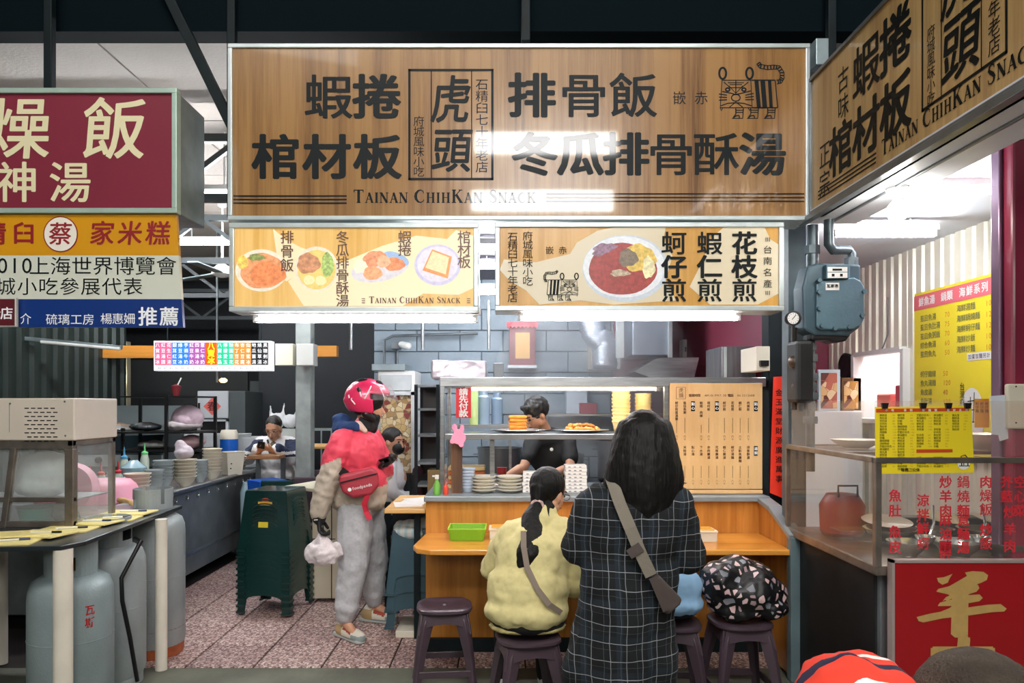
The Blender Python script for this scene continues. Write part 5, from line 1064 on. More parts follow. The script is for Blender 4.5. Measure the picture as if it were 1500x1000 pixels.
# red banner
bn = thing('red_banner', 'orange-red paper banner with black brush characters on the pillar', 'banner', P(1147, 730, 4.72)); vs = []; Y = 4.72
L_ = [(1132, 552), (1131, 600), (1130, 660), (1129, 722)]; R_ = [(1163, 550), (1165, 610), (1162, 670), (1160, 735)]
b = MB(); vs = []
for (l, r) in zip(L_, R_):
    for k in range(5): p = P(l[0]+(r[0]-l[0])*k/4, l[1]+(r[1]-l[1])*k/4, Y); p.y += .012*math.sin(k*2+l[1]*.02); vs.append(p)
fs = [(r*5+k, r*5+k+1, r*5+k+6, r*5+k+5) for r in range(3) for k in range(4)]
b.add(vs, fs); b.add([v+Vector((0, .004, 0)) for v in vs], [tuple(reversed(f)) for f in fs]); b.build('paper', M('banner_red', '#f0361c', .5, glow=.05), bn, smooth=True)
q = MB(); han(q, front(Y-.014), '金玉滿堂財源廣進萬事', 1141, 575, 9.5, step=14, vert=True, flip=-1, off=.02); han(q, front(Y-.014), '福祿壽喜招財進寶', 1154, 572, 9, step=14, vert=True, flip=-1, off=.02); q.build('lettering', m_ink, bn)
# frames and clock
t = thing('wall_clock', 'round white wall clock with dark rim on the corrugated wall', 'clock', (3.09, 6.66, 1.88)); mx = Matrix.Translation((3.115, 6.72, 1.88)) @ Matrix.Rotation(-math.pi/2, 4, 'Y')
MB().lathe([(.12, 0), (.125, .03), (.11, .04), (.105, .03)], (0, 0, 0), 28, mx=mx).build('rim', m_blk, t, smooth=2); MB().lathe([(.108, .0), (.108, .028)], (0, 0, 0), 28, mx=mx).build('dial', m_white, t)
q = MB(); pz = Plane((3.085, 6.72, 1.88), (0, -1, 0), (0, 0, 1), (-1, 0, 0)); stroke(q, pz, [(0, 0), (0, .07)], .008); stroke(q, pz, [(0, 0), (-.045, -.03)], .009); q.build('clock_hands', m_ink, t)
for i, (pa, pb, ya, yb, c, lb_) in enumerate(((1199, 1231, 541, 600, '#b2604a', 'picture frame with pale blue rim standing behind the meat case'), (1233, 1262, 553, 600, '#b07a35', 'amber picture frame below the wall clock'))):
    Yf = 6.5; t = thing('picture_frame', lb_, 'picture', P(pa, yb, Yf)); a = P(pa, yb, Yf); b_ = P(pb, ya, Yf)
    MB().box(a.x, b_.x, Yf, Yf+.03, 1.48, b_.z).build('frame', M('frame%d' % i, ['#c8dbe2', '#6b4a2a'][i], .4), t, bevel=.004); MB().box(a.x+.02, b_.x-.03, Yf-.004, Yf, 1.5, b_.z-.03).build('picture', cells('pict%d' % i, c, [c, '#d9b07a', '#5a2a22', '#e3c9a0'], 14, .02, .4), t)
t = thing('back_counter', 'pale counter behind the meat case', 'counter', (2.5, 6.5, 0)); MB().box(1.8, 3.05, 6.3, 6.8, 0, 1.48).build('body', m_pale, t, bevel=.01)
for i, (y, z, c) in enumerate(((5.85, 1.425, '#b8384c'), (6.15, 1.425, '#d9655a'), (6.05, 1.425, '#c6d3ea'))):
    o = MB().box(3.2, 3.45, y, y+.22, z, z+[.27, .2, .09][i]).build('parcel', M('parcel'+c[1:], c, .5), None, bevel=.01); tag(o, ['crimson parcel in the wall opening', 'coral red parcel in the wall opening', 'pale blue folded cloth in the wall opening'][i], 'parcel')
pipe('hanging_wire', [(3.08, 5.95, 2.4), (3.08, 5.95, 2.1), (3.08, 6.05, 1.98)], .005, m_steeld, 'thin wire hanging on the corrugated wall', 'wire')

# ================================================================== gas cylinders, table with order pads
m_cyl = M('grey_green_cylinder', '#8b9a9c', .45, .2, var=(5, .1), bump=(80, .15)); m_cyl2 = M('grey_cylinder', '#9aa3a4', .45, .2, var=(5, .12), bump=(80, .15)); m_rust = M('orange_foot', '#a5562c', .6, var=(14, .3))
def cylinder(x, y, r, h, mat, label, foot, rz):
    t = thing('gas_cylinder', label, 'gas cylinder', (x, y, 0), 0, 'gas cylinders under the table')
    MB().lathe([(r*.9, .04), (r, .08), (r, h-.12), (r*.985, h-.07), (r*.9, h-.025), (r*.7, h), (r*.35, h+.012), (.001, h+.015)], (x, y, 0), 40).build('body', mat, t, smooth=2, fix=True)
    MB().lathe([(r*1.004, h*.56), (r*1.012, h*.565), (r*1.004, h*.57)], (x, y, 0), 40, cap=False).build('weld_seam', mat, t, smooth=True)
    MB().lathe([(r*.92, 0), (r*.92, .09), (r*.88, .09), (r*.88, 0)], (x, y, 0), 32).build('foot_ring', foot, t, smooth=2)
    cr = r*.62; b = MB(); H = h+.16; n = 32; vs = []; fs = []
    for j in range(n):
        a = rz+2*math.pi*j/n; ph = (j % (n//2))/(n/2)
        if .34 < ph < .62: cuts = ((h-.01, h+.035), (h+.10, H))
        elif .04 < ph < .1: cuts = ((h-.01, h+.07), )
        else: cuts = ((h-.01, H),)
        a2 = rz+2*math.pi*(j+1)/n
        for z0, z1 in cuts:
            pts = [(x+q*math.cos(w_), y+q*math.sin(w_), z) for z in (z0, z1) for q in (cr, cr-.006) for w_ in (a, a2)]
            b.add(pts, [(0, 1, 5, 4), (2, 6, 7, 3), (4, 5, 7, 6), (0, 2, 3, 1), (0, 4, 6, 2), (1, 3, 7, 5)])
    b.build('collar', mat, t)
    MB().lathe([(.022, h), (.022, h+.05), (.03, h+.05), (.03, h+.075), (.012, h+.08), (.012, h+.11), (.001, h+.11)], (x, y, 0), 14).build('valve', m_brass, t, smooth=2, fix=True)
    return t
m_brass = M('brass', '#9c8148', .35, .8)
c1_ = cylinder(-2.16, 3.68, .19, .70, m_cyl, 'grey-green gas cylinder with red stencil marks, first under the table', m_cyl, .3)
cylinder(-2.20, 4.10, .19, .76, m_cyl2, 'grey gas cylinder with a hose hanging down its side, middle of the three', m_cyl2, 1.5)
cylinder(-2.19, 4.60, .185, .86, m_cyl2, 'pale gas cylinder with an orange foot ring, last of the three', m_rust, 2.2)
MB().lathe([(.172, .0), (.178, .02), (.178, .15), (.186, .17)], (-2.19, 4.60, 0), 32).build('orange_skirt', m_rust, None, smooth=2).parent = bpy.data.objects['gas_cylinder.002']
bpy.data.objects['orange_skirt'].location = (2.19, -4.60, 0); 
q = MB(); a0 = -.62; R_ = .1915
for i, ch in enumerate('瓦斯'):
    vs, fs = glyph(ch, .02)
    q.add([Vector((-2.16+R_*math.cos(a0+(x-GCX)*.25), 3.68+R_*math.sin(a0+(x-GCX)*.25), .55-i*.06+(y-GCY)*.05)) for x, y in vs], fs)
q.build('stencil', m_red, c1_)
pipe('gas_hose', [(-2.05, 4.10, .80), (-1.98, 4.02, .80), (-2.04, 3.93, .62), (-2.03, 3.92, .5), (-2.005, 3.95, .3), (-1.985, 3.99, .05)], .011, m_black, 'black rubber hose hanging down the middle gas cylinder', 'hose')
tb = thing('order_table', 'black-topped table on white round legs over the gas cylinders', 'table', (-2.5, 3.9, 0))
MB().prism([(-3.15, 3.26, .875), (-2.03, 3.38, .875), (-1.985, 3.5, .875), (-2.06, 4.72, .875), (-3.15, 4.72, .875)], (0, 0, .022)).build('table_top', M('black_laminate', '#20272b', .3, coat=.2), tb, bevel=.004, fix=True)
m_leg = M('cream_leg', '#dfd8c9', .4, var=(6, .08))
for x, y, r in ((-2.045, 3.42, .041), (-2.0, 4.30, .033), (-2.44, 3.42, .038), (-3.0, 4.4, .035)): MB().lathe([(r, .0), (r, .875)], (x, y, 0), 20).build('leg', m_leg, tb, smooth=2)
m_pad = M('yellow_pad', '#e4d58c', .7, var=(30, .05)); m_padink = M('pad_lines', '#9aa05a', .7)
pads = [(-2.33, 3.46, .15), (-2.27, 3.62, -.2), (-2.25, 3.80, .05), (-2.22, 3.98, -.15), (-2.20, 4.15, .1), (-2.2, 4.33, -.05), (-2.35, 3.60, .3)]
for i, (x, y, rz) in enumerate(pads):
    t = thing('order_pad', 'yellow order pad %s' % ['at the near corner of the black table', 'second from the table corner, half over the first', 'third from the table corner', 'fourth from the table corner', 'fifth from the table corner', 'at the far end of the black table', 'lying askew behind the second pad'][i], 'order pad', (0, 0, 0), 0, 'yellow order pads')
    MB().box(-.13, .13, -.085, .085, 0, .008).build('sheets', m_pad, t, bevel=.001); q = MB(); pz = Plane((0, 0, .008), (1, 0, 0), (0, 1, 0)); [rect(q, pz, -.12, -.07+k*.02, .12, -.0685+k*.02, .0005) for k in range(7)]; q.build('ruled_lines', m_padink, t)
    t.location = (x, y, .897+.0085*(i % 2)+(.012 if i == 6 else 0)); t.rotation_euler = (0, 0, rz)
    if i != 6:
        p = thing('pen', ['blue', 'black', 'black', 'blue', 'black', 'blue'][i]+' ballpoint pen on the '+['first', 'second', 'third', 'fourth', 'fifth', 'last'][i]+' order pad', 'pen', (0, 0, 0), 0, 'pens on the order pads'); MB().tube([(-.07, 0, 0), (.05, 0, 0)], .0045, 8).build('barrel', m_white, p, smooth=2); MB().tube([(.03, 0, 0), (.075, 0, 0)], .0052, 8).build('pen_cap', M('pen_blue', '#27355e', .4) if i in (0, 3, 5) else m_black, p, smooth=2)
        p.location = (x+.02, y, .897+.0085*(i % 2)+.013); p.rotation_euler = (0, 0, rz+.25)
# glass snack cabinet on the table
gk = thing('snack_cabinet', 'steel-framed glass snack cabinet with a cream vented top on the black table', 'cabinet', (-2.7, 3.87, .897)); xr = P(106, 0, 3.87).x; xl = -3.1
MB().box(xl, xr+.01, 3.87, 4.3, P(0, 645, 3.87).z, P(0, 583, 3.87).z).build('vented_top', M('cream_enamel', '#dcd1c2', .35, .2, var=(3, .06)), gk, bevel=.006)
q = MB()
for r in range(9):
    for k in range(5): xx = 36+k*9.5+(4 if r % 2 else 0); rect(q, front(3.87), xx, 597+r*6, xx+6.5, 598.6+r*6, .001)
q.build('vent_slot', m_black, gk); q = MB(); [disc(q, front(3.87), x, y, 1.6, 1.6, 10, .002) for x, y in ((15, 591), (95, 588), (15, 646), (96, 638))]; [rect(q, front(3.87), 13.5, 592, 14.2, 633, .001)]; q.build('screw', m_steeld, gk)
b = MB(); zt = P(0, 645, 3.87).z
b.box(xl, xr, 3.875, 3.905, zt-.045, zt); b.box(xr-.03, xr, 3.875, 4.3, zt-.03, zt); b.box(xr-.045, xr, 3.875, 3.92, .9, zt-.045); b.box(xr-.03, xr, 4.27, 4.3, .9, zt); b.box(xl, xr, 3.88, 3.91, .897, .93); b.box(xl, xr, 3.88, 3.91, 1.03, 1.055)
b.bar(P(22, 655, 3.89), P(6, 778, 3.89), .035, .03); b.build('frame', m_bsteel, gk, bevel=.003)
MB().box(xl, xr-.04, 3.89, 3.894, .93, zt-.045).build('front_glass', glass_mat('misty_glass', (.95, .97, .96), haze=.12), gk); MB().box(xr-.008, xr-.004, 3.92, 4.27, .9, zt-.03).build('side_glass', bpy.data.materials['misty_glass'], gk)
MB().box(xl, xr-.03, 3.93, 4.27, 1.03, 1.036).build('wire_shelf', m_steel, gk)
b = MB(); b.ell((-2.52, 4.06, 1.17), (.17, .1, .12)); b.ell((-2.55, 4.05, 1.10), (.15, .1, .07)); tag(finish(b, 'wrapped_noodles', M('frosty_bag', '#c3c8cb', .35, bump=(12, .9)), None, .012, 3, disp=.02, dsize=.08), 'frosty plastic bag of noodles inside the glass snack cabinet', 'bag')
t = thing('green_basket', 'small sea-green plastic colander in the bottom of the snack cabinet', 'basket', (-2.58, 4.06, .9)); MB().lathe([(.08, .0), (.10, .08), (.108, .085), (.1, .08), (.078, .01), (.001, .008)], (-2.56, 4.05, .9), 24).build('body', M('sea_green', '#1f8a76', .35), t, smooth=2, fix=True)
b = MB(); b.cap((-2.42, 4.05, .95), .06, (-2.36, 4.02, .93), .045); tag(finish(b, 'clear_bag', M('dark_clear_bag', '#56615f', .2, bump=(18, 1.)), None, .01, 2, disp=.03, dsize=.05), 'crumpled clear bag beside the green colander', 'bag')
# ================================================================== steel noodle counter
nc = thing('noodle_counter', 'long steel counter with a row of round holes along its front', 'counter', (-3.2, 6.3, 0))
MB().box(-3.9, -2.64, 4.98, 7.75, .12, .82).build('body', m_steeld, nc, bevel=.006); MB().box(-3.92, -2.60, 4.95, 7.78, .82, .85).build('counter_top', m_steel, nc, bevel=.012)
MB().tube([(-2.61, 4.95, .845), (-2.61, 7.78, .845)], .022, 12).build('rolled_edge', m_steel, nc, smooth=2)
MB().box(-2.645, -2.635, 4.98, 7.75, .28, .30).build('seam_strip', m_steel, nc)
for i in range(13):
    y = 5.05+i*.215; mx = Matrix.Translation((-2.638, y, .765)) @ Matrix.Rotation(math.pi/2, 4, 'Y')
    MB().lathe([(.022, -.004), (.026, .006), (.018, .008)], (0, 0, 0), 16, mx=mx, cap=False).build('hole_rim', m_chrome, nc, smooth=2); MB().lathe([(.0175, 0), (.0175, .002)], (0, 0, 0), 14, mx=mx).build('hole', m_black, nc)
for y in (5.1, 7.6):
    for x in (-3.8, -2.75): MB().lathe([(.03, 0), (.025, .12)], (x, y, 0), 12).build('leg', m_steeld, nc)
m_bowlw = M('bowl_white', '#d8d0bd', .35, coat=.3); m_bowlg = M('bowl_glass', '#b5bfc0', .15, coat=.6, alpha=.75)
def bowl_stack(px, y, r, n, mat, who, step=.028):
    x = P(px, 0, y).x; p0 = None
    for k in range(n):
        if p0 is None: p0 = MB().lathe([(r*.42, 0), (r*.44, .012), (r*.8, .045), (r*.97, .080), (r*1.05, .084), (r*1.05, .088), (r*.97, .088), (r*.76, .046), (r*.4, .016), (.001, .014)], (0, 0, 0), 22).build('noodle_bowl', mat, None, smooth=2, fix=True); o = p0
        else: o = p0.copy(); COL.objects.link(o)
        o.location = (x+random.uniform(-.003, .003), y, .851+k*step); tag(o, 'bowl %s, %s of its stack' % (who, ordn(k, n)), 'bowl', 'bowl stacks on the steel counter')
bowl_stack(201, 5.55, .092, 4, m_bowlw, 'in the big cream stack nearest the beige cloth'); bowl_stack(226, 5.85, .075, 4, m_bowlg, 'of clouded glass in the low stack behind the cream one'); bowl_stack(240, 6.1, .08, 6, m_bowlg, 'of clouded glass in the tall grey stack')
bowl_stack(271, 6.2, .092, 6, m_bowlw, 'in the cream stack under the plastic bag'); bowl_stack(293, 6.5, .07, 5, m_bowlg, 'of glass between the two cream stacks'); bowl_stack(311, 6.75, .085, 8, m_bowlw, 'in the tall narrow cream stack'); bowl_stack(344, 7.35, .11, 3, m_bowlw, 'in the far low stack', .04)
b = MB(); b.ell((P(270, 0, 6.2).x, 6.2, 1.13), (.08, .08, .05)); b.cap((P(270, 0, 6.2).x, 6.2, 1.15), .06, (P(262, 0, 6.2).x, 6.2, 1.2), .04); tag(finish(b, 'plastic_bag', M('lilac_bag', '#b9adb5', .3, bump=(14, .9)), None, .01, 2, disp=.03, dsize=.06), 'lilac plastic bag resting on the cream bowl stack', 'bag')
t = thing('white_tub', 'square white tub with small dark marks at the end of the steel counter', 'tub', (P(334, 0, 7.2).x, 7.2, .851)); x = P(334, 0, 7.1).x; MB().lathe([(.10, 0), (.13, .22), (.14, .225), (.13, .225), (.1, .01), (.001, .01)], (x, 7.2, .851), 4, mx=None).build('body', m_cream, t, bevel=.01, fix=True)
q = MB(); [disc(q, front(7.1), 336+a, 680+b_, 1.2, .9, 8, .0) for a, b_ in ((-3, 0), (3, -1), (-2, 4), (2, 6))]; q.build('mark', m_ink, t)
b = MB(); b.cap((-3.02, 5.13, .875), .03, (-2.63, 5.1, .875), .035, fl=((0, 0, 1), .7)); b.cap((-2.66, 5.12, .87), .04, (-2.575, 5.12, .83), .028); b.cap((-3.0, 5.2, .87), .03, (-2.7, 5.18, .88), .03); tag(finish(b, 'beige_cloth', M('beige_cloth', '#c3a36c', .9, bump=(40, .6)), None, .01, 2, disp=.03, dsize=.05), 'crumpled beige cloth draped over the corner of the steel counter', 'cloth')
t = thing('pink_basin', 'pink plastic basin turned upside down behind the order pads', 'basin', (-2.83, 5.05, .85)); pk_m = M('pink_plastic', '#e79fb4', .4)
MB().lathe([(.25, 0), (.255, .01), (.21, .12), (.17, .155), (.001, .165)], (-2.84, 4.9+.33, .851), 32).build('shell', pk_m, t, smooth=2, fix=True); b = MB(); mxx = Matrix.Translation((-2.95, 4.98, .95)) @ Matrix.Rotation(1.25, 4, 'X') @ Matrix.Rotation(.2, 4, 'Y'); MB().lathe([(.20, 0), (.205, .01), (.17, .06), (.001, .075)], (0, 0, 0), 32, mx=mxx).build('leaning_lid', pk_m, t, smooth=2, fix=True)
# squeeze bottles, jars and boxes on the steel counter
def squeeze(px, y, c, label, h=.14, r=.035):
    x = P(px, 0, y).x; t = thing('squeeze_bottle', label, 'bottle', (x, y, .851), 0, 'squeeze bottles'); m = M('sq'+c[1:], c, .35); MB().lathe([(r, 0), (r*1.05, .01), (r*1.05, h*.8), (r*.7, h), (.001, h)], (x, y, .851), 16).build('body', M('sqbody', '#b9c4b5', .3) if c != '#8a5a2e' else m, t, smooth=2, fix=True); MB().lathe([(r*.8, h), (r*.8, h+.02), (r*.25, h+.03), (r*.12, h+.1), (.001, h+.1)], (x, y, .851), 12).build('nozzle', m, t, smooth=2, fix=True)
squeeze(163, 5.75, '#8ad62a', 'squeeze bottle with a lime green nozzle beside the pink basin'); squeeze(132, 5.8, '#c02a30', 'squeeze bottle with a red nozzle nearest the snack cabinet', .11); squeeze(148, 5.95, '#c4343a', 'squeeze bottle with a red nozzle behind the lime one', .12); squeeze(173, 6.1, '#b52a34', 'squeeze bottle with a red nozzle beside the cream bowls', .12)
squeeze(182, 6.35, '#5aa0c8', 'tall pale blue squeeze bottle', .22); squeeze(212, 6.6, '#6cc07a', 'squeeze bottle with a green nozzle behind the glass bowls', .24)
t = thing('water_jug', 'clear bluish jug beside the cream bowl stack', 'jug', (P(196, 0, 6.2).x, 6.2, .851)); MB().lathe([(.09, 0), (.1, .02), (.1, .16), (.05, .2), (.03, .22), (.001, .22)], (P(196, 0, 6.2).x, 6.2, .851), 18).build('body', M('jug_blue', '#9fc0cc', .15, coat=.5, alpha=.8), t, smooth=2, fix=True)
for i, (px, y, w_, h, c, lb_) in enumerate(((150, 6.1, .3, .06, '#9a7347', 'brown wooden sauce tray behind the squeeze bottles'), (248, 6.75, .5, .05, '#b88a78', 'metal tray of pinkish cooked food on the steel counter'), (276, 7.4, .16, .2, '#202824', 'black covered pot at the end of the steel counter'))):
    x = P(px, 0, y).x; o = MB().box(x-w_/2, x+w_/2, y, y+.25, .851, .851+h).build('food_tray' if i < 2 else 'covered_pot', M('fd%d' % i, c, .5, var=(30, .3)), None, bevel=.015); tag(o, lb_, 'tray' if i < 2 else 'pot')
# griddle, back wall of the kitchen, rack
t = thing('griddle_stove', 'black griddle stove with two round knobs on a pale front', 'stove', (-3.95, 7.5, 0)); MB().box(-4.7, -3.62, 7.82, 8.4, 0, 1.02).build('body', m_steeld, t); MB().prism([(-4.65, 7.80, 1.17), (-3.60, 7.80, 1.22), (-3.64, 7.80, 1.03), (-4.45, 7.80, 1.0)], (0, .5, 0)).build('griddle_pan', M('black_iron', '#1d2a30', .35), t, fix=True); MB().box(-4.5, -3.62, 7.79, 7.82, .88, 1.0).build('front_panel', m_alu, t)
for x in (-4.28, -3.98): MB().lathe([(.035, 0), (.03, .03), (.001, .032)], (0, 0, 0), 14, mx=Matrix.Translation((x, 7.79, .95)) @ Matrix.Rotation(math.pi/2, 4, 'X')).build('knob', m_black, t, smooth=2)
t = thing('steaming_wok', 'shiny steel pan with lid on the black griddle', 'pan', (-4.2, 8.05, 1.17)); MB().lathe([(.2, 0), (.24, .05), (.2, .07), (.1, .11), (.02, .12), (.001, .13)], (-4.2, 8.05, 1.22), 24).build('body', m_chrome, t, smooth=2, fix=True)
struct(MB().box(-5.6, -3.7, 8.6, 8.65, 0, 1.52).build('wall_low', M('splash_steel', '#8b9698', .4, .5, var=(2, .15))))
rk = thing('black_rack', 'black metal rack with tiers of pinkish bags and dishes above the steel counter', 'rack', (-3.4, 7.5, .85)); xa, xb, xm = -3.80, -3.02, -3.30
for x, y, z1 in ((xa, 7.35, 1.30), (xb, 7.35, 1.27), (xm, 7.2, 1.63), (xa, 7.7, 1.62), (xb, 7.7, 1.62)): MB().box(x-.014, x+.014, y-.014, y+.014, .851, z1).build('post', m_black, rk)
for z, x0, x1, y0, y1 in ((1.61, -3.75, -3.02, 7.2, 7.7), (1.26, -3.82, -3.0, 7.2, 7.72), (1.08, -3.82, -3.0, 7.2, 7.72)): MB().box(x0, x1, y0, y1, z-.008, z+.008).build('tier', m_black, rk)
t = thing('dessert_cup', 'small dark red drink cup with a white straw on top of the black rack', 'cup', (-3.27, 7.35, 1.618)); MB().lathe([(.03, 0), (.045, .09), (.048, .1), (.001, .12)], (-3.27, 7.35, 1.619), 16).build('body', M('cup_red', '#7a2a30', .3), t, smooth=2); MB().bar((-3.27, 7.35, 1.7), (-3.22, 7.35, 1.80), .01).build('straw', m_white, t)
for i, (x, z, rx, rz_, c, lb_) in enumerate(((-3.2, 1.40, .16, .13, '#d3b9c6', 'pale pink bag hanging under the top tier of the rack'), (-3.25, 1.33, .2, .06, '#c9c2c4', 'flattened white bag on the middle tier of the rack'), (-3.15, 1.16, .13, .07, '#b9979c', 'mauve parcel on the lowest tier of the rack'), (-3.62, 1.31, .16, .04, '#33383a', 'dark shallow pan on the middle tier of the rack'), (-3.55, 1.13, .14, .04, '#9ca09e', 'grey dish on the lowest tier of the rack'))):
    b = MB(); b.ell((x, 7.45, z), (rx, .14, rz_)); tag(finish(b, 'rack_bag', M('bag'+c[1:], c, .4, bump=(14, .8)), None, .014, 2, disp=.03, dsize=.07), lb_, 'bag' if i < 3 else 'dish')
# plastic crates behind
for i, (px, y, z, w_, h, lb_) in enumerate(((310, 8.3, .85, .62, .34, 'white plastic crate behind the steel counter'), (358, 8.4, .85, .45, .30, 'white plastic crate beside the reading man'))):
    x = P(px, 0, y).x; basket('plastic_crate', x-w_/2, x+w_/2, y, y+.4, z+.001, h, M('crate_white', '#d5d8da', .4), lb_); 
t = thing('crate_table', 'table carrying the white plastic crates', 'table', (-3.1, 8.4, 0)); MB().box(-3.75, -2.6, 8.1, 8.9, .82, .85).build('table_top', m_steeld, t); [MB().box(x-.02, x+.02, y-.02, y+.02, 0, .82).build('leg', m_steeld, t) for x in (-3.7, -2.65) for y in (8.15, 8.85)]
t = thing('storage_jar', 'white jar with a bright blue label on the crate table', 'jar', (P(333, 0, 8.0).x, 8.15, .85)); x = P(333, 0, 8.15).x; MB().lathe([(.09, 0), (.095, .14), (.095, .36), (.08, .40), (.001, .40)], (x, 8.2, .851), 20).build('body', m_cream, t, smooth=2); MB().lathe([(.097, .14), (.097, .30)], (x, 8.2, .851), 20).build('label_band', M('bright_blue', '#1563c9', .4), t, smooth=2)
fr_ = thing('fridge', 'pale two-door fridge with a pink diamond spring paper on its door', 'fridge', (-3.4, 9.2, 0)); xa, xb = P(289, 0, 9.2).x, P(334, 0, 9.2).x
MB().box(xa, xb+.2, 9.24, 9.9, .02, 1.70).build('cabinet', M('fridge_side', '#4b5253', .5), fr_, bevel=.01); MB().box(xa, xb, 9.2, 9.24, 1.36, 1.70).build('upper_door', M('fridge_white', '#bcc0c4', .4, var=(3, .05)), fr_, bevel=.01); b = MB(); b.box(xa, xa+.03, 9.2, 9.24, .05, 1.345); b.box(xb-.03, xb, 9.2, 9.24, .05, 1.345); b.box(xa, xb, 9.2, 9.24, 1.32, 1.345); b.build('lower_door', MATS['fridge_white'], fr_)
MB().box(xa+.03, xb-.03, 9.225, 9.24, .05, 1.32).build('dark_interior', m_blk, fr_); MB().bar((xa+.03, 9.18, 1.42), (xa+.03, 9.18, 1.55), .02).build('handle', m_black, fr_)
pl_ = front(9.2); q = MB(); poly(q, pl_, [(311, 582), (324, 595), (311, 608), (298, 595)]); q.build('diamond_paper', M('diamond_pink', '#d8635c', .6), fr_); q = MB(); han(q, pl_, '春', 311, 595, 13, flip=-1, off=.02, h=.004); q.build('paper_character', M('dark_maroon_ink', '#4a1a1c', .6), fr_)
t = thing('fruit_pan', 'steel pan heaped with pinkish vegetables before the fridge', 'pan', (P(318, 0, 8.9).x, 8.6, 1.16)); 
# far things
def pxbox(name, x0, y0, x1, y1, Y, dep, mat, label, cat, z0=None, bev=.005):
    a = P(x0, y1, Y); b_ = P(x1, y0, Y); o = MB().box(a.x, b_.x, Y, Y+dep, a.z if z0 is None else z0, b_.z).build(name, mat, None, bevel=bev); tag(o, label, cat); return o
bpy.data.objects.remove(t)
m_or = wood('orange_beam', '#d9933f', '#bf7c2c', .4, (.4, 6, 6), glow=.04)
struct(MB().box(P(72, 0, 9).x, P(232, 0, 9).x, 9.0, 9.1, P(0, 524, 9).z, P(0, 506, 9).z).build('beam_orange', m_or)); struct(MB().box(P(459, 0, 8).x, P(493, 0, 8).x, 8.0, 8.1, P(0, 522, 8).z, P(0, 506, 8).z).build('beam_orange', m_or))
corrugated('wall_far', (P(45, 0, 9.6).x, 9.6), (P(165, 0, 9.6).x, 9.6), P(0, 541, 9.6).z, P(0, 500, 9.6).z, M('olive_corrugated', '#7a7a5a', .5, var=(3, .1)), .12)
struct(MB().box(P(150, 0, 10).x, P(186, 0, 10).x, 10, 10.1, 0, P(0, 500, 10).z).build('pillar_far', M('tan_pillar', '#9a937c', .6, var=(2, .15))))
t = thing('spot_lamp', 'small bright spot lamp on the tan pillar of the hall', 'lamp', P(170, 547, 9.9)); MB().ell(P(171, 546, 9.9), (.05, .05, .04)).build('bulb', lamp_mat('spot', (1, .95, .85), 25), t, smooth=True); MB().ell(P(181, 556, 9.9), (.03, .03, .03)).build('small_bulb', bpy.data.materials['spot'], t, smooth=True); MB().bar(P(171, 540, 9.95), P(171, 546, 9.95), .02).build('stem', m_black, t)
t = thing('warm_lamp', 'small orange lamp glowing above the fridge', 'lamp', P(327, 557, 9.5)); MB().ell(P(327, 557, 9.5), (.05, .04, .03)).build('bulb', lamp_mat('warm', (1, .5, .12), 12), t, smooth=True); MB().bar(P(318, 330, 9.52), P(318, 560, 9.52), .02).build('rod', m_steeld, t); MB().bar(P(318, 556, 9.52), P(327, 556, 9.52), .015).build('arm', m_steeld, t)
t = thing('red_lamp', 'tiny red signal lamp by the dark post', 'lamp', P(121, 547, 9.4)); MB().ell(P(124, 547, 8.96), .035).build('bulb', lamp_mat('redl', (1, .1, .08), 5), t, smooth=True)
o = post('dark post standing in the side hall behind the steel kitchen', (P(127, 0, 9).x, 9.0, 0), (P(127, 0, 9).x, 9.0, 3.4), .06)
t = thing('unlit_tube_lamp', 'unlit tube lamp slanting below the hall ceiling', 'lamp', P(120, 508, 7.5)); MB().bar(P(8, 493, 7.5), P(178, 509, 7.5), .05, .04).build('housing', m_alu2, t, bevel=.004); MB().tube([P(60, 500.5, 7.47), P(176, 511, 7.47)], .016, 8).build('tube', m_white, t, smooth=2)
pxbox('switch_cabinet', 403, 503, 429, 535, 6.9, .12, m_cream, 'pale box mounted beside the end of the coloured menu sign', 'box'); pxbox('meter_cabinet', 434, 503, 459, 535, 6.8, .16, M('pale_box', '#c9cbc6', .5), 'larger pale cabinet mounted on the worn pillar', 'box')
pxbox('window_shutter', 366, 558, 405, 620, 11, .05, M('shutter_grey', '#3a4142', .6), 'dim grey shutter panel far in the hall', 'shutter', z0=.0)
# high table, reader things, low wall
t = thing('reading_table', 'small brown high table the seated reader leans on', 'table', (-2.35, 7.45, 0)); xa, xb = P(366, 0, 7.3).x, P(412, 0, 7.3).x
MB().box(xa, xb, 7.2, 7.5, 1.0, 1.035).build('table_top', wood('brown_top', '#b08158', '#8b6240', .4, (.5, 5, 5)), t, bevel=.005); [MB().box(x-.02, x+.02, 7.44, 7.48, 0, 1.0).build('leg', m_steeld, t) for x in (xa+.03, xb-.03)]
t = thing('blue_bin', 'bright blue plastic bin at the end of the steel counter', 'bin', (-2.3, 6.95, 0)); MB().lathe([(.14, 0), (.19, .82), (.2, .83), (.001, .83)], (P(391, 0, 6.95).x, 6.95, 0), 4).build('body', M('royal_blue', '#0d4fb5', .4), t, bevel=.02, fix=True)
t = thing('glass_water_drum', 'pale bluish plastic drum between the counter end and the blue bin', 'drum', (P(377, 0, 7.3).x, 7.3, 0)); MB().lathe([(.1, 0), (.11, .7), (.08, .8), (.001, .8)], (P(377, 0, 7.2).x, 7.05, 0), 18).build('body', M('drum', '#9db7c2', .2, coat=.4), t, smooth=2)
t = thing('teal_chair', 'dark teal plastic chair behind the blue bin', 'chair', (-2.0, 7.4, 0)); x = P(432, 0, 7.1).x
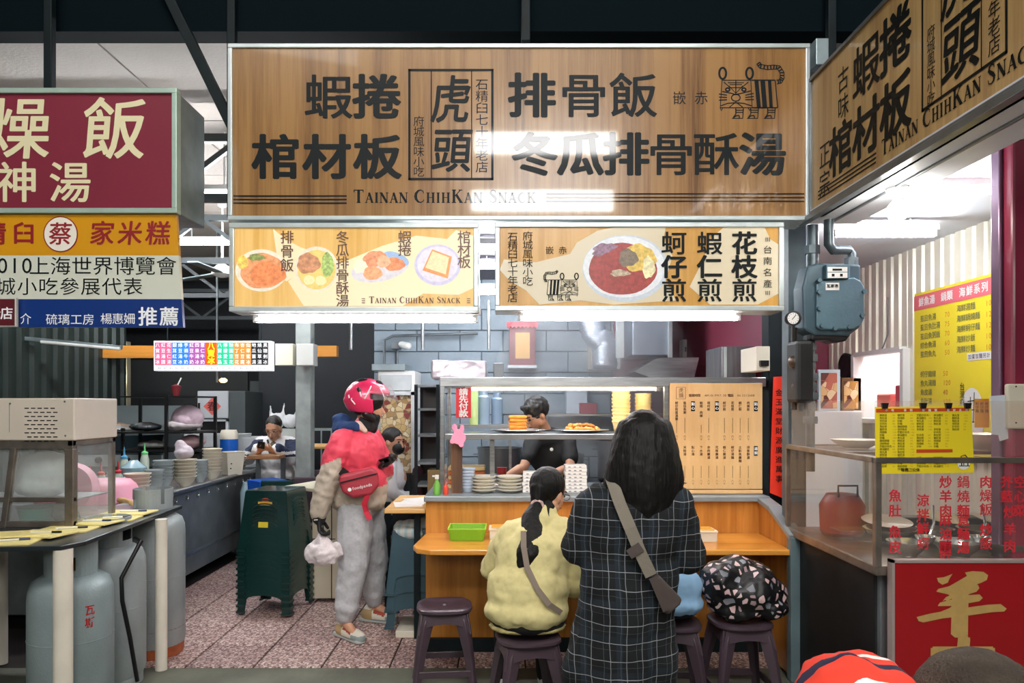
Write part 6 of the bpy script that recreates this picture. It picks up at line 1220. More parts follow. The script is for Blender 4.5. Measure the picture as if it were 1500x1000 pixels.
MB().box(x-.16, x+.16, 6.6, 6.93, .42, .46).build('seat', m_greenst, t, bevel=.015); MB().box(x-.16, x+.16, 6.58, 6.61, .5, .86).build('backrest', m_greenst, t, bevel=.012); [MB().bar((x+a*.13, 6.76+b_*.13, .42), (x+a*.17, 6.76+b_*.16, 0), .035).build('leg', m_greenst, t) for a in (-1, 1) for b_ in (-1, 1)]
struct(MB().box(P(392, 0, 9).x, P(442, 0, 9).x, 9.0, 9.15, 0, P(0, 628, 9).z).build('wall_low', M('low_wall', '#b9bdb8', .6, var=(4, .1))))
for i, (px, s_) in enumerate(((405, 1), (424, .9))):
    x = P(px, 0, 9.05).x; b = MB(); zb = P(0, 627, 9).z; b.ell((x, 9.07, zb+.09*s_), (.10*s_, .07, .10*s_)); b.cap((x-.07, 9.07, zb+.12), .02, (x-.08, 9.07, zb+.27*s_), .008); b.cap((x+.06, 9.07, zb+.12), .02, (x+.09, 9.07, zb+.3*s_), .008); tag(finish(b, 'white_carrier_bag', M('white_bag', '#e4e6e8', .4, bump=(12, .6)), None, .012, 2, disp=.02, dsize=.06), 'white carrier bag with upright handles on the low wall, %s' % ['behind the reader', 'against the worn pillar'][i], 'bag', 'white carrier bags')
t = thing('railing', 'thin metal railing crossing behind the rider', 'railing', (-2.2, 8.8, 0)); MB().box(P(440, 0, 8.8).x, -1.75, 8.8, 8.83, 1.22, 1.25).build('rail', m_alu2, t); [MB().box(P(440, 0, 8.8).x+k*.12, P(440, 0, 8.8).x+k*.12+.015, 8.8, 8.815, 0, 1.22).build('bar', m_alu2, t) for k in range(6)]
for i, (px, y) in enumerate(((452, 7.9), (455, 10.2))):
    x = P(px, 0, y).x; t = thing('dining_table', 'light wood dining table behind the rider, %s' % ['closer to the green stools', 'farther along the hall'][i], 'table', (x, y, 0), 0, 'hall tables'); MB().box(x-.35, x+.35, y, y+.6, [1.06, 1.10][i], [1.085, 1.125][i]).build('table_top', m_lt, t, bevel=.004); [MB().box(x+a*.3-.015, x+a*.3+.015, y+.3, y+.33, 0, 1.06).build('leg', m_steeld, t) for a in (-1, 1)]
for i, (px, y) in enumerate(((462, 6.5), (478, 7.2))):
    x = P(px, 0, y).x; t = thing('dark_chair', 'dark purple-brown chair tucked under the hall tables, %s' % ['beside the green stools', 'behind the rider arm'][i], 'chair', (x, y, 0), 0, 'dark hall chairs'); MB().box(x-.18, x+.18, y, y+.34, .43, .47).build('seat', m_purple, t, bevel=.012); MB().prism([(x-.17, y-.02, .50), (x+.17, y-.02, .50), (x+.19, y-.02, .9), (x-.19, y-.02, .9)], (0, .03, 0)).build('backrest', m_purple, t, bevel=.012, fix=True); [MB().bar((x+a*.15, y+.17+b_*.15, .43), (x+a*.18, y+.17+b_*.18, 0), .03).build('leg', m_purple, t) for a in (-1, 1) for b_ in (-1, 1)]
# cream side counter behind the rider
t = thing('cream_counter', 'cream service counter with an overhanging top behind the rider', 'counter', (-1.4, 5.8, 0)); m_crl = M('cream_laminate', '#d3cbb3', .4, var=(3, .06)); MB().box(-1.50, -1.20, 5.75, 6.35, .03, .86).build('body', m_crl, t, bevel=.004)
MB().prism([(-1.77, 5.95, .86), (-1.42, 5.68, .86), (-1.15, 5.68, .86), (-1.15, 6.4, .86), (-1.6, 6.4, .86)], (0, 0, .025)).build('counter_top', m_crl, t, bevel=.003, fix=True); b = MB(); b.box(-1.502, -1.32, 5.745, 5.75, .49, .496); b.box(-1.352, -1.346, 5.745, 5.75, .03, .86); b.build('door_gap', m_blk, t); 
# dark clutter between rider and dark shelf
for i, (px, y, z1, w_) in enumerate(((607, 6.25, .95, .12), (622, 5.85, .98, .13), (597, 5.75, .72, .13))):
    x = P(px, 0, y).x; t = thing('folding_chair', 'dark folded chair leaning behind the order table, %s' % ['beside the seated stranger', 'under the dark shelf rack', 'lowest and closest'][i], 'chair', (x, y, 0), 0, 'folded chairs'); 
    for k in (-1, 1): MB().bar((x+k*w_, y, 0), (x+k*w_*.9, y+.1, z1), .022).build('frame', m_dark, t)
    MB().box(x-w_, x+w_, y+.03, y+.07, z1*.45, z1*.7).build('seat', m_blk, t, bevel=.01); MB().box(x-w_*.9, x+w_*.9, y+.08, y+.11, z1*.8, z1).build('backrest', m_blk, t, bevel=.01)
b = MB(); b.cap((P(612, 0, 5.95).x, 5.95, 1.0), .05, (P(618, 0, 5.95).x, 5.95, .55), .08, fl=((0, 1, 0), .4)); tag(finish(b, 'maroon_cloth', M('maroon_cloth', '#3d1f28', .9), None, .012, 3, disp=.04, dsize=.08), 'dark maroon cloth hanging over the folded chairs', 'cloth')
pxbox('tan_carton', 626, 688, 648, 725, 5.6, .2, M('tan_carton', '#7d6a45', .7), 'small tan carton at the foot of the case side', 'carton')
# ================================================================== stools
def stool_round(loc, label, group, rz=0.):
    t = thing('plastic_stool', label, 'stool', (0, 0, 0), 0, group); H = .46
    def sq(r, z, n=32, e=3.2):
        out = []
        for j in range(n):
            a = 2*math.pi*j/n; c, s_ = math.cos(a), math.sin(a); k = 1/((abs(c)**e+abs(s_)**e)**(1/e)); out.append((c*k*r, s_*k*r, z))
        return out
    rings = [sq(.125, H-.035), sq(.142, H-.03), sq(.150, H-.018), sq(.148, H-.006), sq(.138, H), sq(.11, H+.001), sq(.10, H-.004), sq(.02, H-.006), sq(.016, H-.02)]
    vs = [p for r in rings for p in r]; n = 32; fs = [(i*n+j, i*n+(j+1) % n, (i+1)*n+(j+1) % n, (i+1)*n+j) for i in range(len(rings)-1) for j in range(n)]
    fs.append(tuple(range(n-1, -1, -1))); fs.append(tuple((len(rings)-1)*n+j for j in range(n))); MB().add(vs, fs).build('seat', m_purple, t, smooth=2)
    for a in range(4):
        w_ = a*math.pi/2+math.pi/4; c, s_ = math.cos(w_), math.sin(w_); b = MB(); prof = [(H-.03, .135, .036), (H-.09, .158, .038), (H*.5, .19, .028), (.05, .222, .023), (0, .228, .026)]; vs = []
        for z, rr, hw in prof:
            o = Vector((c*rr, s_*rr, z)); tx = Vector((-s_, c, 0)); rx = Vector((c, s_, 0))
            vs += [o+tx*hw-rx*hw*.9, o+tx*hw*.55+rx*hw*.45, o+rx*hw*.62, o-tx*hw*.55+rx*hw*.45, o-tx*hw-rx*hw*.9, o-rx*hw*.25]
        k = 6; fs = [(i*k+j, (i+1)*k+j, (i+1)*k+(j+1) % k, i*k+(j+1) % k) for i in range(4) for j in range(k)]+[tuple(range(k)), tuple(4*k+j for j in range(k-1, -1, -1))]
        b.add(vs, fs).build('leg', m_purple, t, smooth=2, fix=True, bevel=.003)
    for a in range(4):
        mx = Matrix.Rotation(a*math.pi/2, 4, 'Z'); b = MB(); yz = lambda x, z: Vector((x, -.118-(H-z)*.16, z))
        top = [yz(-.11, H-.03), yz(.11, H-.03)]; arch = [yz(.132*math.cos(q)*(1), H-.125+.05*math.sin(q)) for q in [math.pi*k/8 for k in range(9)]]; pts = [top[0], top[1]]+[yz(.135, H-.13)]+arch[1:-1]+[yz(-.135, H-.13)]
        b.prism([mx @ p for p in pts], mx @ Vector((0, .006, 0))); b.build('apron', m_purple, t, fix=True)
        b = MB(); b.bar(mx @ Vector((-.15, -.153, .13)), mx @ Vector((.15, -.153, .13)), .012, .035); b.build('stretcher', m_purple, t, bevel=.003)
    t.location = loc; t.rotation_euler = (0, 0, rz); return t
sA = stool_round((P(651, 0, 4.02).x, 4.02, 0), 'empty brown-purple plastic stool in front of the counter end', 'plastic stools at the counter', .1)
sB = copy_tree(sA, (P(773, 0, 3.5).x, 3.5, 0), .2, 'plastic stool under the woman in the yellow sweatshirt')
sC = copy_tree(sA, (.83, 3.72, 0), -.1, 'plastic stool under the child in the light blue top')
sD = copy_tree(sA, (P(1083, 0, 3.75).x, 3.75, 0), .05, 'plastic stool carrying the black patterned bag')
def green_stool(H=.46, w=.16, mat=m_greenst, ribs=True, name='green_stool'):
    t = thing(name, 'x', 'stool', (0, 0, 0)); b = MB(); b.box(-w, w, -w, w, H-.012, H); b.build('seat', mat, t, bevel=.01, seg=2)
    for a in range(4):
        mx = Matrix.Rotation(a*math.pi/2, 4, 'Z'); sl = .10; yz = lambda x, z: Vector((x*(w+(H-z)*sl)/w, -w-(H-z)*sl, z)); e = w+.0
        pts = [yz(-e, H-.008), yz(e, H-.008), yz(e, .015), yz(e*.72, .015), yz(e*.70, .1)]+[yz(e*.70*math.cos(q), .12+.03*math.sin(q)) for q in [math.pi*k/6 for k in range(7)]]+[yz(-e*.70, .1), yz(-e*.72, .015), yz(-e, .015)]
        q = MB(); q.prism([mx @ p for p in pts], mx @ Vector((0, .0035, 0))); q.build('side_panel', mat, t, fix=True)
        q = MB(); q.bar(mx @ yz(-e*1.02, .025)+Vector((0, 0, 0)), mx @ yz(-e*.70, .025), .016, .016); q.bar(mx @ yz(e*.70, .025), mx @ yz(e*1.02, .025), .016, .016)
        if ribs:
            for k in range(5):
                zz = H-.08-k*.03; q.tube([mx @ (yz(math.cos(r)*.09, zz+.035*math.sin(r)-.02)+Vector((0, -.004, 0))) for r in [math.pi*(.1+.8*m/8) for m in range(9)]], .0055, 6)
        q.build('foot_rim' if not ribs else 'rib', mat, t)
    return t
gs = green_stool(); gx, gy = P(404, 0, 5.55).x, 5.56
for k in range(11):
    o = gs if k == 0 else copy_tree(gs)
    o.location = (gx, gy, k*.045); o.rotation_euler = (0, 0, -.16); o['label'] = 'dark green plastic stool, %s of the tall stack beside the steel counter' % (ordn(k, 11)); o['group'] = 'stack of dark green stools'
top = o
def stick(parent_stack_z, pts, mat, name, n=1):
    R = Matrix.Rotation(-.16, 4, 'Z'); b = MB(); vs = [Vector((gx, gy, 0))+R @ Vector(p) for p in pts]; b.prism(vs, R @ Vector((0, -.002, 0))); ob = b.build(name, mat, None, fix=True); w_ = ob; ob.parent = top; ob.matrix_parent_inverse = (Matrix.Translation((gx, gy, .45)) @ R).inverted(); return ob
def face(x, z): return (x, -.16-(.885-z)*.10-.004, z+.025)
stick(0, [(.04*math.cos(a)*.75, face(0, .84+.022*math.sin(a))[1], .84+.018*math.sin(a)) for a in [i*math.pi/6 for i in range(12)]], M('sticker_red', '#b5523c', .4), 'round_sticker')
stick(0, [face(-.055, .805), face(.055, .805), face(.055, .78), face(-.055, .78)], M('sticker_gold', '#d9b24a', .4), 'gold_label')
stick(0, [face(-.045, .66), face(.03, .66), face(.03, .62), face(-.045, .62)], M('sticker_yellow', '#e8d23a', .4), 'price_label')
# blue-grey stools under the order table
m_sl = M('slate_plastic', '#2f4a55', .35, coat=.2, var=(5, .15)); ss = green_stool(.44, .15, m_sl, False, 'slate_stool')
for k in range(3):
    o = ss if k == 0 else copy_tree(ss)
    o.location = (P(609, 0, 5.0).x, 5.06, .045+k*.11); o.rotation_euler = (0, 0, .05); o['label'] = 'slate blue plastic stool, %s of the stack beside the counter end' % ordn(k, 3); o['group'] = 'stack of slate stools'
o = MB().box(P(580, 0, 4.9).x, P(628, 0, 4.9).x, 4.88, 5.25, 0, .045).build('floor_board', m_cream, None, bevel=.004); tag(o, 'cream board on the floor under the slate stools', 'board')
b = MB(); x = P(603, 0, 4.95).x; b.cap((x-.08, 5.02, .70), .055, (x+.09, 5.05, .71), .06); b.cap((x-.09, 4.94, .69), .04, (x+.04, 4.92, .68), .045)
tag(finish(b, 'striped_towel', plaid('towel_stripes', '#c9ccc6', [(2, .5, .0, .055, '#2f8fb8', 1), (0, .05, 0, .02, '#5aa6c4', .4)]), None, .01, 3, disp=.02, dsize=.06), 'white towel with a blue border on the slate stools', 'towel')
b = MB(); b.cap((x+.05, 5.2, .76), .05, (x+.14, 5.2, .75), .05); tag(finish(b, 'blue_glove_bag', M('teal_cloth', '#3b6f86', .5), None, .01, 2, disp=.02, dsize=.05), 'teal plastic bag stuffed behind the striped towel', 'bag')
# steam rising over the cooking bench
stm = bpy.data.materials.new('steam'); stm.use_nodes = True; N = stm.node_tree.nodes; L = stm.node_tree.links; N.remove(N['Principled BSDF'])
v = N.new('ShaderNodeVolumePrincipled'); v.inputs['Color'].default_value = (.95, .95, .97, 1); v.inputs['Anisotropy'].default_value = .2; tc = N.new('ShaderNodeTexCoord'); nz = N.new('ShaderNodeTexNoise'); nz.inputs['Scale'].default_value = 1.6; nz.inputs['Detail'].default_value = 2
rg = N.new('ShaderNodeMapRange'); rg.inputs['From Min'].default_value = .35; rg.inputs['From Max'].default_value = .75; rg.inputs['To Max'].default_value = 1.3
L.new(tc.outputs['Object'], nz.inputs['Vector']); L.new(nz.outputs['Fac'], rg.inputs['Value']); L.new(rg.outputs[0], v.inputs['Density']); L.new(v.outputs[0], N['Material Output'].inputs['Volume'])
b = MB(); b.ell((.75, 6.25, 1.75), (.85, .75, .85), 20, 14); tag(b.build('steam', stm, None, smooth=True), 'pale steam drifting over the cooking bench behind the case', 'steam', kind='stuff')
# ================================================================== people
m_skin = M('skin', '#c99678', .55, var=(20, .06)); m_skin2 = M('tanned_skin', '#bd8c70', .55, var=(20, .06))
m_hair = M('black_hair', '#0d0c0a', .58, spec=.3, bump=(60, .7, (1, 1, .12)), var=(30, .4, (1, 1, .1)))
m_hair2 = M('dark_hair', '#1c1917', .5, bump=(60, .6, (1, 1, .15)))
def HM(c, yaw, pitch=0, roll=0, s=1.):
    return Matrix.Translation(c) @ Matrix.Rotation(yaw, 4, 'Z') @ Matrix.Rotation(pitch, 4, 'X') @ Matrix.Rotation(roll, 4, 'Y') @ Matrix.Scale(s, 4)
def head(b, mx):
    s = mx.to_scale()[0]
    def e(c, r): b.ell((0, 0, 0), r, 16, 11, mx=mx @ Matrix.Translation(c))
    def c(p0, r0, p1, r1): b.cap(mx @ Vector(p0), r0*s, mx @ Vector(p1), r1*s)
    b2 = b
    e((0, -.012, .025), (.076, .094, .09)); e((0, .030, -.03), (.062, .062, .07)); e((0, .045, -.085), (.036, .036, .030)); e((0, .055, .022), (.055, .035, .022))
    c((0, .088, -.005), .008, (0, .108, -.042), .014); e((.022, .068, -.04), (.022, .02, .02)); e((-.022, .068, -.04), (.022, .02, .02)); e((0, .085, -.073), (.022, .014, .008)); e((0, .083, -.062), (.020, .014, .006))
    for k in (-1, 1): e((k*.077, -.008, -.02), (.010, .022, .031)); e((k*.05, .0, -.07), (.02, .04, .03))
def features(t, mx, brow='#1d1713', glasses=False):
    for k in (-1, 1):
        MB().ell((0, 0, 0), (.013, .008, .0075), 12, 8, mx=mx @ Matrix.Translation((k*.03, .083, -.003))).build('eye', M('eye_dark', '#2a211d', .25), t, smooth=True)
        MB().tube([mx @ Vector((k*.016, .091, .018)), mx @ Vector((k*.032, .091, .024)), mx @ Vector((k*.05, .078, .019))], .0035, 6).build('eyebrow', M('brow', brow, .8), t)
    MB().tube([mx @ Vector((-.02, .094, -.068)), mx @ Vector((0, .099, -.067)), mx @ Vector((.02, .094, -.068))], .003, 6).build('mouth', M('lips', '#8d4a44', .5), t)
    if glasses:
        g_ = MB()
        for k in (-1, 1): g_.tube([mx @ Vector((k*.032+.024*math.cos(a), .108, -.004+.017*math.sin(a))) for a in [i*math.pi/7 for i in range(14)]], .0018, 5, closed=True); g_.tube([mx @ Vector((k*.056, .107, 0)), mx @ Vector((k*.08, .06, .0)), mx @ Vector((k*.082, -.005, -.004))], .0018, 5)
        g_.bar(mx @ Vector((-.008, .11, 0)), mx @ Vector((.008, .11, 0)), .003); g_.build('glasses', m_black, t)
def hand(b, w, d, n, s=1., curl=.5, side=1):
    """palm from wrist w along d, fingers curling towards n; the thumb leaves the side of the palm near its base"""
    w = Vector(w); d = Vector(d).normalized(); n = Vector(n); n = (n-d*n.dot(d)).normalized(); x = d.cross(n)*side
    for k in (-1.2, -.4, .4, 1.2): b.cap(w+d*.01*s+x*k*.014*s, .014*s, w+d*.078*s+x*k*.022*s, .0115*s)
    for i, k in enumerate((-1.5, -.5, .5, 1.5)):
        L = [.062, .072, .068, .052][i]*s; p = w+d*.082*s+x*k*.0215*s; dd = d.copy(); r = .0088*s
        for q in range(3):
            ax = d.cross(n).normalized(); ang = curl*(.6+.45*q); dd = (Matrix.Rotation(ang, 3, ax) @ dd); l2 = L*[.45, .32, .23][q]; p2 = p+dd*l2; b.cap(p, r, p2, r*.9); p = p2; r *= .92
    p = w+d*.028*s-x*.026*s; q1 = p+(d*.7-x*.7+n*.3).normalized()*.036*s; q2 = q1+(d*.9-x*.15+n*.5).normalized()*.03*s; b.cap(w+d*.015*s-x*.014*s, .014*s, p, .013*s); b.cap(p, .013*s, q1, .0105*s); b.cap(q1, .0105*s, q2, .009*s)
def flesh(J, s=1., w=.19):
    b = MB(); c = J['chest']; p = J['pelvis']
    b.ell(p, (.15*s, .11*s, .12*s)); b.cap(p, .115*s, (Vector(p)+Vector(c))/2, .11*s); b.ell(c, (.15*s, .105*s, .16*s)); b.cap(J['sl'], .05*s, J['sr'], .05*s); b.cap(c, .07*s, J['neck'], .048*s); b.cap(J['neck'], .047*s, J['head'], .05*s)
    for k in 'lr':
        b.chain([J['s'+k], J['e'+k], J['w'+k]], [.048*s, .036*s, .024*s]); b.cap(Vector(J['e'+k]).lerp(Vector(J['w'+k]), .25), .039*s, J['w'+k], .025*s)
        b.chain([J['h'+k], J['k'+k], J['a'+k]], [.08*s, .052*s, .034*s]); b.cap(Vector(J['k'+k]).lerp(Vector(J['a'+k]), .3), .054*s, J['a'+k], .034*s); b.cap(J['a'+k], .034*s, J['t'+k], .024*s)
    return b
def paint(ob, mats, fn):
    me = ob.data; me.materials.clear(); [me.materials.append(m) for m in mats]; o = ORG[ob.name]
    for p in me.polygons: p.material_index = fn(p.center+o)
def shoe(t, heel, toe, mats, h=.085, w=.045, label=None):
    heel = Vector(heel); toe = Vector(toe); d = (toe-heel); L = d.length; d.normalize(); b = MB(); up = Vector((0, 0, 1))
    b.chain([heel+up*.05+d*.02, heel+up*.045+d*L*.45, toe+up*.032-d*.035], [w*.95, w*.98, w*.85]); b.cap(heel+up*(h-.0)+d*.035, w*.78, heel+up*.05+d*.05, w*.9)
    s_ = finish(b, 'shoe', mats[0], t, .008, 3); x = d.cross(up).normalized()
    if len(mats) > 3: paint(s_, mats[:4], lambda c: (3 if (c-heel).dot(d) < L*.30 and c.z < .09 else (2 if L*.33 < (c-heel).dot(d) < L*.68 and c.z > .045 and abs((c-heel).dot(x)) < w*.85 else (1 if (c-heel).dot(d) > L*.7 and c.z < .05 or c.z < .03 else 0))))
    o = MB(); pr = [(-.045, 0), (-.05, .6), (-.03, 1), (.03, 1), (.05, .6), (.045, 0)]; pts = [heel-d*.035+x*.036, heel+d*L*.5+x*.038, toe-d*.02+x*.040, toe+x*.018, toe-x*.018, toe-d*.02-x*.040, heel+d*L*.5-x*.038, heel-d*.035-x*.036]
    pts = [Vector((p.x, p.y, .002)) for p in pts]; sl = MB().prism(pts, (0, 0, .026)).build('sole', mats[-1], t, bevel=.006, fix=True); return s_
def ribbon(pts, w, nrm, th=.004):
    pts = [Vector(p) for p in pts]; nrm = Vector(nrm).normalized(); b = MB(); vs = []
    for i, p in enumerate(pts):
        d = (pts[min(i+1, len(pts)-1)]-pts[max(i-1, 0)]).normalized(); x = d.cross(nrm).normalized()*w/2; vs += [p-x, p+x, p+x+nrm*th, p-x+nrm*th]
    n = len(pts); fs = [(i*4+j, i*4+(j+1) % 4, (i+1)*4+(j+1) % 4, (i+1)*4+j) for i in range(n-1) for j in range(4)]+[(3, 2, 1, 0), tuple((n-1)*4+j for j in range(4))]
    return b.add(vs, fs)
# ---------------------------------------------------------------- rider in a pink helmet
t = thing('person', 'delivery rider in a bright pink helmet and red-and-beige jacket carrying a white bag', 'person', (-1.0, 5.0, 0))
J = dict(pelvis=(-.985, 5.0, .88), chest=(-.99, 5.0, 1.18), neck=(-.97, 5.0, 1.40), head=(-.935, 5.0, 1.50), sl=(-1.08, 4.85, 1.29), sr=(-.91, 5.15, 1.30), el=(-1.15, 4.82, 1.02), er=(-.88, 5.22, 1.05), wl=(-1.205, 4.80, .83), wr=(-.86, 5.00, 1.12), hl=(-.99, 4.91, .84), hr=(-.96, 5.09, .84), kl=(-1.01, 4.88, .50), kr=(-.91, 5.19, .48), al=(-1.06, 4.87, .12), ar=(-.93, 5.25, .12), tl=(-.97, 4.79, .05), tr=(-.80, 5.21, .05))
b = flesh(J); hm = HM((-.925, 5.0, 1.535), math.radians(-82), math.radians(-6)); head(b, hm)
finish(b, 'body', m_skin, t, .009, 4); features(t, hm)
m_jr = M('jacket_red', '#da4358', .6, var=(5, .1), bump=(12, .6)); m_jb = M('jacket_beige', '#b3a797', .65, var=(5, .08), bump=(14, .7))
b = MB(); b.ell((-.985, 5.0, 1.20), (.165, .20, .19), 18, 12); b.ell((-.975, 5.0, 1.0), (.185, .195, .2), 18, 12); b.ell((-.985, 5.0, .90), (.19, .195, .115), 18, 12); b.cap((-1.06, 4.87, 1.30), .085, (-.93, 5.14, 1.31), .08); b.cap((-.98, 5, 1.34), .08, (-.96, 5, 1.40), .072)
pts = [Vector((-1.08, 4.85, 1.28)), Vector((-1.12, 4.825, 1.13)), Vector((-1.155, 4.82, 1.02)), Vector((-1.18, 4.81, .94)), Vector((-1.205, 4.80, .85))]
for i in range(4):
    for k in range(4):
        p = pts[i].lerp(pts[i+1], k/4); q = pts[i].lerp(pts[i+1], (k+1)/4); r = .088-.006*(i+k/4); b.cap(p, r+(.006 if k % 2 else -.004), q, r)
b.chain([(-.92, 5.14, 1.28), (-.86, 5.21, 1.06), (-.84, 5.08, 1.10), (-.86, 5.03, 1.12)], [.085, .072, .06, .055])
jk = finish(b, 'jacket', m_jr, t, .010, 4, disp=.035, dsize=.12, disp2=.016, dsize2=.045)
paint(jk, [m_jr, m_jb], lambda c: 1 if (c.x < -1.06 and c.z < 1.175+(c.x+1.12)*.4) or (c.x >= -1.06 and c.x < -.9 and c.z < 1.10) or c.z < 1.0 or (c.x >= -.9 and c.z < 1.04 and c.y > 5.0) else 0)
b = MB(); b.chain([(-.99, 4.93, .86), (-1.0, 4.90, .5), (-1.05, 4.87, .16)], [.125, .105, .075]); b.chain([(-.965, 5.07, .86), (-.915, 5.18, .48), (-.93, 5.24, .17)], [.125, .1, .07]); b.ell((-.985, 5.0, .86), (.155, .16, .12)); b.ell((-1.04, 4.87, .21), (.085, .085, .07)); b.ell((-.93, 5.24, .21), (.08, .08, .07))
finish(b, 'sweatpants', M('grey_marl', '#b4b5b8', .85, var=(60, .08), bump=(10, .5)), t, .011, 5, disp=.04, dsize=.16, disp2=.012, dsize2=.05)
m_glv = M('black_glove', '#101113', .6, bump=(40, .4)); b = MB(); hand(b, (-1.206, 4.80, .825), (.1, -.05, -1), (1, 0, 0), 1.22, .95, 1); b.cap((-1.205, 4.80, .85), .048, (-1.207, 4.80, .80), .045); finish(b, 'glove', m_glv, t, .006, 2)
b = MB(); hand(b, (-.865, 4.99, 1.12), (.9, -.35, .25), (-.2, -.2, 1), 1.25, .8, -1); b.cap((-.875, 5.0, 1.12), .045, (-.85, 4.985, 1.125), .042); finish(b, 'glove', m_glv, t, .006, 2)
q = ribbon([(-1.225, 4.738, .80), (-1.20, 4.733, .803)], .006, (0, -1, 0), .002).build('glove_print', m_white, t)
# hood, neck gaiter
b = MB(); b.chain([(-1.10, 4.95, 1.37), (-1.11, 5.0, 1.42), (-1.08, 5.08, 1.40)], [.055, .065, .055]); b.cap((-1.09, 4.93, 1.38), .045, (-.99, 4.90, 1.395), .035); finish(b, 'hood', M('navy_hood', '#1b3c6b', .8, bump=(12, .5)), t, .009, 3, disp=.02, dsize=.05)
b = MB(); b.cap((-.94, 5.0, 1.39), .078, (-.915, 5.0, 1.45), .072); finish(b, 'neck_gaiter', M('gaiter', '#17181b', .8, bump=(16, .7)), t, .009, 3, disp=.015, dsize=.04)
b = MB(); b.cap((-.975, 4.915, 1.405), .028, (-.93, 4.905, 1.365), .018); finish(b, 'collar', M('pale_collar', '#d9bfae', .8), t, .006, 2)
# helmet shell
hx = HM((-.93, 5.0, 1.575), math.radians(-82), math.radians(-4)); vs = []; fs = []; nu, nv = 40, 24; keep = {}
def hp(i, j):
    a = 2*math.pi*j/nu; e = math.pi/2-math.pi*.70*i/nv; r = Vector((math.cos(e)*math.cos(a)*.133, math.cos(e)*math.sin(a)*.158, math.sin(e)*.142))
    if r.z < 0: r.z *= 1.12; r.y += r.z*-.25; r.y -= .01
    return r
b = MB(); idx = {}
for i in range(nv):
    for j in range(nu):
        q = [hp(i, j), hp(i+1, j), hp(i+1, j+1), hp(i, j+1)]; c = sum(q, Vector())/4
        if c.y > .045+(c.z+.10)*-.10 and c.z < .035 and not (c.z < -.125 and False): continue
        ids = []
        for p in q:
            k = tuple(round(x_, 5) for x_ in p)
            if k not in idx: idx[k] = len(b.v); b.v.append(hx @ p)
            ids.append(idx[k])
        ids = list(dict.fromkeys(ids)); 
        if len(ids) > 2: b.f.append(tuple(ids)); b.mi.append(0)
hl = b.build('helmet', M('helmet_pink', '#d22a58', .25, coat=.5, var=(3, .06)), t, smooth=True, fix=True); so_ = hl.modifiers.new('s', 'SOLIDIFY'); so_.thickness = .022; so_.offset = -1; sb = hl.modifiers.new('b', 'SUBSURF'); sb.levels = 1; sb.render_levels = 1
b = MB(); b.ell((0, 0, 0), (.108, .125, .12), 18, 12, mx=hx @ Matrix.Translation((0, -.015, .0))); b.cap(hx @ Vector((-.085, .0, -.10)), .03, hx @ Vector((-.07, .045, -.13)), .024); b.cap(hx @ Vector((.085, .0, -.10)), .03, hx @ Vector((.07, .045, -.13)), .024); lin_ = finish(b, 'helmet_lining', m_black, t, .009, 3)
# visor raised over the brow
b = MB(); vs = []
for i in range(7):
    for j in range(17):
        a = math.radians(-78+156*j/16); r = .150+.045*i/6; z = .085-.10*i/6+.01; vs.append(hx @ Vector((math.sin(a)*.142, math.cos(a)*(r+.012*(i/6)), z+.01*math.cos(a))))
b.add(vs, [(i*17+j, i*17+j+1, (i+1)*17+j+1, (i+1)*17+j) for i in range(6) for j in range(16)]).build('visor', glass_mat('visor_glass', (.9, .88, .9), haze=.12), t, smooth=True)
b = MB()
def surf(a, e, k=1.02):      # a: azimuth in degrees from the front towards the rider's right, e: elevation
    a = math.radians(90+a); e = math.radians(e); r = Vector((math.cos(e)*math.cos(a)*.133, math.cos(e)*math.sin(a)*.158, math.sin(e)*.142)); 
    if r.z < 0: r.z *= 1.12; r.y += r.z*-.25; r.y -= .01
    return hx @ (r*k)
for side in (1, -1):
    for pts in ([(-95, 0), (-80, 38)], [(-60, 42), (-35, 40)], [(-108, 18), (-103, 5)], [(-128, 0), (-118, -14)], [(-140, 8), (-136, 0)]): b.tube([surf(side*pts[0][0]+(pts[1][0]-pts[0][0])*side*k/4, pts[0][1]+(pts[1][1]-pts[0][1])*k/4) for k in range(5)], .0045, 6)
b.build('helmet_stripes', m_white, t)
b = MB()
for side in (1, -1):
    for pts in ([(-50, 62), (-25, 50)], [(-150, 55), (-100, 68)], [(-120, 32), (-108, 18)]): b.tube([surf(side*(pts[0][0]+(pts[1][0]-pts[0][0])*k/4), pts[0][1]+(pts[1][1]-pts[0][1])*k/4, 1.0) for k in range(5)], [.006, .012, .014, .012, .006], 8)
b.build('helmet_vents', m_black, t)
shm = [M('shoe_white', '#d9d3c4', .6), M('shoe_grey', '#8e9c9b', .6), M('shoe_rust', '#a2452f', .6), M('shoe_tan', '#b39a6c', .6), M('shoe_sole', '#b9c0bc', .6)]
shoe(t, (-1.10, 4.93, 0), (-.915, 4.755, 0), shm, w=.05); shoe(t, (-1.0, 5.27, 0), (-.76, 5.20, 0), shm, w=.05)
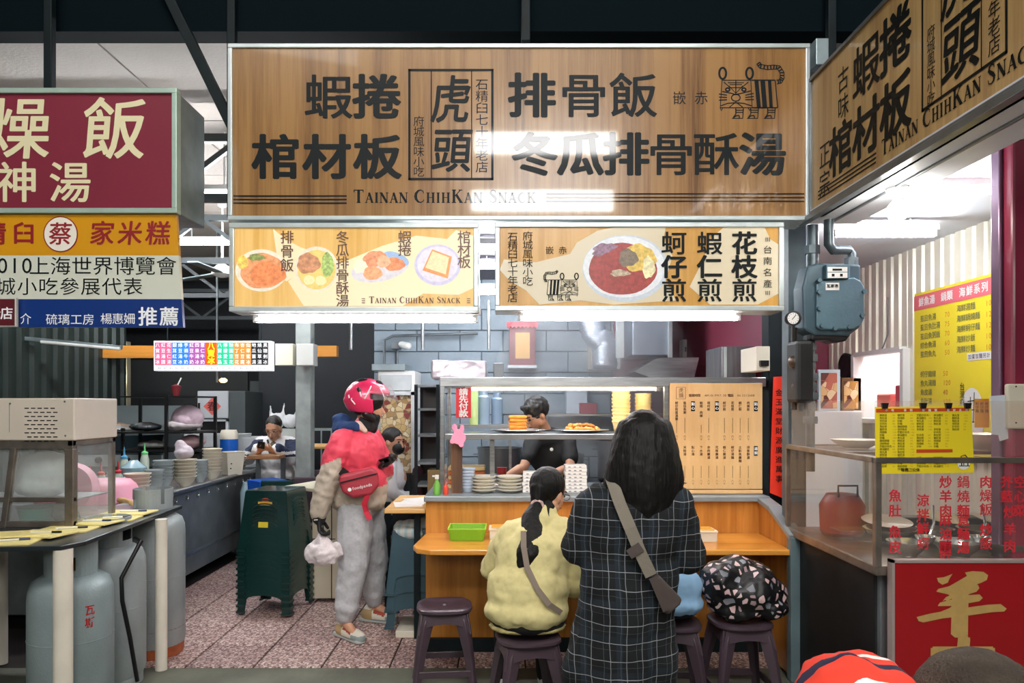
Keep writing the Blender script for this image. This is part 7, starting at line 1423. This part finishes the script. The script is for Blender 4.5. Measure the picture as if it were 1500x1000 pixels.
# waist pouch (worn), hanging strap, belt
wb_ = thing('waist_pouch', 'maroon delivery waist pouch with white lettering worn by the rider', 'bag', (-.92, 4.76, 1.0)); b = MB(); R_ = Matrix.Translation((-.935, 4.745, 1.035)) @ Matrix.Rotation(math.radians(12), 4, 'Z') @ Matrix.Rotation(math.radians(-12), 4, 'Y')
b.prism([R_ @ Vector(p) for p in ((-.125, -.03, .045), (-.10, -.03, .08), (.09, -.03, .085), (.13, -.03, .05), (.12, -.03, -.04), (.06, -.03, -.09), (-.06, -.03, -.085), (-.115, -.03, -.03))], R_.to_3x3() @ Vector((0, .085, 0))); m_pch = M('pouch_maroon', '#9c2b3a', .5, bump=(14, .5)); b.build('pouch_body', m_pch, wb_, bevel=.02, seg=3, fix=True)
b = MB(); b.bar(R_ @ Vector((-.115, -.034, .035)), R_ @ Vector((.12, -.034, .04)), .008, .006); b.build('zip', m_blk, wb_)
pz = Plane(R_ @ Vector((0, -.0305, 0)), R_.to_3x3() @ Vector((1, 0, 0)), R_.to_3x3() @ Vector((0, 0, 1)), R_.to_3x3() @ Vector((0, -1, 0))); q = MB(); latin(q, pz, 'foodpanda', -.05, -.03, .028, adv=None, off=.01); disc(q, pz, -.068, -.022, .012, .012, 14); q.build('lettering', m_white, wb_)
b = ribbon([R_ @ Vector((.035, -.02, -.08)), (-.905, 4.75, .90), (-.895, 4.765, .85), (-.87, 4.76, .80)], .035, (0, -1, 0), .004); b.build('hanging_strap', M('strap_red', '#c8283f', .5), wb_)
b = ribbon([(-1.06, 4.775, 1.115), (-1.03, 4.765, 1.095), (-1.0, 4.755, 1.075)], .05, (0, -1, 0), .012); b.build('belt', m_blk, wb_)
ph = thing('phone', 'dark phone held in the glove of the rider', 'phone', (-.80, 4.95, 1.16)); MB().bar((-.84, 4.955, 1.155), (-.74, 4.915, 1.19), .075, .010, up=(0, .3, 1)).build('body', m_black, ph, bevel=.004)
pb = thing('takeaway_bag', 'white takeaway carrier bag hanging from the glove of the rider', 'bag', (-1.18, 4.80, .5)); b = MB(); b.ell((-1.18, 4.80, .575), (.125, .085, .075)); b.box(-1.27, -1.09, 4.75, 4.85, .515, .58); b.cap((-1.18, 4.80, .63), .06, (-1.195, 4.79, .71), .018); b.cap((-1.195, 4.79, .70), .016, (-1.197, 4.785, .755), .014); b.cap((-1.09, 4.78, .62), .03, (-1.06, 4.78, .58), .02); b.cap((-1.26, 4.80, .60), .03, (-1.2, 4.79, .68), .015)
finish(b, 'bag_body', M('thin_white_plastic', '#d8ced0', .35, bump=(16, 1.), var=(8, .08)), pb, .008, 2, disp=.03, dsize=.06)
# ---------------------------------------------------------------- standing woman in the long plaid shirt
t = thing('person', 'standing woman with long black hair in a dark plaid shirt dress', 'person', (.5, 3.05, 0))
J = dict(pelvis=(.49, 3.07, .78), chest=(.53, 3.06, 1.05), neck=(.555, 3.08, 1.25), head=(.57, 3.10, 1.33), sl=(.37, 3.06, 1.15), sr=(.69, 3.06, 1.15), el=(.30, 3.09, .93), er=(.76, 3.11, .90), wl=(.40, 3.29, .93), wr=(.66, 3.31, .92), hl=(.41, 3.07, .74), hr=(.57, 3.07, .74), kl=(.40, 3.05, .42), kr=(.56, 3.09, .42), al=(.40, 3.08, .09), ar=(.55, 3.12, .09), tl=(.38, 3.22, .04), tr=(.56, 3.26, .04))
b = flesh(J, .92); hm = HM((.577, 3.11, 1.39), math.radians(-8), math.radians(-12), 0, .98); head(b, hm); hand(b, J['wl'], (.5, .8, 0), (.3, -.1, 1), .9, .5, 1); hand(b, J['wr'], (-.5, .8, 0), (.3, -.1, 1), .9, .5, -1); finish(b, 'body', m_skin, t, .009, 4); features(t, hm)
mpl = plaid('dark_plaid', '#0f1214', [(0, .13, .35, .024, '#1f2a35', .7), (2, .14, .6, .022, '#1c2630', .6), (0, .065, .1, .0028, '#a9b0b8', .5), (2, .07, .3, .0028, '#b4babf', .6), (0, .065, .45, .0016, '#6f7b88', .4), (2, .07, .65, .0016, '#6f7b88', .3)])
b = MB(); b.cap((.375, 3.06, 1.155), .07, (.685, 3.06, 1.15), .07); b.ell((.53, 3.06, 1.03), (.205, .135, .20), 20, 14); b.ell((.515, 3.07, .80), (.205, .145, .25), 20, 14); b.cap((.50, 3.07, .80), .16, (.455, 3.09, .42), .185, n=20); b.cap((.57, 3.08, .75), .12, (.60, 3.09, .42), .12); b.cap((.45, 3.08, .75), .13, (.36, 3.09, .42), .13)
b.chain([(.36, 3.06, 1.13), (.305, 3.10, .94), (.40, 3.29, .92)], [.082, .075, .055]); b.chain([(.70, 3.06, 1.13), (.765, 3.11, .91), (.66, 3.31, .91)], [.085, .082, .058]); b.cap((.54, 3.08, 1.2), .07, (.555, 3.08, 1.24), .06)
sh = finish(b, 'plaid_shirt', mpl, t, .011, 6, disp=.035, dsize=.16, disp2=.012, dsize2=.06)
b = MB(); b.chain([(.42, 3.08, .6), (.41, 3.06, .42), (.40, 3.08, .12)], [.09, .07, .055]); b.chain([(.56, 3.08, .6), (.56, 3.10, .42), (.55, 3.12, .12)], [.09, .07, .055]); finish(b, 'trousers', M('black_trousers', '#131415', .85), t, .011, 4, disp=.01, dsize=.08)
for h_, e_ in (((.40, 3.03, 0), (.38, 3.25, 0)), ((.55, 3.07, 0), (.57, 3.29, 0))): shoe(t, h_, e_, [m_black, m_blk], h=.08)
b = MB(); hc = Vector((.577, 3.09, 1.40)); b.ell(hc+Vector((0, -.012, .012)), (.102, .112, .112), 20, 14)
rnd = random.Random(3)
for i in range(26):
    a = math.radians(200+140*i/25)+rnd.uniform(-.05, .05); x0 = hc.x+math.cos(a)*.088; y0 = hc.y+math.sin(a)*.085-.005; fl = 1.25+.25*rnd.random(); pts = [Vector((x0, y0, 1.45))]; zz = 1.45; bot = 1.055+.09*abs(math.cos(a))+rnd.uniform(-.03, .03)
    x1 = hc.x+math.cos(a)*.135+.0; y1 = hc.y+math.sin(a)*.115-.005; n_ = 6
    for k in range(1, n_+1):
        f_ = k/n_; z_ = 1.45+(bot-1.45)*f_; w_ = math.sin(f_*5+i*.9)*.010*f_; spread = min(1, f_*1.6); pts.append(Vector((x0+(x1-x0)*spread+w_-(.012*f_), y0+(y1-y0)*spread-.01*math.sin(f_*3), z_)))
    b.chain(pts, [.035, .04, .042, .040, .036, .028, .012])
b.chain([(.66, 3.06, 1.33), (.70, 3.05, 1.27), (.725, 3.06, 1.24), (.735, 3.06, 1.20)], [.04, .035, .02, .006]); b.chain([(.68, 3.07, 1.28), (.72, 3.08, 1.22), (.76, 3.08, 1.215)], [.03, .012, .004])
b.ell((.575, 3.0, 1.2), (.115, .06, .13)); b.ell((.565, 2.99, 1.13), (.10, .05, .07))
finish(b, 'long_hair', m_hair, t, .008, 9, disp=.008, dsize=.03)
cb = thing('crossbody_bag', 'taupe crossbody bag on a wide strap across the plaid shirt', 'bag', P(980, 880, 2.88)); m_tp = M('taupe_strap', '#7c7568', .7, bump=(60, .3)); m_tp2 = M('taupe_leather', '#4c423f', .5, bump=(20, .4))
sp = [(.43, 3.06, 1.262), (.435, 2.985, 1.225), (.455, 2.93, 1.15), (.49, 2.900, 1.06), (.53, 2.888, .96), (.57, 2.886, .875)]
ribbon(sp, .048, (-.15, -1, .25), .005).build('strap', m_tp, cb, bevel=.001); ribbon([P(926, 800, 2.885), P(934, 812, 2.883)], .058, (0, -1, 0), .008).build('strap_buckle', m_tp2, cb)
ribbon([(.575, 2.884, .87), (.60, 2.884, .81), (.63, 2.888, .74)], .03, (0, -1, 0), .005).build('lower_strap', m_tp2, cb)
b = MB(); b.prism([P(957, 848, 2.9), P(966, 843, 2.9), P(1000, 878, 2.9), P(997, 886, 2.9), P(980, 901, 2.9), P(973, 898, 2.9)], (0, .05, 0)); b.build('bag_body', m_tp2, cb, bevel=.012, seg=3, fix=True)
# ---------------------------------------------------------------- seated woman in the yellow sweatshirt
t = thing('person', 'seated woman with a ponytail and glasses in a pale yellow sweatshirt', 'person', (.12, 3.52, .46))
J = dict(pelvis=(.11, 3.50, .56), chest=(.15, 3.59, .79), neck=(.19, 3.64, 1.02), head=(.21, 3.67, 1.07), sl=(.03, 3.59, .93), sr=(.29, 3.60, .93), el=(-.055, 3.66, .70), er=(.335, 3.62, .68), wl=(.03, 3.93, .77), wr=(.30, 3.90, .77), hl=(.02, 3.55, .54), hr=(.20, 3.55, .54), kl=(.0, 3.93, .50), kr=(.21, 3.93, .50), al=(.0, 3.96, .09), ar=(.22, 3.96, .09), tl=(.0, 4.12, .04), tr=(.22, 4.12, .04))
b = flesh(J, .9); hm = HM((.222, 3.69, 1.105), math.radians(-42), math.radians(-16), 0, .95); head(b, hm); hand(b, J['wl'], (.4, .9, .0), (0, 0, -1), .9, .3, 1); hand(b, J['wr'], (-.3, .9, .0), (0, 0, -1), .9, .3, -1); finish(b, 'body', m_skin, t, .008, 4); features(t, hm, glasses=True)
m_sw = M('yellow_sweatshirt', '#dbcf94', .9, var=(50, .05), bump=(9, .5))
b = MB(); b.ell((.105, 3.50, .66), (.195, .155, .16), 20, 14); b.ell((.13, 3.545, .80), (.185, .145, .17), 20, 14); b.cap((.045, 3.585, .925), .072, (.275, 3.60, .93), .072); b.ell((.105, 3.49, .575), (.205, .165, .09), 20, 10)
b.chain([(.03, 3.59, .90), (-.05, 3.67, .73), (.02, 3.90, .77)], [.080, .072, .055]); b.chain([(.29, 3.60, .90), (.335, 3.60, .68), (.30, 3.88, .77)], [.085, .085, .055]); b.cap((.16, 3.59, .96), .085, (.185, 3.63, 1.0), .07)
finish(b, 'sweatshirt', m_sw, t, .010, 6, disp=.04, dsize=.15, disp2=.014, dsize2=.05)
b = MB(); b.cap((.045, 3.50, .50), .125, (.165, 3.50, .50), .125, n=18, fl=((0, 0, 1), .24)); finish(b, 'hem_band', M('ribbed_hem', '#c0b478', .9, bump=(160, .5, (1, 1, .1))), t, .010, 3)
b = MB(); b.ell((.11, 3.50, .53), (.185, .15, .07)); b.chain([(.03, 3.55, .53), (0, 3.93, .5), (0, 3.97, .1)], [.09, .07, .055]); b.chain([(.2, 3.55, .53), (.21, 3.93, .5), (.22, 3.97, .1)], [.09, .07, .055]); finish(b, 'trousers', MATS['black_trousers'], t, .011, 4)
for x in (0, .22): shoe(t, (x, 3.92, 0), (x, 4.14, 0), [m_white, m_white])
b = MB(); b.ell((0, 0, 0), (.089, .105, .098), 18, 12, mx=hm @ Matrix.Translation((0, -.030, .032))); b.ell((.195, 3.625, 1.02), (.055, .04, .06))
cl = hm @ Vector((.0, -.125, -.035)); cl = Vector((.155, 3.60, 1.055)); b.cap(hm @ Vector((0, -.09, 0)), .05, cl, .03)
for i in range(9):
    a = i*.7; ox, oy = .016*math.cos(a), .014*math.sin(a); b.chain([cl+Vector((ox*.4, oy*.4, 0)), cl+Vector((-.03+ox, -.045+oy, -.06)), cl+Vector((-.025+ox*1.5, -.11+oy, -.14)), cl+Vector((-.045+ox*1.8, -.16+oy, -.22+.01*(i % 3))), cl+Vector((-.065+ox*1.3, -.18, -.255))], [.026, .033, .035, .033, .02])
b.chain([cl+Vector((.05, 0, 0)), cl+Vector((.055, -.05, -.05)), cl+Vector((.04, -.06, -.12))], [.01, .006, .003]); finish(b, 'ponytail_hair', m_hair, t, .006, 3, disp=.005, dsize=.02)
b = MB(); b.tube([cl+Vector((.025*math.cos(a), -.018, .022*math.sin(a))) for a in [k*math.pi/5 for k in range(10)]], .009, 8, closed=True); b.build('hair_tie', M('pink_beads', '#c9a6a2', .5, var=(60, .4)), t, smooth=True)
st_ = thing('shoulder_strap', 'thin grey-brown bag strap crossing the back of the yellow sweatshirt', 'strap', (.12, 3.36, .7)); ribbon([(.085, 3.44, .955), (.085, 3.400, .89), (.100, 3.372, .80), (.145, 3.345, .71), (.20, 3.335, .64), (.255, 3.365, .595)], .026, (0, -1, .1), .004).build('band', M('strap_greybrown', '#87796c', .7), st_)
# ---------------------------------------------------------------- child in light blue
t = thing('person', 'seated child in a light blue top, mostly hidden behind the plaid shirt', 'person', (.83, 3.72, .46))
J = dict(pelvis=(.84, 3.72, .55), chest=(.79, 3.80, .76), neck=(.74, 3.86, .90), head=(.715, 3.88, .94), sl=(.69, 3.82, .82), sr=(.88, 3.82, .82), el=(.65, 3.9, .68), er=(.91, 3.92, .68), wl=(.70, 4.05, .76), wr=(.86, 4.06, .76), hl=(.77, 3.75, .53), hr=(.90, 3.75, .53), kl=(.76, 4.02, .50), kr=(.90, 4.02, .50), al=(.76, 4.05, .12), ar=(.9, 4.05, .12), tl=(.76, 4.16, .08), tr=(.9, 4.16, .08))
b = flesh(J, .7); hm = HM((.70, 3.90, .985), math.radians(5), math.radians(-10), 0, .88); head(b, hm); hand(b, J['wl'], (.2, .9, 0), (0, 0, -1), .7, .3, 1); hand(b, J['wr'], (-.2, .9, 0), (0, 0, -1), .7, .3, -1); finish(b, 'body', m_skin, t, .008, 3); features(t, hm)
b = MB(); b.ell((.845, 3.71, .62), (.145, .12, .135), 18, 12); b.ell((.80, 3.78, .76), (.13, .105, .12), 18, 12); b.ell((.85, 3.70, .55), (.15, .125, .06)); b.chain([(.69, 3.82, .81), (.65, 3.9, .69), (.70, 4.03, .755)], [.058, .052, .042]); b.chain([(.88, 3.82, .81), (.91, 3.92, .69), (.86, 4.04, .755)], [.058, .052, .042]); finish(b, 'blue_top', M('light_blue_top', '#93bce0', .85, bump=(12, .5)), t, .010, 5, disp=.03, dsize=.12)
b = MB(); b.ell((.84, 3.73, .525), (.14, .13, .06)); b.chain([(.77, 3.75, .53), (.76, 4.02, .5), (.76, 4.06, .12)], [.065, .05, .04]); b.chain([(.9, 3.75, .53), (.9, 4.02, .5), (.9, 4.06, .12)], [.065, .05, .04]); finish(b, 'trousers', MATS['black_trousers'], t, .010, 3)
b = MB(); b.ell((0, 0, 0), (.088, .102, .094), 18, 12, mx=hm @ Matrix.Translation((0, -.028, .032))); finish(b, 'short_hair', m_hair, t, .008, 2, disp=.006, dsize=.03)
# patterned bag on the last stool
b = MB(); c_ = P(1083, 0, 3.75).x; b.ell((c_+.02, 3.74, .60), (.215, .16, .125), 20, 14); b.ell((c_-.10, 3.72, .66), (.12, .12, .10)); b.ell((c_+.06, 3.74, .66), (.12, .12, .09)); b.ell((c_+.13, 3.72, .54), (.11, .12, .07)); b.ell((c_, 3.74, .52), (.17, .14, .055)); b.ell((c_-.02, 3.74, .73), (.10, .08, .05))
tag(finish(b, 'patterned_bag', cells('blotch_print', '#0e0f12', ['#c9a9ab', '#0e0f12', '#8d8f99', '#d8c3c2', '#a98d94', '#6c6f7a', '#0e0f12', '#d9b9b8'], 24, .17, .45, rnd=1.), None, .009, 4, disp=.05, dsize=.10), 'bulging black bag printed with pink and grey pebble shapes on a plastic stool', 'bag')
# ---------------------------------------------------------------- cook
t = thing('person', 'cook with glasses and a black shirt bending over the bench behind the case', 'person', (.36, 5.85, 0))
J = dict(pelvis=(.42, 5.95, .85), chest=(.37, 5.84, 1.16), neck=(.31, 5.80, 1.35), head=(.26, 5.78, 1.42), sl=(.22, 5.70, 1.26), sr=(.48, 5.80, 1.26), el=(.14, 5.55, 1.07), er=(.50, 5.62, 1.06), wl=(.02, 5.42, 1.02), wr=(.28, 5.45, 1.0), hl=(.34, 5.95, .82), hr=(.52, 5.95, .82), kl=(.34, 5.93, .45), kr=(.52, 5.95, .45), al=(.34, 5.97, .08), ar=(.52, 5.99, .08), tl=(.32, 5.84, .04), tr=(.52, 5.86, .04))
b = flesh(J); hm = HM((.235, 5.74, 1.465), math.radians(118), math.radians(-32)); head(b, hm); hand(b, J['wl'], (-.6, -.5, -.5), (0, -.2, -1), 1, .5, 1); hand(b, J['wr'], (-.9, -.2, -.2), (0, -.2, -1), 1, .5, -1); finish(b, 'body', m_skin, t, .008, 4); features(t, hm, glasses=True)
b = MB(); b.ell((.37, 5.84, 1.16), (.19, .14, .2), 18, 12); b.ell((.40, 5.90, .96), (.18, .14, .18), 18, 12); b.cap((.23, 5.71, 1.27), .07, (.47, 5.80, 1.27), .07); b.cap((.21, 5.69, 1.24), .07, (.17, 5.60, 1.14), .06); b.cap((.49, 5.79, 1.24), .075, (.50, 5.68, 1.12), .062); finish(b, 'black_shirt', M('black_shirt', '#1d1f22', .8, bump=(10, .4)), t, .010, 5, disp=.03, dsize=.14)
MB().ell((0, 0, 0), (.013, .004, .013), mx=Matrix.Translation(P(808, 658, 5.60))).build('shirt_badge', m_white, t)
b = MB(); b.ell((.43, 5.95, .86), (.17, .13, .12)); b.chain([(.34, 5.95, .82), (.34, 5.93, .45), (.34, 5.97, .1)], [.1, .075, .06]); b.chain([(.52, 5.95, .82), (.52, 5.95, .45), (.52, 5.99, .1)], [.1, .075, .06]); finish(b, 'trousers', MATS['black_trousers'], t, .012, 3)
for x in (.34, .52): shoe(t, (x, 6.02, 0), (x-.01, 5.80, 0), [m_black, m_black])
b = MB(); b.ell((0, 0, 0), (.092, .108, .10), 18, 12, mx=hm @ Matrix.Translation((0, -.028, .035))); b.cap(hm @ Vector((-.04, .055, .085)), .022, hm @ Vector((.04, .055, .085)), .022); finish(b, 'wavy_hair', m_hair2, t, .008, 2, disp=.02, dsize=.03)
# ---------------------------------------------------------------- man reading his phone
t = thing('person', 'man in glasses and a white-and-navy jacket looking at his phone at a high table', 'person', (-2.42, 7.75, 0))
cx_ = -2.41
J = dict(pelvis=(cx_, 7.85, .72), chest=(cx_, 7.78, 1.02), neck=(cx_, 7.74, 1.18), head=(cx_, 7.72, 1.24), sl=(cx_-.17, 7.76, 1.12), sr=(cx_+.17, 7.76, 1.12), el=(cx_-.23, 7.58, .98), er=(cx_+.23, 7.58, .98), wl=(cx_-.04, 7.38, 1.075), wr=(cx_+.09, 7.38, 1.075), hl=(cx_-.09, 7.82, .7), hr=(cx_+.09, 7.82, .7), kl=(cx_-.1, 7.60, .66), kr=(cx_+.1, 7.60, .66), al=(cx_-.1, 7.62, .1), ar=(cx_+.1, 7.62, .1), tl=(cx_-.1, 7.52, .05), tr=(cx_+.1, 7.52, .05))
b = flesh(J); hm = HM((cx_, 7.69, 1.285), math.radians(178), math.radians(-20)); head(b, hm); hand(b, J['wl'], (.5, -.6, .3), (.3, .3, 1), 1, .7, -1); hand(b, J['wr'], (-.6, -.5, .3), (-.3, .3, 1), 1, .7, 1); finish(b, 'body', m_skin2, t, .008, 4); features(t, hm, glasses=True)
m_jw = M('jacket_white', '#d8d7d8', .8, bump=(10, .5)); m_jn = M('jacket_navy', '#17233f', .8)
b = MB(); b.ell((cx_, 7.79, 1.0), (.20, .14, .2), 18, 12); b.cap((cx_-.15, 7.77, 1.13), .075, (cx_+.15, 7.77, 1.13), .075); b.ell((cx_, 7.83, .8), (.19, .15, .14)); b.chain([(cx_-.17, 7.76, 1.1), (cx_-.23, 7.58, .99), (cx_-.08, 7.42, 1.09)], [.082, .075, .055]); b.chain([(cx_+.17, 7.76, 1.1), (cx_+.23, 7.58, .99), (cx_+.12, 7.42, 1.09)], [.082, .075, .055]); b.cap((cx_+.2, 7.72, 1.0), .07, (cx_+.32, 7.66, .86), .05)
jk = finish(b, 'jacket', m_jw, t, .010, 5, disp=.03, dsize=.12, disp2=.01, dsize2=.04); paint(jk, [m_jw, m_jn], lambda c: 1 if (abs(c.x-cx_) > .115+.3*max(0, 1.12-c.z) and abs(c.x-cx_) < .27 and 1.06 < c.z < 1.17) or (abs(c.x-cx_) > .17 and 1.005 < c.z < 1.03) else 0)
b = MB(); b.ell((cx_, 7.74, 1.06), (.06, .13, .10)); finish(b, 'undershirt', M('olive_shirt', '#6b6250', .8), t, .010, 3); ribbon([(cx_-.06, 7.68, 1.17), (cx_-.02, 7.635, 1.10), (cx_+.07, 7.63, 1.03)], .02, (0, -1, 0), .005).build('bag_strap', m_black, t)
b = MB(); b.ell((cx_, 7.84, .72), (.17, .14, .09)); b.chain([(cx_-.09, 7.82, .7), (cx_-.1, 7.60, .66), (cx_-.1, 7.62, .12)], [.09, .07, .055]); b.chain([(cx_+.09, 7.82, .7), (cx_+.1, 7.60, .66), (cx_+.1, 7.62, .12)], [.09, .07, .055]); finish(b, 'trousers', MATS['black_trousers'], t, .012, 3)
for k in (-.1, .1): shoe(t, (cx_+k, 7.66, 0), (cx_+k, 7.46, 0), [m_black, m_black])
b = MB(); b.ell((0, 0, 0), (.082, .10, .085), 18, 12, mx=hm @ Matrix.Translation((0, -.030, .045))); finish(b, 'short_hair', m_hair2, t, .008, 2, disp=.006, dsize=.02)
ph = thing('phone', 'black phone held up by the seated reader', 'phone', (cx_+.02, 7.30, 1.12)); MB().bar((cx_-.005, 7.31, 1.10), (cx_+.01, 7.28, 1.17), .07, .009, up=(0, 1, .4)).build('body', m_black, ph, bevel=.003)
t = thing('high_stool', 'dark high stool under the seated reader', 'stool', (cx_, 7.86, 0)); MB().lathe([(.16, .60), (.17, .63), (.001, .635)], (cx_, 7.86, 0), 20).build('seat', m_blk, t, smooth=2); [MB().bar((cx_+a*.1, 7.86+c*.1, .6), (cx_+a*.16, 7.86+c*.16, 0), .025).build('leg', m_steeld, t) for a in (-1, 1) for c in (-1, 1)]
# ---------------------------------------------------------------- stranger behind the rider
t = thing('person', 'seated stranger with dark head and white top behind the rider', 'person', (-.95, 6.2, 0)); x = -.955
J = dict(pelvis=(x, 6.22, .60), chest=(x, 6.22, .92), neck=(x+.01, 6.20, 1.10), head=(x+.02, 6.19, 1.18), sl=(x-.0, 6.06, 1.04), sr=(x, 6.38, 1.04), el=(x+.03, 6.02, .80), er=(x+.03, 6.42, .80), wl=(x+.14, 6.08, .74), wr=(x+.14, 6.35, .74), hl=(x, 6.14, .57), hr=(x, 6.30, .57), kl=(x+.10, 6.10, .54), kr=(x+.10, 6.34, .54), al=(x+.12, 6.10, .1), ar=(x+.12, 6.34, .1), tl=(x+.2, 6.10, .05), tr=(x+.2, 6.34, .05))
b = flesh(J, .85); hm = HM((x+.02, 6.19, 1.235), math.radians(-120), math.radians(-5), 0, .95); head(b, hm); hand(b, J['wl'], (1, 0, 0), (0, 0, -1), .8, .4, 1); hand(b, J['wr'], (1, 0, 0), (0, 0, -1), .8, .4, -1); finish(b, 'body', m_skin2, t, .010, 3); features(t, hm)
b = MB(); b.ell((x, 6.22, .92), (.12, .17, .16)); b.ell((x, 6.22, .72), (.13, .16, .16)); b.cap((x, 6.08, 1.03), .06, (x, 6.36, 1.03), .06); b.chain([(x, 6.07, 1.02), (x+.03, 6.02, .82), (x+.13, 6.08, .76)], [.06, .055, .042]); b.chain([(x, 6.37, 1.02), (x+.03, 6.42, .82), (x+.13, 6.35, .76)], [.06, .055, .042]); finish(b, 'white_top', m_jw, t, .011, 4, disp=.02, dsize=.1)
b = MB(); b.ell((x, 6.22, .58), (.12, .15, .08)); b.chain([(x, 6.14, .57), (x+.1, 6.10, .54), (x+.12, 6.1, .12)], [.075, .06, .05]); b.chain([(x, 6.30, .57), (x+.1, 6.34, .54), (x+.12, 6.34, .12)], [.075, .06, .05]); finish(b, 'trousers', MATS['black_trousers'], t, .012, 3)
b = MB(); b.ell((0, 0, 0), (.085, .10, .09), 18, 12, mx=hm @ Matrix.Translation((0, -.02, .03))); finish(b, 'short_hair', m_hair2, t, .009, 2); b = MB(); b.ell((0, 0, 0), (.068, .05, .06), mx=hm @ Matrix.Translation((0, .06, -.06))); finish(b, 'face_mask', m_blk, t, .008, 2)
t = thing('low_stool', 'dark stool under the seated stranger', 'stool', (x, 6.22, 0)); MB().box(x-.14, x+.14, 6.08, 6.36, .46, .50).build('seat', m_blk, t, bevel=.01); [MB().bar((x+a*.11, 6.22+c*.11, .46), (x+a*.14, 6.22+c*.14, 0), .025).build('leg', m_steeld, t) for a in (-1, 1) for c in (-1, 1)]
# ---------------------------------------------------------------- diner in the red striped jersey, closest to the lane
t = thing('person', 'crop-haired diner in a red striped jersey bending forward, seen from above', 'person', (.42, 1.22, 0))
J = dict(pelvis=(.36, 1.24, .52), chest=(.48, 1.21, .90), neck=(.60, 1.19, 1.03), head=(.67, 1.18, 1.05), sl=(.63, 1.33, .98), sr=(.60, 1.05, .98), el=(.66, 1.42, .78), er=(.66, 1.0, .78), wl=(.86, 1.30, .76), wr=(.86, 1.08, .76), hl=(.38, 1.32, .50), hr=(.38, 1.14, .50), kl=(.74, 1.34, .48), kr=(.74, 1.12, .48), al=(.76, 1.34, .1), ar=(.76, 1.12, .1), tl=(.9, 1.34, .05), tr=(.9, 1.12, .05))
b = flesh(J, .95); hm = HM((.74, 1.17, 1.008), math.radians(-75), math.radians(-48), 0, 1.12); head(b, hm); hand(b, J['wl'], (1, 0, -.1), (0, 0, -1), .95, .5, 1); hand(b, J['wr'], (1, 0, -.1), (0, 0, -1), .95, .5, -1); finish(b, 'body', m_skin, t, .009, 4); features(t, hm)
mj = plaid('jersey', '#e8402c', [(1, .16, .15, .022, '#251f3c', 1), (1, .16, .55, .010, '#efe6e2', 1)])
b = MB(); b.chain([(.38, 1.24, .60), (.48, 1.21, .86), (.60, 1.20, .985)], [.15, .14, .12]); b.cap((.60, 1.06, 1.02), .090, (.63, 1.32, 1.02), .088); b.cap((.56, 1.19, 1.05), .10, (.61, 1.19, 1.055), .075); b.chain([(.60, 1.05, 1.0), (.65, 1.0, .88), (.69, 1.0, .79)], [.088, .08, .07]); b.chain([(.635, 1.34, .99), (.67, 1.40, .88), (.70, 1.41, .79)], [.085, .078, .07])
finish(b, 'jersey', mj, t, .009, 5, disp=.03, dsize=.12, disp2=.012, dsize2=.04)
b = MB(); b.ell((.36, 1.24, .53), (.16, .17, .08)); b.chain([(.38, 1.32, .51), (.74, 1.34, .48), (.76, 1.34, .12)], [.09, .07, .055]); b.chain([(.38, 1.14, .51), (.74, 1.12, .48), (.76, 1.12, .12)], [.09, .07, .055]); finish(b, 'trousers', MATS['black_trousers'], t, .012, 3)
for y in (1.12, 1.34): shoe(t, (.72, y, 0), (.95, y, 0), [m_white, m_white])
m_crop = M('cropped_hair', '#4a4036', .9, var=(14, .45), bump=(220, 1.)); b = MB(); b.ell((0, 0, 0), (.084, .101, .096), 20, 14, mx=hm @ Matrix.Translation((0, -.022, .033))); finish(b, 'cropped_hair', m_crop, t, .007, 2, disp=.004, dsize=.02)
sE = copy_tree(sA, (.37, 1.24, 0), .3, 'plastic stool under the crop-haired diner in the red jersey')
bpy.data.objects.remove(_to)
